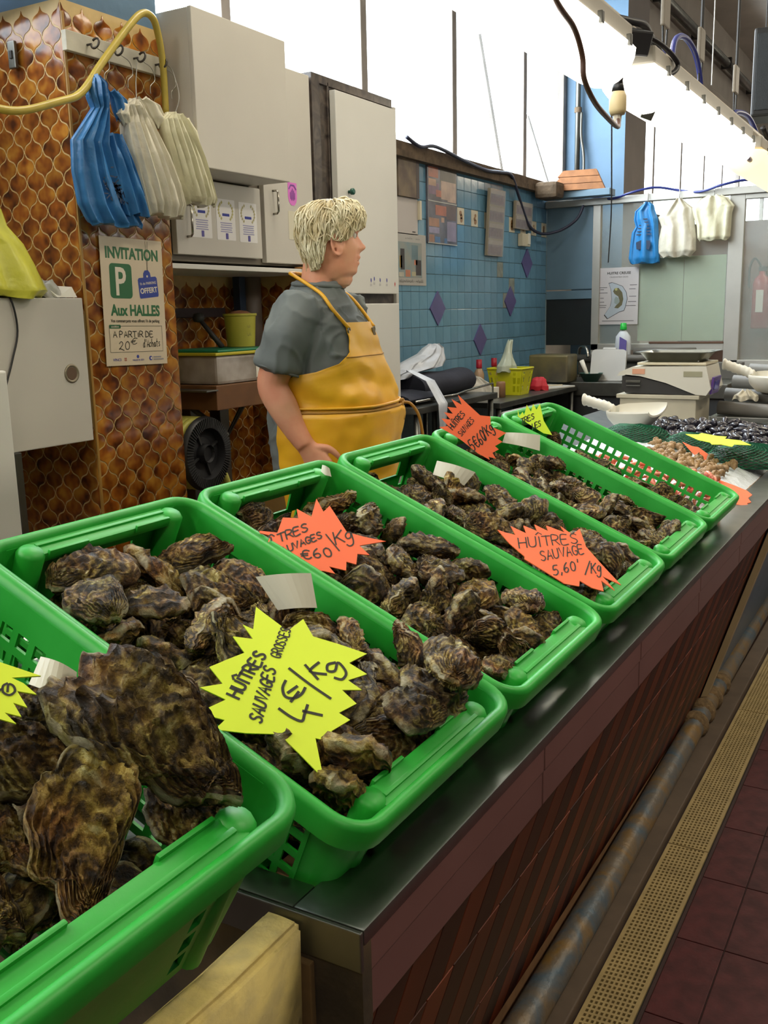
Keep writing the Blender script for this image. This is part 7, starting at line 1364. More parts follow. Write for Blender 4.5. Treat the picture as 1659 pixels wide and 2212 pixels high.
for k in range(6):
    flat('print', rrect(.05+.012*k, .010, .003), mat('dark_blue_print', (26, 48, 78), .5), b, on_y(-.01, -.046, -.12-.022*k))
flat('print', [(-.05, -.03), (.045, -.035), (.055, .0), (.05, .03), (-.02, .034), (-.055, .02)], MATS['dark_blue_print'], b, on_y(-.01, -.050, -.305))
far_bag('white_bag_bundle', -1.80, 2.195, [(0, 0, .0, .02, .02), (0, 0, -.03, .05, .03), (0, 0, -.07, .10, .035), (-.02, 0, -.12, .13, .04), (0, 0, -.19, .12, .045), (.0, 0, -.28, .135, .05), (.0, 0, -.37, .14, .05), (0, 0, -.41, .10, .03)], M_bagwhite, 'large white carrier bags in the middle of the far partition rail', 43)
far_bag('white_bag_bundle', -1.555, 2.20, [(0, 0, .0, .05, .02), (0, 0, -.02, .10, .03), (0, 0, -.08, .15, .04), (0, 0, -.13, .135, .04), (.01, 0, -.20, .12, .045), (.01, 0, -.29, .115, .045), (.01, 0, -.31, .10, .03)], M_bagcream, 'smaller white carrier bags hanging rightmost on the far partition rail', 47)
# beyond the right pane: extinguisher, brown panel, tube lamps
ex = empty('fire_extinguisher', (-1.47, 9.2, 1.22), label='red fire extinguisher with black hose seen through the right pane', cat='fire extinguisher')
MB().lathe([(.0, 0), (.07, 0), (.075, .01), (.075, .38), (.06, .43), (.025, .46), (.025, .49), (.0, .49)], 20).build('cylinder', mat('extinguisher_red', (150, 44, 44), .35), ex, smooth=True)
MB().bbox(-.03, .03, -.08, -.074, .14, .33, .002).build('label', M_paper, ex); MB().bbox(-.03, .04, -.02, .02, .49, .53, .004).build('valve', M_dark, ex)
MB().tube(spline([(.0, -.02, .52), (-.06, -.03, .60), (-.10, -.03, .52), (-.10, -.03, .35)]), .010, 8).build('hose', M_black, ex, smooth=True)
wb = MB().box(-2.2, -.5, 9.30, 9.36, 0, 2.15); struct('wall_booth', wb, mat('booth_brown', (122, 94, 80), .6, var=.3, scale=4))
MB().box(.0, .001, 0, .001, 0, .001)
t = empty('white_notice_board', (-1.22, 9.28, 1.35), label='pale board with grey edge behind the fire extinguisher', cat='board')
MB().bbox(-.10, .10, -.015, .015, -.25, .38, .004).build('board', M_white2, t); MB().bbox(.10, .13, -.02, .015, -.25, .38, .004).build('edge', M_steel_d, t)
M_tube = mat('lit_tube', (255, 255, 250), .3, emit=(255, 252, 236), estr=9.)
for k, (y, z, l) in enumerate(((11.0, 2.11, 'upper lit fluorescent tube seen through the right pane'), (9.24, 1.83, 'lower lit greenish fluorescent tube seen through the right pane'))):
    t = empty('tube_lamp', (-1.1 if k == 0 else -1.3, y, z), label=l, cat='lamp')
    MB().tube([(-.75, 0, 0), (.75, 0, 0)] if k == 0 else [(-.12, 0, 0), (.55, 0, 0)], .03 if k == 0 else .02, 10).build('tube', M_tube if k == 0 else mat('dim_tube', (226, 236, 180), .4, emit=(222, 236, 180), estr=.7), t, smooth=True)
    MB().bbox(-.76 if k == 0 else -.13, .76 if k == 0 else .56, -.02, .02, .026, .05, .003).build('housing', M_alu, t)

# ================================================================== work tables along the tiled wall
def table(name, x0, x1, y0, y1, z, label, rail=True):
    t = empty(name, ((x0+x1)/2, (y0+y1)/2, 0), label=label, cat='table'); cx, cy = t.location.x, t.location.y
    MB().bbox(x0-cx, x1-cx, y0-cy, y1-cy, z-.035, z, .004).build('top', M_steel_d, t)
    for x in (x0+.04, x1-.03):
        for y in (y0+.04, y1-.04): MB().tube([(x-cx, y-cy, 0), (x-cx, y-cy, z-.035)], .017, 10).build('leg', M_steel_d, t, smooth=True)
    MB().bbox(x0+.05-cx, x1-.04-cx, y0+.04-cy, y1-.04-cy, .30, .32, .003).build('lower_shelf', mat('shelf_grey', (70, 68, 62), .6), t)
    return t
t1 = table('steel_table', -2.84, -2.33, 4.38, 5.40, .945, 'near steel work table with raised rail below the tiled wall')
MB().tube([(.235, .48, .945), (.235, .48, 1.0), (.235, .1, .985), (.235, -.02, .975), (.235, -.5, .975)], .006, 8).build('guard_rail', M_chrome, t1, smooth=True)
t2 = table('steel_table', -2.84, -2.33, 5.44, 6.85, .875, 'lower steel work table farther along the tiled wall')
MB().tube([(.27, -.70, .80), (.27, -.10, .80)], .022, 10).build('towel_bar', M_alu, t2, smooth=True)
# on the near table
r_ = empty('rolled_mat', (-2.55, 5.02, .945), label='dark blue rolled apron lying on the near steel table', cat='cloth')
prof = [(.10*math.cos(a), .075+.072*math.sin(a)) for a in [2*math.pi*k/22 for k in range(22)]]
mb = MB(); loft(mb, [[Vector((px*(1+.05*math.sin(i*1.3)), -.33+.66*i/10, pz*(1-.03*math.cos(i)))) for px, pz in prof] for i in range(11)]); mb.build('roll', mat('navy_cloth', (38, 40, 54), .8, var=.2, scale=9, bump=.2, bscale=14), r_, ang=60)
mb = MB(); loft(mb, [[Vector((.02+.14*math.cos(a), -.62+.36*i/6, .035+.032*math.sin(a)*(1+.2*math.sin(i*2.)))) for a in [2*math.pi*k/18 for k in range(18)]] for i in range(7)]); mb.build('flap', MATS['navy_cloth'], r_, ang=60)
cb = empty('clear_bag', (-2.60, 4.95, 1.09), label='crumpled translucent plastic bag draped over the dark roll', cat='bag')
Mcb = mat('milky_plastic', (196, 200, 208), .3, var=.12, scale=12, bump=.35, bscale=24)
bag_part([(-.30, 0, -.02, .12, .06), (-.25, 0, .01, .14, .07), (-.05, .0, .03, .26, .08), (.0, .0, .06, .25, .07), (.10, .0, .10, .12, .05), (.13, 0, .13, .09, .04), (.14, 0, .15, .04, .02)], 7, .014, 51, mat_=Mcb, name='bag_body', parent=cb, M=Mb, sharp=1.3)
bag_part([(-.34, .10, .03, .03, .012), (-.34, .22, -.02, .045, .012), (-.36, .305, -.14, .05, .012), (-.38, .315, -.28, .03, .010), (-.385, .315, -.33, .012, .006)], 4, .005, 52, mat_=Mcb, name='hanging_end', parent=cb, M=Mb)
nb = empty('paper_heap', (-2.56, 5.45, .947), label='creased white paper heap between the dark roll and the yellow basket', cat='paper')
# on the lower table
nb.location = (-2.60, 5.62, .876)
bag_part([(0, 0, 0, .20, .10), (0, 0, .05, .20, .10), (-.02, 0, .10, .17, .09), (-.06, 0, .14, .10, .06), (-.12, 0, .17, .04, .02)], 9, .014, 61, mat_=mat('creased_paper', (196, 192, 182), .6, bump=.3, bscale=20), name='sheets', parent=nb, M=Mb, sharp=1.2)
def squeeze(x, y, label):
    t = empty('squeeze_bottle', (x, y, .876), label=label, cat='bottle')
    MB().lathe([(.0, 0), (.032, 0), (.034, .02), (.034, .14), (.022, .17), (.014, .18), (.0, .18)], 18).build('bottle', mat('amber_clear', (172, 140, 110), .25), t, smooth=True)
    MB().lathe([(.018, .178), (.020, .185), (.019, .235), (.0, .236)], 14).build('red_cap', mat('red_cap', (168, 24, 44), .35), t, smooth=True)
squeeze(-2.68, 5.90, 'left red-capped bottle behind the creased paper'); squeeze(-2.66, 6.10, 'right red-capped bottle behind the yellow basket')
bs = empty('yellow_basket', (-2.52, 6.05, .876), label='bright yellow slotted plastic basket on the lower steel table', cat='basket')
Mbk = mat('lemon_plastic', (206, 204, 30), .4)
def bk_side(w0, w1, h, rotz, d0, d1):
    xs = [-.5]+[v for k in range(7) for v in (-.42+.14*k-.045, -.42+.14*k+.045)]+[.5]; zs = [0, .02, .06, .075, .115, .13, h-.02, h]
    return MB().plate(xs, zs, lambda i, j: i % 2 == 1 and j in (1, 3, 5) and i in (1, 3, 11, 13), .003, lambda a, b, c: Matrix.Rotation(rotz, 3, 'Z') @ Vector((a*2*(w0+(w1-w0)*b/h), -(d0+(d1-d0)*b/h)+c, b)))
bk_side(.10, .125, .17, 0, .075, .10).build('side', Mbk, bs); bk_side(.10, .125, .17, math.pi, .075, .10).build('side', Mbk, bs)
bk_side(.075, .10, .17, math.pi/2, .10, .125).build('side', Mbk, bs); bk_side(.075, .10, .17, -math.pi/2, .10, .125).build('side', Mbk, bs)
MB().box(-.10, .10, -.075, .075, 0, .004).build('base', Mbk, bs)
MB().tube([(x, y, .172) for x, y in rr_loop(.128, .103, .02, 4)], .006, 6, closed=True).build('rim', Mbk, bs, smooth=True)
cb = empty('clear_bag', (-2.53, 6.0, 1.03), label='clear plastic bag rising out of the yellow basket', cat='bag')
bag_part([(.0, 0, 0, .09, .06), (0, 0, .04, .085, .055), (.02, 0, .08, .05, .035), (.03, 0, .12, .03, .018), (.05, 0, .17, .035, .012), (.07, 0, .20, .03, .01)], 5, .010, 71, mat_=mat('greenish_film', (178, 186, 166), .25, var=.15, bump=.3, bscale=30), name='bag_body', parent=cb, M=Mb, sharp=1.3)
rd = empty('red_cloth', (-2.46, 6.42, .876), label='crumpled bright red cloth right of the yellow basket', cat='cloth')
bag_part([(0, 0, 0, .06, .06), (0, 0, .03, .065, .06), (0, 0, .07, .045, .04), (0, 0, .085, .02, .02)], 6, .012, 81, mat_=mat('red_cloth', (190, 30, 44), .6), name='cloth', parent=rd, M=Mb, sharp=1.2)
wb_ = empty('white_tray', (-2.47, 6.60, .876), (0, 0, R(-20)), 'flat white sheet lying on the lower steel table', 'tray')
MB().bbox(-.12, .12, -.17, .17, 0, .012, .004).build('sheet', M_white2, wb_); MB().tube([(-.03, -.05, .016), (.06, .1, .016)], .006, 6).build('pen', M_motif, wb_)
cup = empty('small_items', (-2.52, 5.74, .876), label='white carton and brown jar standing at the edge of the lower table', cat='carton')
MB().bbox(-.03, .04, -.06, .03, 0, .07, .003).build('carton', M_paper, cup); MB().lathe([(0, 0), (.03, 0), (.03, .09), (.026, .1), (0, .1)], 14, Matrix.Translation((.03, .08, 0))).build('jar', mat('brown_jar', (140, 104, 72), .4), cup, smooth=True)
# sink block, cutting board, bleach, wash-up along the partition
sk = empty('sink_unit', (-2.1, 7.18, 0), label='grey steel sink unit running along the far partition', cat='sink')
MB().bbox(-.74, .82, -.30, .30, .80, .90, .005).build('top', M_steel_d, sk); MB().bbox(-.74, .82, .20, .29, .90, 1.02, .004).build('backsplash', mat('splash_grey', (96, 94, 88), .5, metal=.4), sk)
MB().bbox(-.73, -.30, -.30, -.28, 0, .80, .004).build('front', mat('sink_dark', (44, 46, 48), .6), sk)
MB().bbox(-.28, .80, -.28, -.26, 0, .80, .004).build('front', MATS['sink_dark'], sk)
MB().tube(spline([(-.40, .20, .90), (-.40, .20, 1.08), (-.36, .14, 1.14), (-.30, .08, 1.12), (-.28, .06, 1.06)]), .012, 10).build('tap', M_chrome, sk, smooth=True)
sb = empty('steel_basin', (-2.52, 6.88, .90), label='dull yellowish steel basin standing behind the red cloth', cat='basin')
MB().bbox(-.16, .14, -.10, .12, .0, .20, .015).build('tub', mat('stained_basin', (140, 128, 84), .4, rgb2=(90, 86, 76), scale=4, metal=.4), sb)
gb = empty('green_bowl', (-2.26, 6.95, .90), label='small dark green bowl beside the white cutting board', cat='bowl')
MB().lathe([(.0, 0), (.05, 0), (.085, .06), (.09, .062), (.08, .06), (.045, .008), (.0, .008)], 20, cap=False).build('bowl', mat('bottle_green', (54, 92, 80), .35), gb, smooth=True)
MB().tube([(-.02, 0, .03), (-.08, .02, .15)], [.012, .018], 10).build('spoon', M_paper, gb, smooth=True)
cbd = empty('cutting_board', (-2.16, 7.02, .90), (R(-12), 0, 0), 'white plastic cutting board leaning upright on the sink unit', 'cutting board')
n_ = rr_loop(.13, .115, .03, 5); MB().prism([(x+.0, y+.115) for x, y in n_], 0, .025, frame((0, .012, 0), (1, 0, 0), (0, 0, 1))).build('board', mat('white_hdpe', (198, 196, 190), .45, var=.05), cbd)
MB().bbox(-.05, .05, -.012, .012, .225, .245, .008).build('grip', MATS['white_hdpe'], cbd)
bl = empty('bleach_bottle', (-2.16, 7.40, 1.02), label='white bottle with green cap and purple label on the sink backsplash', cat='bottle')
MB().lathe([(.0, 0), (.058, 0), (.062, .012), (.062, .13), (.056, .19), (.03, .225), (.022, .23), (.022, .245), (.0, .245)], 24, Matrix.Diagonal((1, .6, 1, 1))).build('bottle', mat('bleach_white', (206, 210, 214), .35), bl, smooth=True)
MB().lathe([(.024, .24), (.026, .245), (.022, .29), (.0, .292)], 16).build('cap', mat('lime_cap', (40, 190, 70), .4), bl, smooth=True)
MB().prism([(-.025, 0), (.03, 0), (.034, .14), (-.02, .17)], 0, .003, on_y(.005, -.0385, .02)).build('label', mat('purple_label', (104, 92, 160), .4), bl)
for k, (x0, x1, y, z, r) in enumerate(((-2.50, -1.62, 7.36, 1.03, .028), (-2.30, -1.60, 7.30, .93, .03), (-2.08, -1.62, 7.42, 1.075, .03))):
    tag(MB().tube([(x0, y, z+r-.01), (x1, y, z+r-.01)], r, 12).build('grey_pole', mat('grey_awning_pole', (104, 100, 92), .55, var=.15), smooth=True), ('long grey pole lying on the sink backsplash', 'grey pole lying in front of the sink backsplash', 'short grey pole on top of the others by the partition')[k], 'pole', 'grey poles by the partition')
pw = empty('clear_bag', (-1.88, 7.0, .90), label='crumpled clear plastic bag on the sink unit left of the scale', cat='bag')
bag_part([(0, 0, 0, .09, .07), (0, 0, .05, .11, .08), (0, 0, .10, .09, .07), (0, 0, .14, .03, .03)], 7, .016, 91, mat_=mat('film_grey', (150, 150, 146), .2, var=.3, scale=20, bump=.5, bscale=30), name='bag_body', parent=pw, sharp=1.2)

# star cards and tags: frame and cut outline in metres, lettering positions in the card plane
CARDS = {"YELLOW_A":{"o":[-0.6203,0.8277,1.0253],"x":[0.7547,0.6072,-0.2485],"y":[-0.4062,0.7299,0.5497],"poly":[[-0.0378,0.1007],[-0.0242,0.0913],[-0.0061,0.0793],[0.0007,0.0707],[0.02,0.0948],[0.0333,0.0716],[0.0662,0.0664],[0.0996,0.0597],[0.0781,0.0421],[0.1,0.0305],[0.0775,0.0176],[0.0942,0.0073],[0.0707,0.0029],[0.0883,-0.0123],[0.0682,-0.0281],[0.0813,-0.035],[0.0605,-0.053],[0.0718,-0.0664],[0.0432,-0.0649],[0.0544,-0.1117],[0.0265,-0.0864],[0.0033,-0.0666],[-0.0321,-0.0714],[-0.0657,-0.0727],[-0.0565,-0.0593],[-0.0864,-0.0557],[-0.0583,-0.0338],[-0.0881,-0.0235],[-0.064,-0.0141],[-0.0811,0.005],[-0.0611,0.0201],[-0.0445,0.032],[-0.06,0.0519],[-0.0364,0.0531],[-0.0502,0.071],[-0.0378,0.067]],"texts":[["HU^TRES",[-0.0448,-0.0305],[0.00429,0.01071],[-0.0133,0.0042]],["SAUVAGES",[-0.0176,-0.0568],[0.00146,0.0098],[-0.0131,0.0046]],["GROSSES",[-0.0036,0.0316],[0.0015,0.00675],[-0.0113,0.002]]],"traces":[[[0.0009,-0.0354],[0.0147,-0.0434],[0.0267,-0.0464],[0.0292,-0.0377],[0.0319,-0.0252]],[[0.0278,-0.0334],[0.0486,-0.035]],[[0.005,0.0023],[0.0025,-0.0078],[0.006,-0.0179],[0.0153,-0.0189],[0.0241,-0.0119],[0.0278,-0.003]],[[0.0091,-0.0125],[0.0184,-0.0026]],[[0.0133,-0.0233],[0.0207,-0.0098]],[[0.0084,0.0198],[0.0326,0.0034],[0.0574,-0.0111]],[[0.0265,0.0282],[0.0417,0.0121]],[[0.0417,0.0349],[0.0321,0.0207],[0.0509,0.0204]],[[0.061,0.0387],[0.0527,0.0342],[0.053,0.0257],[0.0614,0.0273],[0.0642,0.0394],[0.071,0.0341],[0.0749,0.0256],[0.0703,0.0171],[0.0618,0.0174]]]},"ORANGE_B":{"o":[-0.8182,1.2029,1.0862],"x":[0.7519,0.6123,-0.2444],"y":[-0.3985,0.7174,0.5714],"poly":[[-0.0069,0.0906],[0.0058,0.0652],[0.0153,0.0808],[0.0451,0.0313],[0.0744,0.028],[0.1089,0.0275],[0.0658,0.0078],[0.0824,-0.0076],[0.0631,-0.0099],[0.0616,-0.0315],[0.046,-0.0298],[0.046,-0.0475],[0.0191,-0.0454],[0.0293,-0.0575],[0.0087,-0.0561],[0.0056,-0.0659],[-0.014,-0.0582],[-0.0338,-0.0474],[-0.0589,-0.0301],[-0.0766,-0.0186],[-0.0741,-0.0053],[-0.0898,-0.0043],[-0.0914,0.0001],[-0.0639,0.0031],[-0.0578,0.0364],[-0.0333,0.041],[-0.037,0.0603],[-0.013,0.0495]],"texts":[["TRES",[-0.06,-0.0162],[0.01255,0.01016],[-0.004,0.015]],["AUVAGES",[-0.0523,-0.0379],[0.00928,0.0075],[-0.004,0.0116]],["e60",[-0.0209,-0.0414],[0.01716,0.00681],[-0.0058,0.0159]],["Kg",[0.0285,0.0004],[0.01816,0.01216],[-0.0059,0.0231]]],"traces":[[[-0.0689,-0.0246],[-0.073,-0.0098]],[[-0.0761,-0.0105],[-0.0735,-0.0035],[-0.0685,-0.0055]],[[0.0116,0.0175],[0.0338,-0.0105]]]},"ORANGE_C":{"o":[-0.5807,1.6223,0.9917],"x":[0.7831,0.5687,-0.2517],"y":[-0.4482,0.7966,0.4056],"poly":[[-0.1113,0.0424],[-0.0966,0.0389],[-0.0772,0.0378],[-0.0837,0.0629],[-0.0551,0.0503],[-0.0576,0.0738],[-0.0317,0.0648],[-0.0344,0.0851],[-0.0089,0.0725],[-0.0105,0.0899],[0.0251,0.08],[0.0196,0.0982],[0.0397,0.0783],[0.0589,0.1035],[0.0619,0.0484],[0.0859,-0.0005],[0.1112,-0.0468],[0.0787,-0.033],[0.095,-0.0662],[0.0736,-0.0464],[0.0723,-0.0758],[0.0517,-0.0734],[0.0304,-0.0596],[0.0266,-0.0763],[-0.0003,-0.0775],[-0.0287,-0.0572],[-0.0684,-0.0298],[-0.0674,-0.0216],[-0.092,0.0074]],"texts":[["HU^TRES",[-0.0748,-0.0007],[0.02058,0.00921],[0.0007,0.0299]],["SAUVAGE",[-0.0359,-0.0249],[0.01415,0.00797],[-0.0003,0.0269]],["5,60'",[-0.0182,-0.061],[0.01512,0.00976],[0.0008,0.0263]],["/Kg",[0.0446,-0.0357],[0.01302,0.00484],[0.0054,0.0301]]],"traces":[]},"ORANGE_D":{"o":[-0.8816,1.9127,1.177],"x":[0.8859,0.4637,-0.0117],"y":[-0.1033,0.2218,0.9696],"poly":[[-0.0342,0.0753],[-0.026,0.0534],[-0.0481,0.0661],[-0.0366,0.0466],[-0.0573,0.049],[-0.045,0.0336],[-0.0643,0.0374],[-0.0505,0.0211],[-0.0703,0.0236],[-0.0552,0.0072],[-0.075,0.005],[-0.0414,-0.0146],[-0.0254,-0.0253],[0.009,-0.0532],[0.0341,-0.0672],[0.0319,-0.0602],[0.0479,-0.0649],[0.0401,-0.052],[0.0539,-0.0446],[0.0457,-0.0372],[0.0618,-0.028],[0.0513,-0.0211],[0.0701,-0.0087],[0.0367,0.0054],[0.0359,0.0276],[0.0139,0.03],[-0.0113,0.0534]],"texts":[["HU^TRES",[-0.046,-0.0016],[0.00463,0.00565],[-0.0092,0.0084]],["SAUVAGES",[-0.0267,-0.0156],[0.00383,0.00461],[-0.0083,0.0084]],["5e60",[-0.0011,-0.0495],[0.00847,0.0075],[-0.0128,0.0218]],["/Kg",[0.0238,-0.0223],[0.00807,0.00775],[-0.01,0.0176]]],"traces":[]},"YELLOW_E":{"o":[-0.9275,2.3967,1.1424],"x":[0.9112,0.412,0.0021],"y":[-0.0997,0.2157,0.9714],"poly":[[-0.0451,0.0314],[-0.0413,0.0117],[-0.033,0.024],[-0.0286,0.0144],[-0.0218,0.0423],[-0.0109,0.0236],[-0.0053,0.0448],[0.0035,0.029],[0.0124,0.0446],[0.022,-0.0003],[0.0438,-0.0385],[0.0218,-0.0338],[-0.0221,-0.0053],[-0.0452,0.0118]],"texts":[["TRES",[-0.0359,-0.009],[0.00974,0.00429],[-0.0016,0.014]],["UES",[-0.0067,-0.0223],[0.00849,0.00344],[-0.0016,0.014]]],"traces":[]},"YELLOW_F":{"o":[-0.6756,3.5269,0.9642],"x":[0.8636,0.4992,-0.07],"y":[-0.4976,0.8665,0.0403],"poly":[[-0.0906,0.0971],[-0.0429,0.1016],[-0.0184,0.142],[0.022,0.0878],[0.0552,0.0835],[0.0293,0.0306],[0.0783,0.0088],[0.0812,-0.085],[0.0212,-0.0888],[-0.003,-0.1368],[-0.0273,-0.1021],[-0.0633,-0.112],[-0.0561,-0.0679],[-0.0825,-0.0233]],"texts":[],"traces":[]},"ORANGE_H":{"o":[-0.5341,3.0937,0.8524],"x":[0.8653,0.5,-0.0354],"y":[-0.4921,0.8608,0.1295],"poly":[[-0.0017,0.1552],[0.0275,0.0993],[0.0488,0.0449],[0.0501,0.0021],[0.0254,-0.0304],[0.0203,-0.0715],[0.0037,-0.0822],[-0.0006,-0.1122],[-0.0323,-0.0937],[-0.0555,-0.1242],[-0.0414,-0.0639],[-0.0664,0.0185]],"texts":[],"traces":[]},"ORANGE_G":{"o":[-0.7602,3.6287,0.9008],"x":[0.8901,0.4496,0.075],"y":[-0.4258,0.7613,0.489],"poly":[[-0.0486,0.072],[-0.0207,0.0417],[0.0001,0.0321],[0.0264,-0.0166],[0.0594,-0.0652],[0.0434,-0.0692],[0.0259,-0.0791],[0.0158,-0.0591],[-0.0104,-0.0428],[-0.0296,0.0043]],"texts":[],"traces":[]},"YELLOW_I":{"o":[-0.6454,0.4829,1.1356],"x":[0.6973,0.6324,-0.3375],"y":[-0.4117,0.7387,0.5337],"poly":[[0.027,0.0226],[0.0053,0.0147],[0.0155,0.012],[0.0282,0.0042],[0.0127,0.0034],[0.0242,-0.0096],[0.0127,-0.0081],[0.0221,-0.0191],[0.0088,-0.0185],[0.02,-0.0263],[0.007,-0.0252],[0.0063,-0.0398],[-0.0067,-0.0359],[-0.0162,-0.0509],[-0.0278,-0.0397],[-0.0463,-0.0499],[-0.0493,-0.0337],[-0.073,-0.0313],[-0.0581,-0.0141],[-0.0779,0.0031],[-0.0573,0.0089],[-0.0615,0.0331],[-0.042,0.0259],[-0.0299,0.0525],[-0.0183,0.0296],[-0.0075,0.027]],"texts":[],"traces":[[[-0.0019,-0.002],[0.0008,0.0017]],[[0.0034,0.0079],[0.0011,0.0049],[0.0027,-0.0008],[0.008,-0.0022],[0.0112,0.0022],[0.0086,0.007],[0.0048,0.0075],[0.0057,0.0008]]]}}
TAGS = {"t1":{"o":[-0.7501,1.0316,1.0599],"x":[0.7906,0.6066,-0.0831],"y":[-0.1944,0.3774,0.9054],"poly":[[-0.0477,0.0197],[0.0277,0.0267],[0.0368,-0.021],[-0.0165,-0.0252]]},"t0":{"o":[-0.6699,0.5594,1.1136],"x":[0.6666,0.7149,-0.211],"y":[-0.2601,0.4884,0.833],"poly":[[-0.015,0.0203],[0.0176,0.0085],[0.0196,-0.0232],[-0.0219,-0.0053]]},"t3":{"o":[-0.8957,1.8324,1.0904],"x":[0.8549,0.5178,-0.0312],"y":[-0.1764,0.3467,0.9212],"poly":[[-0.0318,0.0283],[0.05,0.0033],[0.0228,-0.0292],[-0.041,-0.0023]]},"t4":{"o":[-0.9245,2.2976,1.103],"x":[0.8985,0.4391,-0.001],"y":[-0.128,0.2641,0.956],"poly":[[-0.0414,0.0208],[0.0464,0.0126],[0.0446,-0.0279],[-0.0499,-0.0054]]},"t2":{"o":[-0.9815,1.4774,1.1441],"x":[0.7939,0.6034,-0.0748],"y":[-0.1754,0.345,0.9221],"poly":[[-0.007,0.0121],[0.0068,0.0055],[0.0104,-0.0102],[-0.0102,-0.0074]]}}

# ================================================================== price stars and tags
M_yel = mat('fluo_yellow_card', (214, 236, 48), .55, var=.05, scale=10)
M_ora = mat('fluo_orange_card', (240, 104, 56), .55, var=.06, scale=10)
STAR = {'YELLOW_A': (M_yel, 'yellow star card reading HUÎTRES SAUVAGES GROSSES 4 €/Kg', .0042), 'ORANGE_B': (M_ora, 'orange star card wedged at the left rim of the second full crate', .0030),
        'ORANGE_C': (M_ora, 'large orange star card reading Huîtres sauvage 5,60 lying at a crate front', .0032), 'ORANGE_D': (M_ora, 'orange star card standing at the back corner of a far crate', .0030),
        'YELLOW_E': (M_yel, 'small yellow star card at the back of the farthest crate', .0026), 'YELLOW_F': (M_yel, 'yellow star card lying flat between net bags and mussels', .003),
        'ORANGE_H': (M_ora, 'orange star card lying on the steel beside the farthest crate', .003), 'ORANGE_G': (M_ora, 'orange star card leaning behind the whelks', .003), 'YELLOW_I': (M_yel, 'yellow star card in the nearest crate, cut by the left edge', .0040)}
for k, c in CARDS.items():
    m, lab, w = STAR[k]
    s = empty('price_star', c['o'], frame((0, 0, 0), c['x'], c['y']).to_euler(), lab, 'price card', 'star-shaped price cards')
    MB().prism(c['poly'], -.0016, 0).build('card', m, s)
    mb = MB(); I_ = Matrix.Identity(4)
    for q, (tx, o, dx, dy) in enumerate(c['texts']): handwrite(mb, tx, I_, o, dx, dy, min(w*.8, .26*Vector(dx).length), seed=q+3)
    for tr_ in c['traces']:
        P_ = spline([(a, b, 0) for a, b in tr_], 4) if len(tr_) > 2 else [Vector((a, b, 0)) for a, b in tr_]
        mb.ribbon([(v.x, v.y) for v in P_], w*(.8 if k != 'YELLOW_I' else .5), I_)
    if mb.v: mb.build('handwriting', M_ink, s)
TLAB = {'t1': 'white plastic tag at the right rim of the crate with the yellow star', 't0': 'white plastic tag at the back of the nearest crate', 't3': 'white plastic tag among oysters in the third full crate', 't4': 'cream plastic tag behind the orange star of a far crate', 't2': 'small curled paper tag at the back rim of the second full crate'}
M_tagw = mat('tag_plastic', (206, 204, 186), .4, var=.05)
for k, c in TAGS.items():
    s = empty('shell_tag', c['o'], frame((0, 0, 0), c['x'], c['y']).to_euler(), TLAB[k], 'tag')
    # slightly bowed sheet
    P_ = [Vector((a, b, 0)) for a, b in c['poly']]; mb = MB(); n = 8; vs = []
    for side in (0, .0009):
        for i in range(n+1):
            t = i/n; z = .010*math.sin(math.pi*t)*(1 if k != 't2' else .5)
            a = P_[0].lerp(P_[1], t); b = P_[3].lerp(P_[2], t); vs += [a+Vector((0, 0, z-side)), b+Vector((0, 0, z-side))]
    N_ = 2*(n+1); fs = []
    for i in range(n): fs += [(2*i, 2*i+1, 2*i+3, 2*i+2), (N_+2*i, N_+2*i+2, N_+2*i+3, N_+2*i+1), (2*i, 2*i+2, N_+2*i+2, N_+2*i), (2*i+1, N_+2*i+1, N_+2*i+3, 2*i+3)]
    fs += [(0, N_, N_+1, 1), (2*n, 2*n+1, N_+2*n+1, N_+2*n)]
    mb.add(vs, fs).build('sheet', M_tagw, s, smooth=False)

# ================================================================== fish bed beyond the crates
for (v, s, x, y, z, a, b, g) in MUSSELS:
    tag(inst('mussel', MUV[v], None, (x, y, z), (a, b, g), (s*1.14,)*3), 'black mussel in the pile beside the white scoop', 'mussel', 'mussels on the counter')
for (v, s, x, y, z, a, b, g) in WHELKS:
    tag(inst('whelk', WHV[v], None, (x, y, z), (a, b, g), (s, s, s)), 'tan whelk in the heap behind the farthest green crate', 'whelk', 'whelks on the counter')
def bed_z(x): return .822+(-.53-x)*(.083/1.02)
# crushed ice
mb = MB(); rnd = random.Random(2); nx, ny = 30, 70; vs = []
for i in range(nx+1):
    for j in range(ny+1):
        x = -.535-.74*i/nx; y = 2.83+1.80*j/ny
        e = min(1, .15+i/3.0, (nx-i)/2.5, .3+j/2.5, (ny-j)/2.5)
        vs.append((x, y, bed_z(x)+.001+e*(.032+.008*noise.noise(Vector((x*30, y*30, 0)))+.006*rnd.random())))
mb.add(vs, [(i*(ny+1)+j, (i+1)*(ny+1)+j, (i+1)*(ny+1)+j+1, i*(ny+1)+j+1) for i in range(nx) for j in range(ny)])
tag(mb.build('crushed_ice', mat('crushed_ice', (222, 228, 232), .25, var=.06, scale=60, bump=.6, bscale=120)), 'bed of white crushed ice under the whelks', 'ice', kind='stuff')
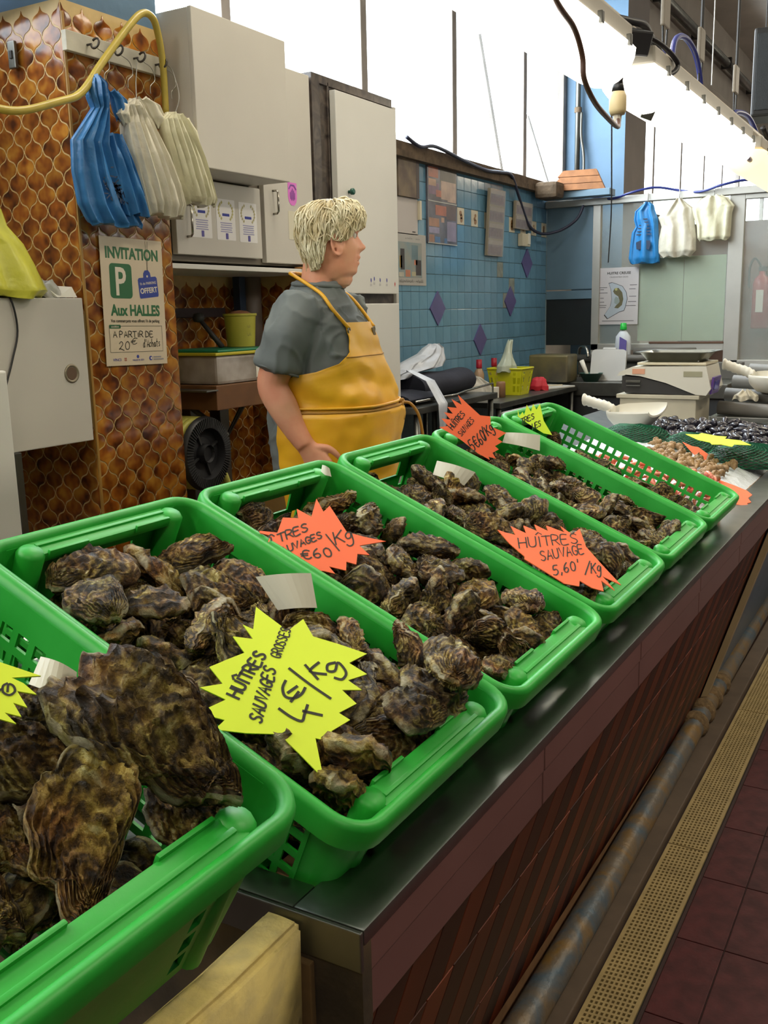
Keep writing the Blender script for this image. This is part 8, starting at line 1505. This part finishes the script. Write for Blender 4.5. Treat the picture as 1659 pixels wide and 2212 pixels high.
# pink prawns laid against the outside of the farthest crate
M_pr = mat('cooked_prawn', (226, 112, 84), .35, rgb2=(236, 156, 130), scale=50, rand=.18)
def prawn_mesh(seed):
    rnd = random.Random(seed); P_ = [Vector((.5*math.cos(a)*.9, .5*math.sin(a)*.62, 0)) for a in [R(-20+210*i/12) for i in range(13)]]
    mb = MB().tube(P_, [.05, .085, .105, .115, .12, .115, .11, .10, .09, .075, .06, .045, .02], 10)
    for k in range(1, 11): mb.tube(arc(P_[k], .11-.005*abs(k-4), 0, 360, 10, (P_[k]-Vector((0, 0, 0))).normalized(), (0, 0, 1)), .010, 4, closed=True)
    for s in (-1, 1): mb.tube(spline([P_[0], P_[0]+Vector((.2, -.12, s*.05)), P_[0]+Vector((.1, -.4, s*.15))]), .006, 4)
    return mb.mesh('prawn', M_pr, smooth=True)
PRV = [prawn_mesh(k) for k in range(2)]
rnd = random.Random(5)
for k in range(84):
    x = -.56-.46*((k*5) % 84)/84; y = 2.80+rnd.uniform(0, .03)+.05*(k % 3); z = bed_z(x)+.040+.017*(k % 5)*(1 if k % 3 else .8)
    tag(inst('prawn', PRV[k % 2], None, (x, y, z), (R(60)+rnd.uniform(-.5, .5), rnd.uniform(-.4, .4), rnd.uniform(0, 6.28)), (.062,)*3), 'pink prawn lying along the right side of the farthest green crate', 'prawn', 'prawns beside the last crate')
# green net bags of shellfish
M_net = mat('green_net', (20, 104, 70), .6, var=.4, scale=30); M_netin = mat('dark_shellfish', (34, 42, 38), .4, rgb2=(70, 70, 58), scale=26, bump=.5, bscale=40)
def net_bag(loc, sx, sy, sz, rz, label, seed):
    b = empty('net_bag', loc, (0, 0, rz), label, 'net bag')
    n, m_ = 28, 12; rnd = random.Random(seed); vs = []; off = Vector((seed*3.1, 0, 0))
    def pt(i, j, g=1.):
        a = 2*math.pi*i/n; e = R(-8+98*j/m_); c = math.cos(e)
        q = g*(1+.14*noise.noise(off+Vector((math.cos(a)*c*3, math.sin(a)*c*3, math.sin(e)*3))))
        return Vector((sx*c*math.cos(a)*q, sy*c*math.sin(a)*q, max(0, sz*math.sin(e)*q)))
    vs = [pt(i, j) for j in range(m_+1) for i in range(n)]
    MB().add(vs, [(j*n+i, j*n+(i+1) % n, (j+1)*n+(i+1) % n, (j+1)*n+i) for j in range(m_) for i in range(n)]).build('shellfish_mass', M_netin, b, smooth=True)
    mb = MB()
    for j in range(0, m_, 1):
        for i in range(n):
            for d in (1, -1):
                mb.tube([pt(i, j, 1.025), pt(i+d, j+1, 1.025)], .0018, 3, cap=False)
    tag(mb.build('netting', M_net, b), kind='stuff')
net_bag((-1.08, 3.90, bed_z(-1.08)+.034), .14, .085, .06, .3, 'green net bag of shellfish left of the yellow flat star', 1)
net_bag((-.84, 3.82, bed_z(-.84)+.034), .10, .08, .065, .1, 'green net bag of shellfish under the yellow flat star', 2)
net_bag((-.60, 3.66, bed_z(-.60)+.034), .15, .10, .075, -.2, 'rightmost green net bag of shellfish in front of the mussels', 3)
# scoops
def scoop(loc, rot, label):
    s = empty('scoop', loc, rot, label, 'scoop'); s.scale = (1.2, 1.25, 1.9); Ms = mat('white_scoop_plastic', (216, 212, 198), .4, var=.05)
    n = 20; rings = []
    for x, w, h, t in ((-.085, .045, .05, 0), (-.06, .062, .075, 0), (0, .068, .085, 0), (.06, .07, .07, 0), (.10, .065, .03, 0)):
        rings.append([Vector((x, w*math.cos(a), .045-h*.5*0+ -.045*math.sin(a)*1.0 + (0))) if False else Vector((x, w*math.cos(a), .048-.048*math.sin(a)*(h/.085)-.0)) for a in [math.pi*k/n for k in range(n+1)]])
    vs = [p for r in rings for p in r] + [p+Vector((0, 0, .004)) if 0 else Vector((p.x, p.y*.94, p.z+.004)) for r in rings for p in r]
    N_ = len(rings)*(n+1); fs = []
    for i in range(len(rings)-1):
        for k in range(n):
            a = i*(n+1)+k; fs += [(a, a+1, a+n+2, a+n+1), (N_+a, N_+a+n+1, N_+a+n+2, N_+a+1)]
        for k in (0, n): a = i*(n+1)+k; fs.append((a, a+n+1, N_+a+n+1, N_+a))
    for k in range(n): a = (len(rings)-1)*(n+1)+k; fs.append((a, a+1, N_+a+1, N_+a))
    fs.append(tuple(range(n+1))); fs.append(tuple(N_+k for k in range(n+1))[::-1])
    for k in range(n): fs.append((k, N_+k, N_+k+1, k+1))
    MB().add(vs, fs).build('bowl', Ms, s, ang=50)
    MB().tube(spline([(-.08, 0, .045), (-.11, 0, .055), (-.15, 0, .062), (-.19, 0, .070), (-.205, 0, .073)]), [.012, .013, .014]*7+[.015]*4, 10).build('handle', Ms, s, smooth=True)
    return s
scoop((-1.15, 4.17, bed_z(-1.1)+.040), (R(10), R(-4), R(-16)), 'white plastic scoop resting against the mussels')
scoop((-.70, 4.90, 1.01), (R(6), 0, R(-12)), 'white plastic scoop lying on the poles at the right edge')
# scale on its white block
bk_ = empty('scale_block', (-1.18, 4.78, bed_z(-1.18)), label='off-white box carrying the scale behind the mussels', cat='box')
MB().bbox(-.18, .18, -.15, .15, 0, .125, .004).build('block', mat('stained_white_box', (186, 178, 156), .5, var=.12, scale=7), bk_); MB().bbox(-.195, .195, -.16, .16, .126, .145, .003).build('lid', MATS['stained_white_box'], bk_)
sc = empty('scale', (-1.16, 4.76, bed_z(-1.18)+.146), label='white shop scale with steel tray and purple display', cat='scale')
sp = [(-.215, .085), (-.20, .105), (-.14, .13), (.20, .135), (.225, .03), (.205, .0), (.16, .002), (.02, .055), (-.10, .085), (-.17, .092)]
mb = MB(); n = len(sp); vs = [(p[0], -.14, p[1]) for p in sp]+[(p[0], .14, p[1]) for p in sp]; mb.add(vs, [tuple(range(n))[::-1], tuple(range(n, 2*n))]+[(i, (i+1) % n, n+(i+1) % n, n+i) for i in range(n)]); mb.build('housing', mat('scale_white', (204, 200, 186), .4), sc)
mb = MB(); sp = [(-.19, .085), (-.10, .080), (.02, .050), (.15, .006), (.15, -.0), (-.17, .004), (-.19, .02)]; n = len(sp); vs = [(p[0], -.135, p[1]) for p in sp]+[(p[0], .135, p[1]) for p in sp]; mb.add(vs, [tuple(range(n))[::-1], tuple(range(n, 2*n))]+[(i, (i+1) % n, n+(i+1) % n, n+i) for i in range(n)]); mb.build('dark_base', mat('scale_dark', (44, 42, 40), .5), sc)
MB().bbox(-.17, -.10, -.143, -.134, .055, .066, .001).bbox(-.168, -.10, -.143, -.134, .038, .042, .001).build('vent', M_steel_d, sc)
MB().bbox(-.12, .20, -.135, .135, .137, .15, .005).build('plate', mat('scale_cream', (206, 196, 168), .4), sc)
MB().bbox(.212, .222, -.12, .04, .035, .115, .002, Matrix.Rotation(R(8), 4, 'Y')).build('display_panel', mat('purple_display', (92, 62, 140), .3), sc)
MB().bbox(.2225, .2245, -.09, -.01, .055, .095, .001, Matrix.Rotation(R(8), 4, 'Y')).build('screen', mat('display_blue', (74, 64, 170), .2), sc)
MB().bbox(.10, .185, -.1415, -.140, .085, .11, .001).build('maker_plate', mat('maker_print', (150, 146, 120), .5), sc)
st_ = MB().bbox(-.14, -.08, -.1425, -.140, .095, .12, .001).build('price_sticker', mat('sticker_salmon', (206, 150, 120), .5), sc)
tr = empty('steel_tray', (-1.12, 4.76, bed_z(-1.18)+.297), label='shallow stainless tray on top of the scale', cat='tray')
MB().bbox(-.12, .12, -.10, .10, 0, .006, .002).build('bottom', M_steel, tr)
mb = MB(); l0 = rr_loop(.12, .10, .02, 4); l1 = rr_loop(.155, .135, .03, 4); l2 = rr_loop(.175, .15, .03, 4); n = len(l0)
vs = [(x, y, .003) for x, y in l0]+[(x, y, .045) for x, y in l1]+[(x, y, .047) for x, y in l2]+[(x, y, .044) for x, y in l2]+[(x*.985, y*.985, .041) for x, y in l1]+[(x, y, .0) for x, y in l0]
mb.add(vs, [(i*n+k, i*n+(k+1) % n, (i+1)*n+(k+1) % n, (i+1)*n+k) for i in range(5) for k in range(n)]); mb.build('rim', M_steel, tr, ang=40)
# grey poles stacked right of the scale
for k, (x0, x1, y, z) in enumerate(((-.93, -.2, 4.80, .95), (-.93, -.2, 4.96, 1.0), (-.93, -.2, 5.14, 1.05), (-.88, -.2, 5.30, 1.10))):
    tag(MB().tube([(x0, y, z), (x1, y-.08, z-.03)], .033, 14).build('grey_pole', MATS['grey_awning_pole'], smooth=True), ('lowest', 'second', 'third', 'topmost')[k]+' grey pole of the stack right of the scale', 'pole', 'grey poles right of the scale')
tag(MB().bbox(-.955, -.2, 4.72, 5.36, .895, .915, .003).build('pole_shelf', M_steel_d), 'steel shelf under the grey poles right of the scale', 'shelf')
b = empty('white_cloth', (-.82, 4.86, .985), label='small crumpled white cloth with a red mark between the grey poles', cat='cloth')
bag_part([(0, 0, 0, .06, .04), (0, 0, .02, .055, .04), (0, 0, .045, .02, .015)], 6, .010, 15, mat_=M_bagwhite, name='cloth', parent=b, sharp=1.2)
# stone block and prop under the nearest crate
sb_ = empty('stone_block', (-.536, .385, 0), label='pale yellow limestone slab on edge in front of the nearest crate', cat='stone')
bm = bmesh.new(); bmesh.ops.create_cube(bm, size=1)
for v in bm.verts: v.co = Vector((v.co.x*.046, v.co.y*.64, .4175+v.co.z*.835))
bmesh.ops.bevel(bm, geom=bm.edges[:], offset=.007, segments=3, affect='EDGES')
bmesh.ops.subdivide_edges(bm, edges=bm.edges[:], cuts=5, use_grid_fill=True)
for v in bm.verts: v.co += Vector((noise.noise(v.co*14), noise.noise(v.co*14+Vector((5, 0, 0))), noise.noise(v.co*14+Vector((0, 9, 0)))))*.005
MB().bm(bm).build('slab', mat('limestone', (214, 192, 118), .85, rgb2=(186, 168, 112), scale=30, bump=.35, bscale=60), sb_, smooth=True)

# ================================================================== lamps over the counter and their cables
M_diff = mat('lit_diffuser', (255, 250, 240), .4, emit=(255, 250, 240), estr=3.2)
M_diff_off = mat('warm_diffuser', (236, 214, 170), .4, emit=(255, 226, 170), estr=1.5)
M_house = mat('lamp_housing', (170, 164, 150), .5)
def batten_lamp(y0, y1, m, label, x=-.80, z=2.0):
    l = empty('batten_lamp', (x, (y0+y1)/2, z), label=label, cat='lamp', group='long diffuser lamps over the counter'); h = (y1-y0)/2
    # trough-shaped diffuser, rounded ends
    rings = []
    for t, s in ((-1, .55), (-.985, .82), (-.96, .97), (-.9, 1), (.9, 1), (.96, .97), (.985, .82), (1, .55)):
        rings.append([Vector((.085*s*math.cos(a), h*t, .045-.085*s*math.sin(a)*(1 if math.sin(a) > 0 else .1))) for a in [2*math.pi*k/24 for k in range(24)]])
    mb = MB(); loft(mb, rings); mb.build('diffuser', m, l, smooth=True)
    MB().bbox(-.07, .07, -h+.02, h-.02, .055, .10, .006).build('housing', M_house, l)
    for k in range(7): MB().bbox(.080, .092, -h+.1+k*(2*h-.2)/6-.008, -h+.1+k*(2*h-.2)/6+.008, .035, .06, .002).build('clip', M_steel_d, l)
    return l
batten_lamp(1.02, 2.53, M_diff, 'nearest lit diffuser lamp, cut by the top edge'); batten_lamp(2.70, 4.20, M_diff, 'middle lit diffuser lamp over the counter'); batten_lamp(4.36, 5.86, M_diff_off, 'farthest yellowish diffuser lamp over the counter')
tag(MB().tube([(-.80, .6, 2.135), (-.80, 6.2, 2.135)], .022, 10).build('carrier_pipe', mat('cream_carrier', (206, 196, 176), .5), smooth=True), 'cream carrier pipe above the diffuser lamps', 'pipe')
# box, tag and hanging socket between the lamps
t = empty('ballast_box', (-.80, 2.62, 2.085), (R(8), R(20), R(-10)), 'dark ballast box between the first two lamps', 'box')
MB().bbox(-.05, .05, -.09, .08, -.015, .045, .005).build('box', M_black, t)
t = empty('hanging_label', (-.78, 2.90, 2.04), (R(24), R(20), R(30)), 'grey metal box hanging open under the middle lamp', 'box')
MB().bbox(-.004, .03, -.04, .045, -.085, .01, .003).build('case', M_steel_d, t); MB().bbox(-.01, -.004, -.03, .03, -.08, .005, .002).build('plate', M_paper, t)
sk_ = empty('lamp_socket', (-.79, 2.60, 1.945), label='cream lamp socket dangling on wires below the ballast box', cat='socket')
MB().lathe([(.0, -.03), (.018, -.03), (.022, -.02), (.022, .015), (.018, .025), (.0, .026)], 16).build('shell', mat('cream_socket', (206, 186, 140), .4), sk_, smooth=True)
MB().lathe([(.017, .024), (.012, .05), (.0, .055)], 14).build('cap', M_black, sk_, smooth=True); MB().lathe([(.0, -.06), (.009, -.055), (.012, -.03), (.0, -.028)], 10).build('stub', mat('porcelain', (210, 200, 176), .4), sk_)
M_cab = mat('black_cable', (30, 28, 30), .45); M_cabb = mat('blue_lamp_cable', (44, 54, 130), .4); M_cabbr = mat('brown_flex', (92, 66, 54), .5)
def cable(pts, r, m, label, k=6): tag(MB().tube(spline(pts, k), r, 8).build('cable', m, smooth=True), label, 'cable')
cable([(-.72, 1.70, 2.10), (-.72, 1.946, 2.018), (-.72, 2.056, 1.992), (-.72, 2.111, 1.95), (-.72, 2.126, 1.907), (-.72, 2.20, 1.872), (-.735, 2.35, 1.862), (-.77, 2.54, 1.875), (-.785, 2.59, 1.90)], .006, M_cabbr, 'brown flex hanging in a loop below the nearest lamp')
cable([(-.80, 2.64, 2.075), (-.79, 2.58, 2.045), (-.77, 2.56, 2.02), (-.785, 2.60, 1.99)], .006, M_cab, 'short black wire from the ballast box to the socket')
cable([(-.80, 2.58, 2.10), (-.78, 2.68, 2.13), (-.74, 2.80, 2.12), (-.72, 2.92, 2.09), (-.73, 2.86, 2.05), (-.76, 2.72, 2.03)], .007, M_cab, 'black cable bundle looping over the start of the middle lamp')
cable([(-.80, 2.5, 2.13), (-.77, 2.62, 2.14), (-.76, 2.72, 2.15), (-.77, 2.84, 2.14), (-.76, 2.95, 2.10)], .010, M_cab, 'thick black cable lying between the first two lamps')
cable([(-.78, 2.98, 2.14), (-.78, 3.10, 2.09), (-.79, 3.13, 2.13), (-.80, 3.20, 2.22), (-.80, 3.32, 2.255), (-.80, 3.46, 2.24), (-.80, 3.55, 2.18), (-.80, 3.57, 2.11)], .009, M_cabb, 'blue cable arching above the middle lamp')
cable([(-.79, 3.80, 2.12), (-.78, 4.05, 2.08), (-.77, 4.25, 2.02), (-.77, 4.42, 2.01), (-.78, 4.58, 2.06), (-.79, 4.60, 2.14), (-.80, 4.45, 2.19), (-.80, 4.2, 2.17), (-.80, 4.1, 2.13)], .010, M_cabb, 'blue-black cable looping at the end of the middle lamp')
cable([(-.74, 4.45, 2.14), (-.73, 4.65, 2.08), (-.72, 4.85, 2.02), (-.72, 5.2, 1.95)], .011, M_cab, 'black cable trailing over the farthest lamp')
cable([(-.9, 2.9, 2.06), (-1.05, 3.4, 1.95), (-1.2, 3.9, 1.80), (-1.3, 4.2, 1.62)], .0025, M_cab, 'thin wire hanging in front of the blue column')
# suspension of the lamps: turnbuckle wires up to the ceiling
for k, y in enumerate((3.08, 3.55, 4.157)):
    s = empty('lamp_hanger', (-.80, y, 2.14), label=('nearest', 'middle', 'farthest')[k]+' wire hanger with flat strap above the lamps', cat='hanger', group='lamp hangers')
    for d in (-.025, .025): MB().tube([(0, d*.4, 0), (0, d, .09)], .003, 6).build('wire', M_dark, s)
    MB().bbox(-.006, .006, -.035, .035, .09, .19, .004).build('strap', mat('zinc_strap', (140, 132, 118), .5, metal=.3), s)
    MB().tube([(0, 0, .19), (0, 0, 2.45)], .006, 6).build('rod', M_dark, s)
for k in range(5):
    x, y = -1.5+.28*k, 7.0+.4*(k % 2)
    tag(MB().tube([(x, y, 2.85+.2*(k % 3)), (x, y, 4.6)], .004, 6).build('hanging_wire', M_wire), ('first', 'second', 'third', 'fourth', 'fifth')[k]+' thin bare wire from the left hanging from the hall ceiling', 'wire', 'thin wires under the hall ceiling')
cp = empty('ceiling_conduit', (-2.50, 10.0, 4.16), label='grey conduit pipe running along the concrete beam', cat='pipe')
MB().tube([(0, -1.1, 0), (0, 8, 0)], .05, 12).build('tube', M_steel_d, cp, smooth=True)
for y in (-.6, .9, 2.4, 4.): MB().bbox(-.06, .06, y-.02, y+.02, -.06, .06, .01).build('clip', M_dark, cp)
# dark loudspeaker hung at the right edge
lsk = empty('loudspeaker', (-.82, 5.6, 2.36), (0, 0, R(8)), 'tall black loudspeaker hanging at the right edge of the picture', 'loudspeaker')
MB().bbox(-.17, .17, -.12, .12, .0, .42, .012).build('cabinet', M_black, lsk); MB().bbox(-.155, .155, -.125, -.12, .03, .39, .003).build('grille', mat('grille_dark', (34, 38, 40), .7, bump=.3, bscale=200), lsk)
for x in (-.12, .12): MB().tube([(x, 0, .42), (x, 0, 2.23)], .004, 6).build('wire', M_dark, lsk)
# fittings of the hall lamps, the two added ones included
for k, (x, y, z) in enumerate(HALL_LAMPS):
    l = empty('hall_lamp', (x, y, z), label='hall strip lamp %s' % ('over the aisle behind the photographer', 'over the aisle beside the counter', 'over the far aisle', 'over the stand behind the photographer', 'over the stand behind the counter', 'added out of view beyond the partition to brighten the beam', 'added out of view farther down the hall to brighten the beam')[k], cat='lamp', group='hall strip lamps')
    MB().bbox(-.15, .15, -.75, .75, 0, .06, .006).build('housing', M_house, l); MB().tube([(0, 0, .06), (0, 0, 4.6-z)], .008, 6).build('rod', M_dark, l)
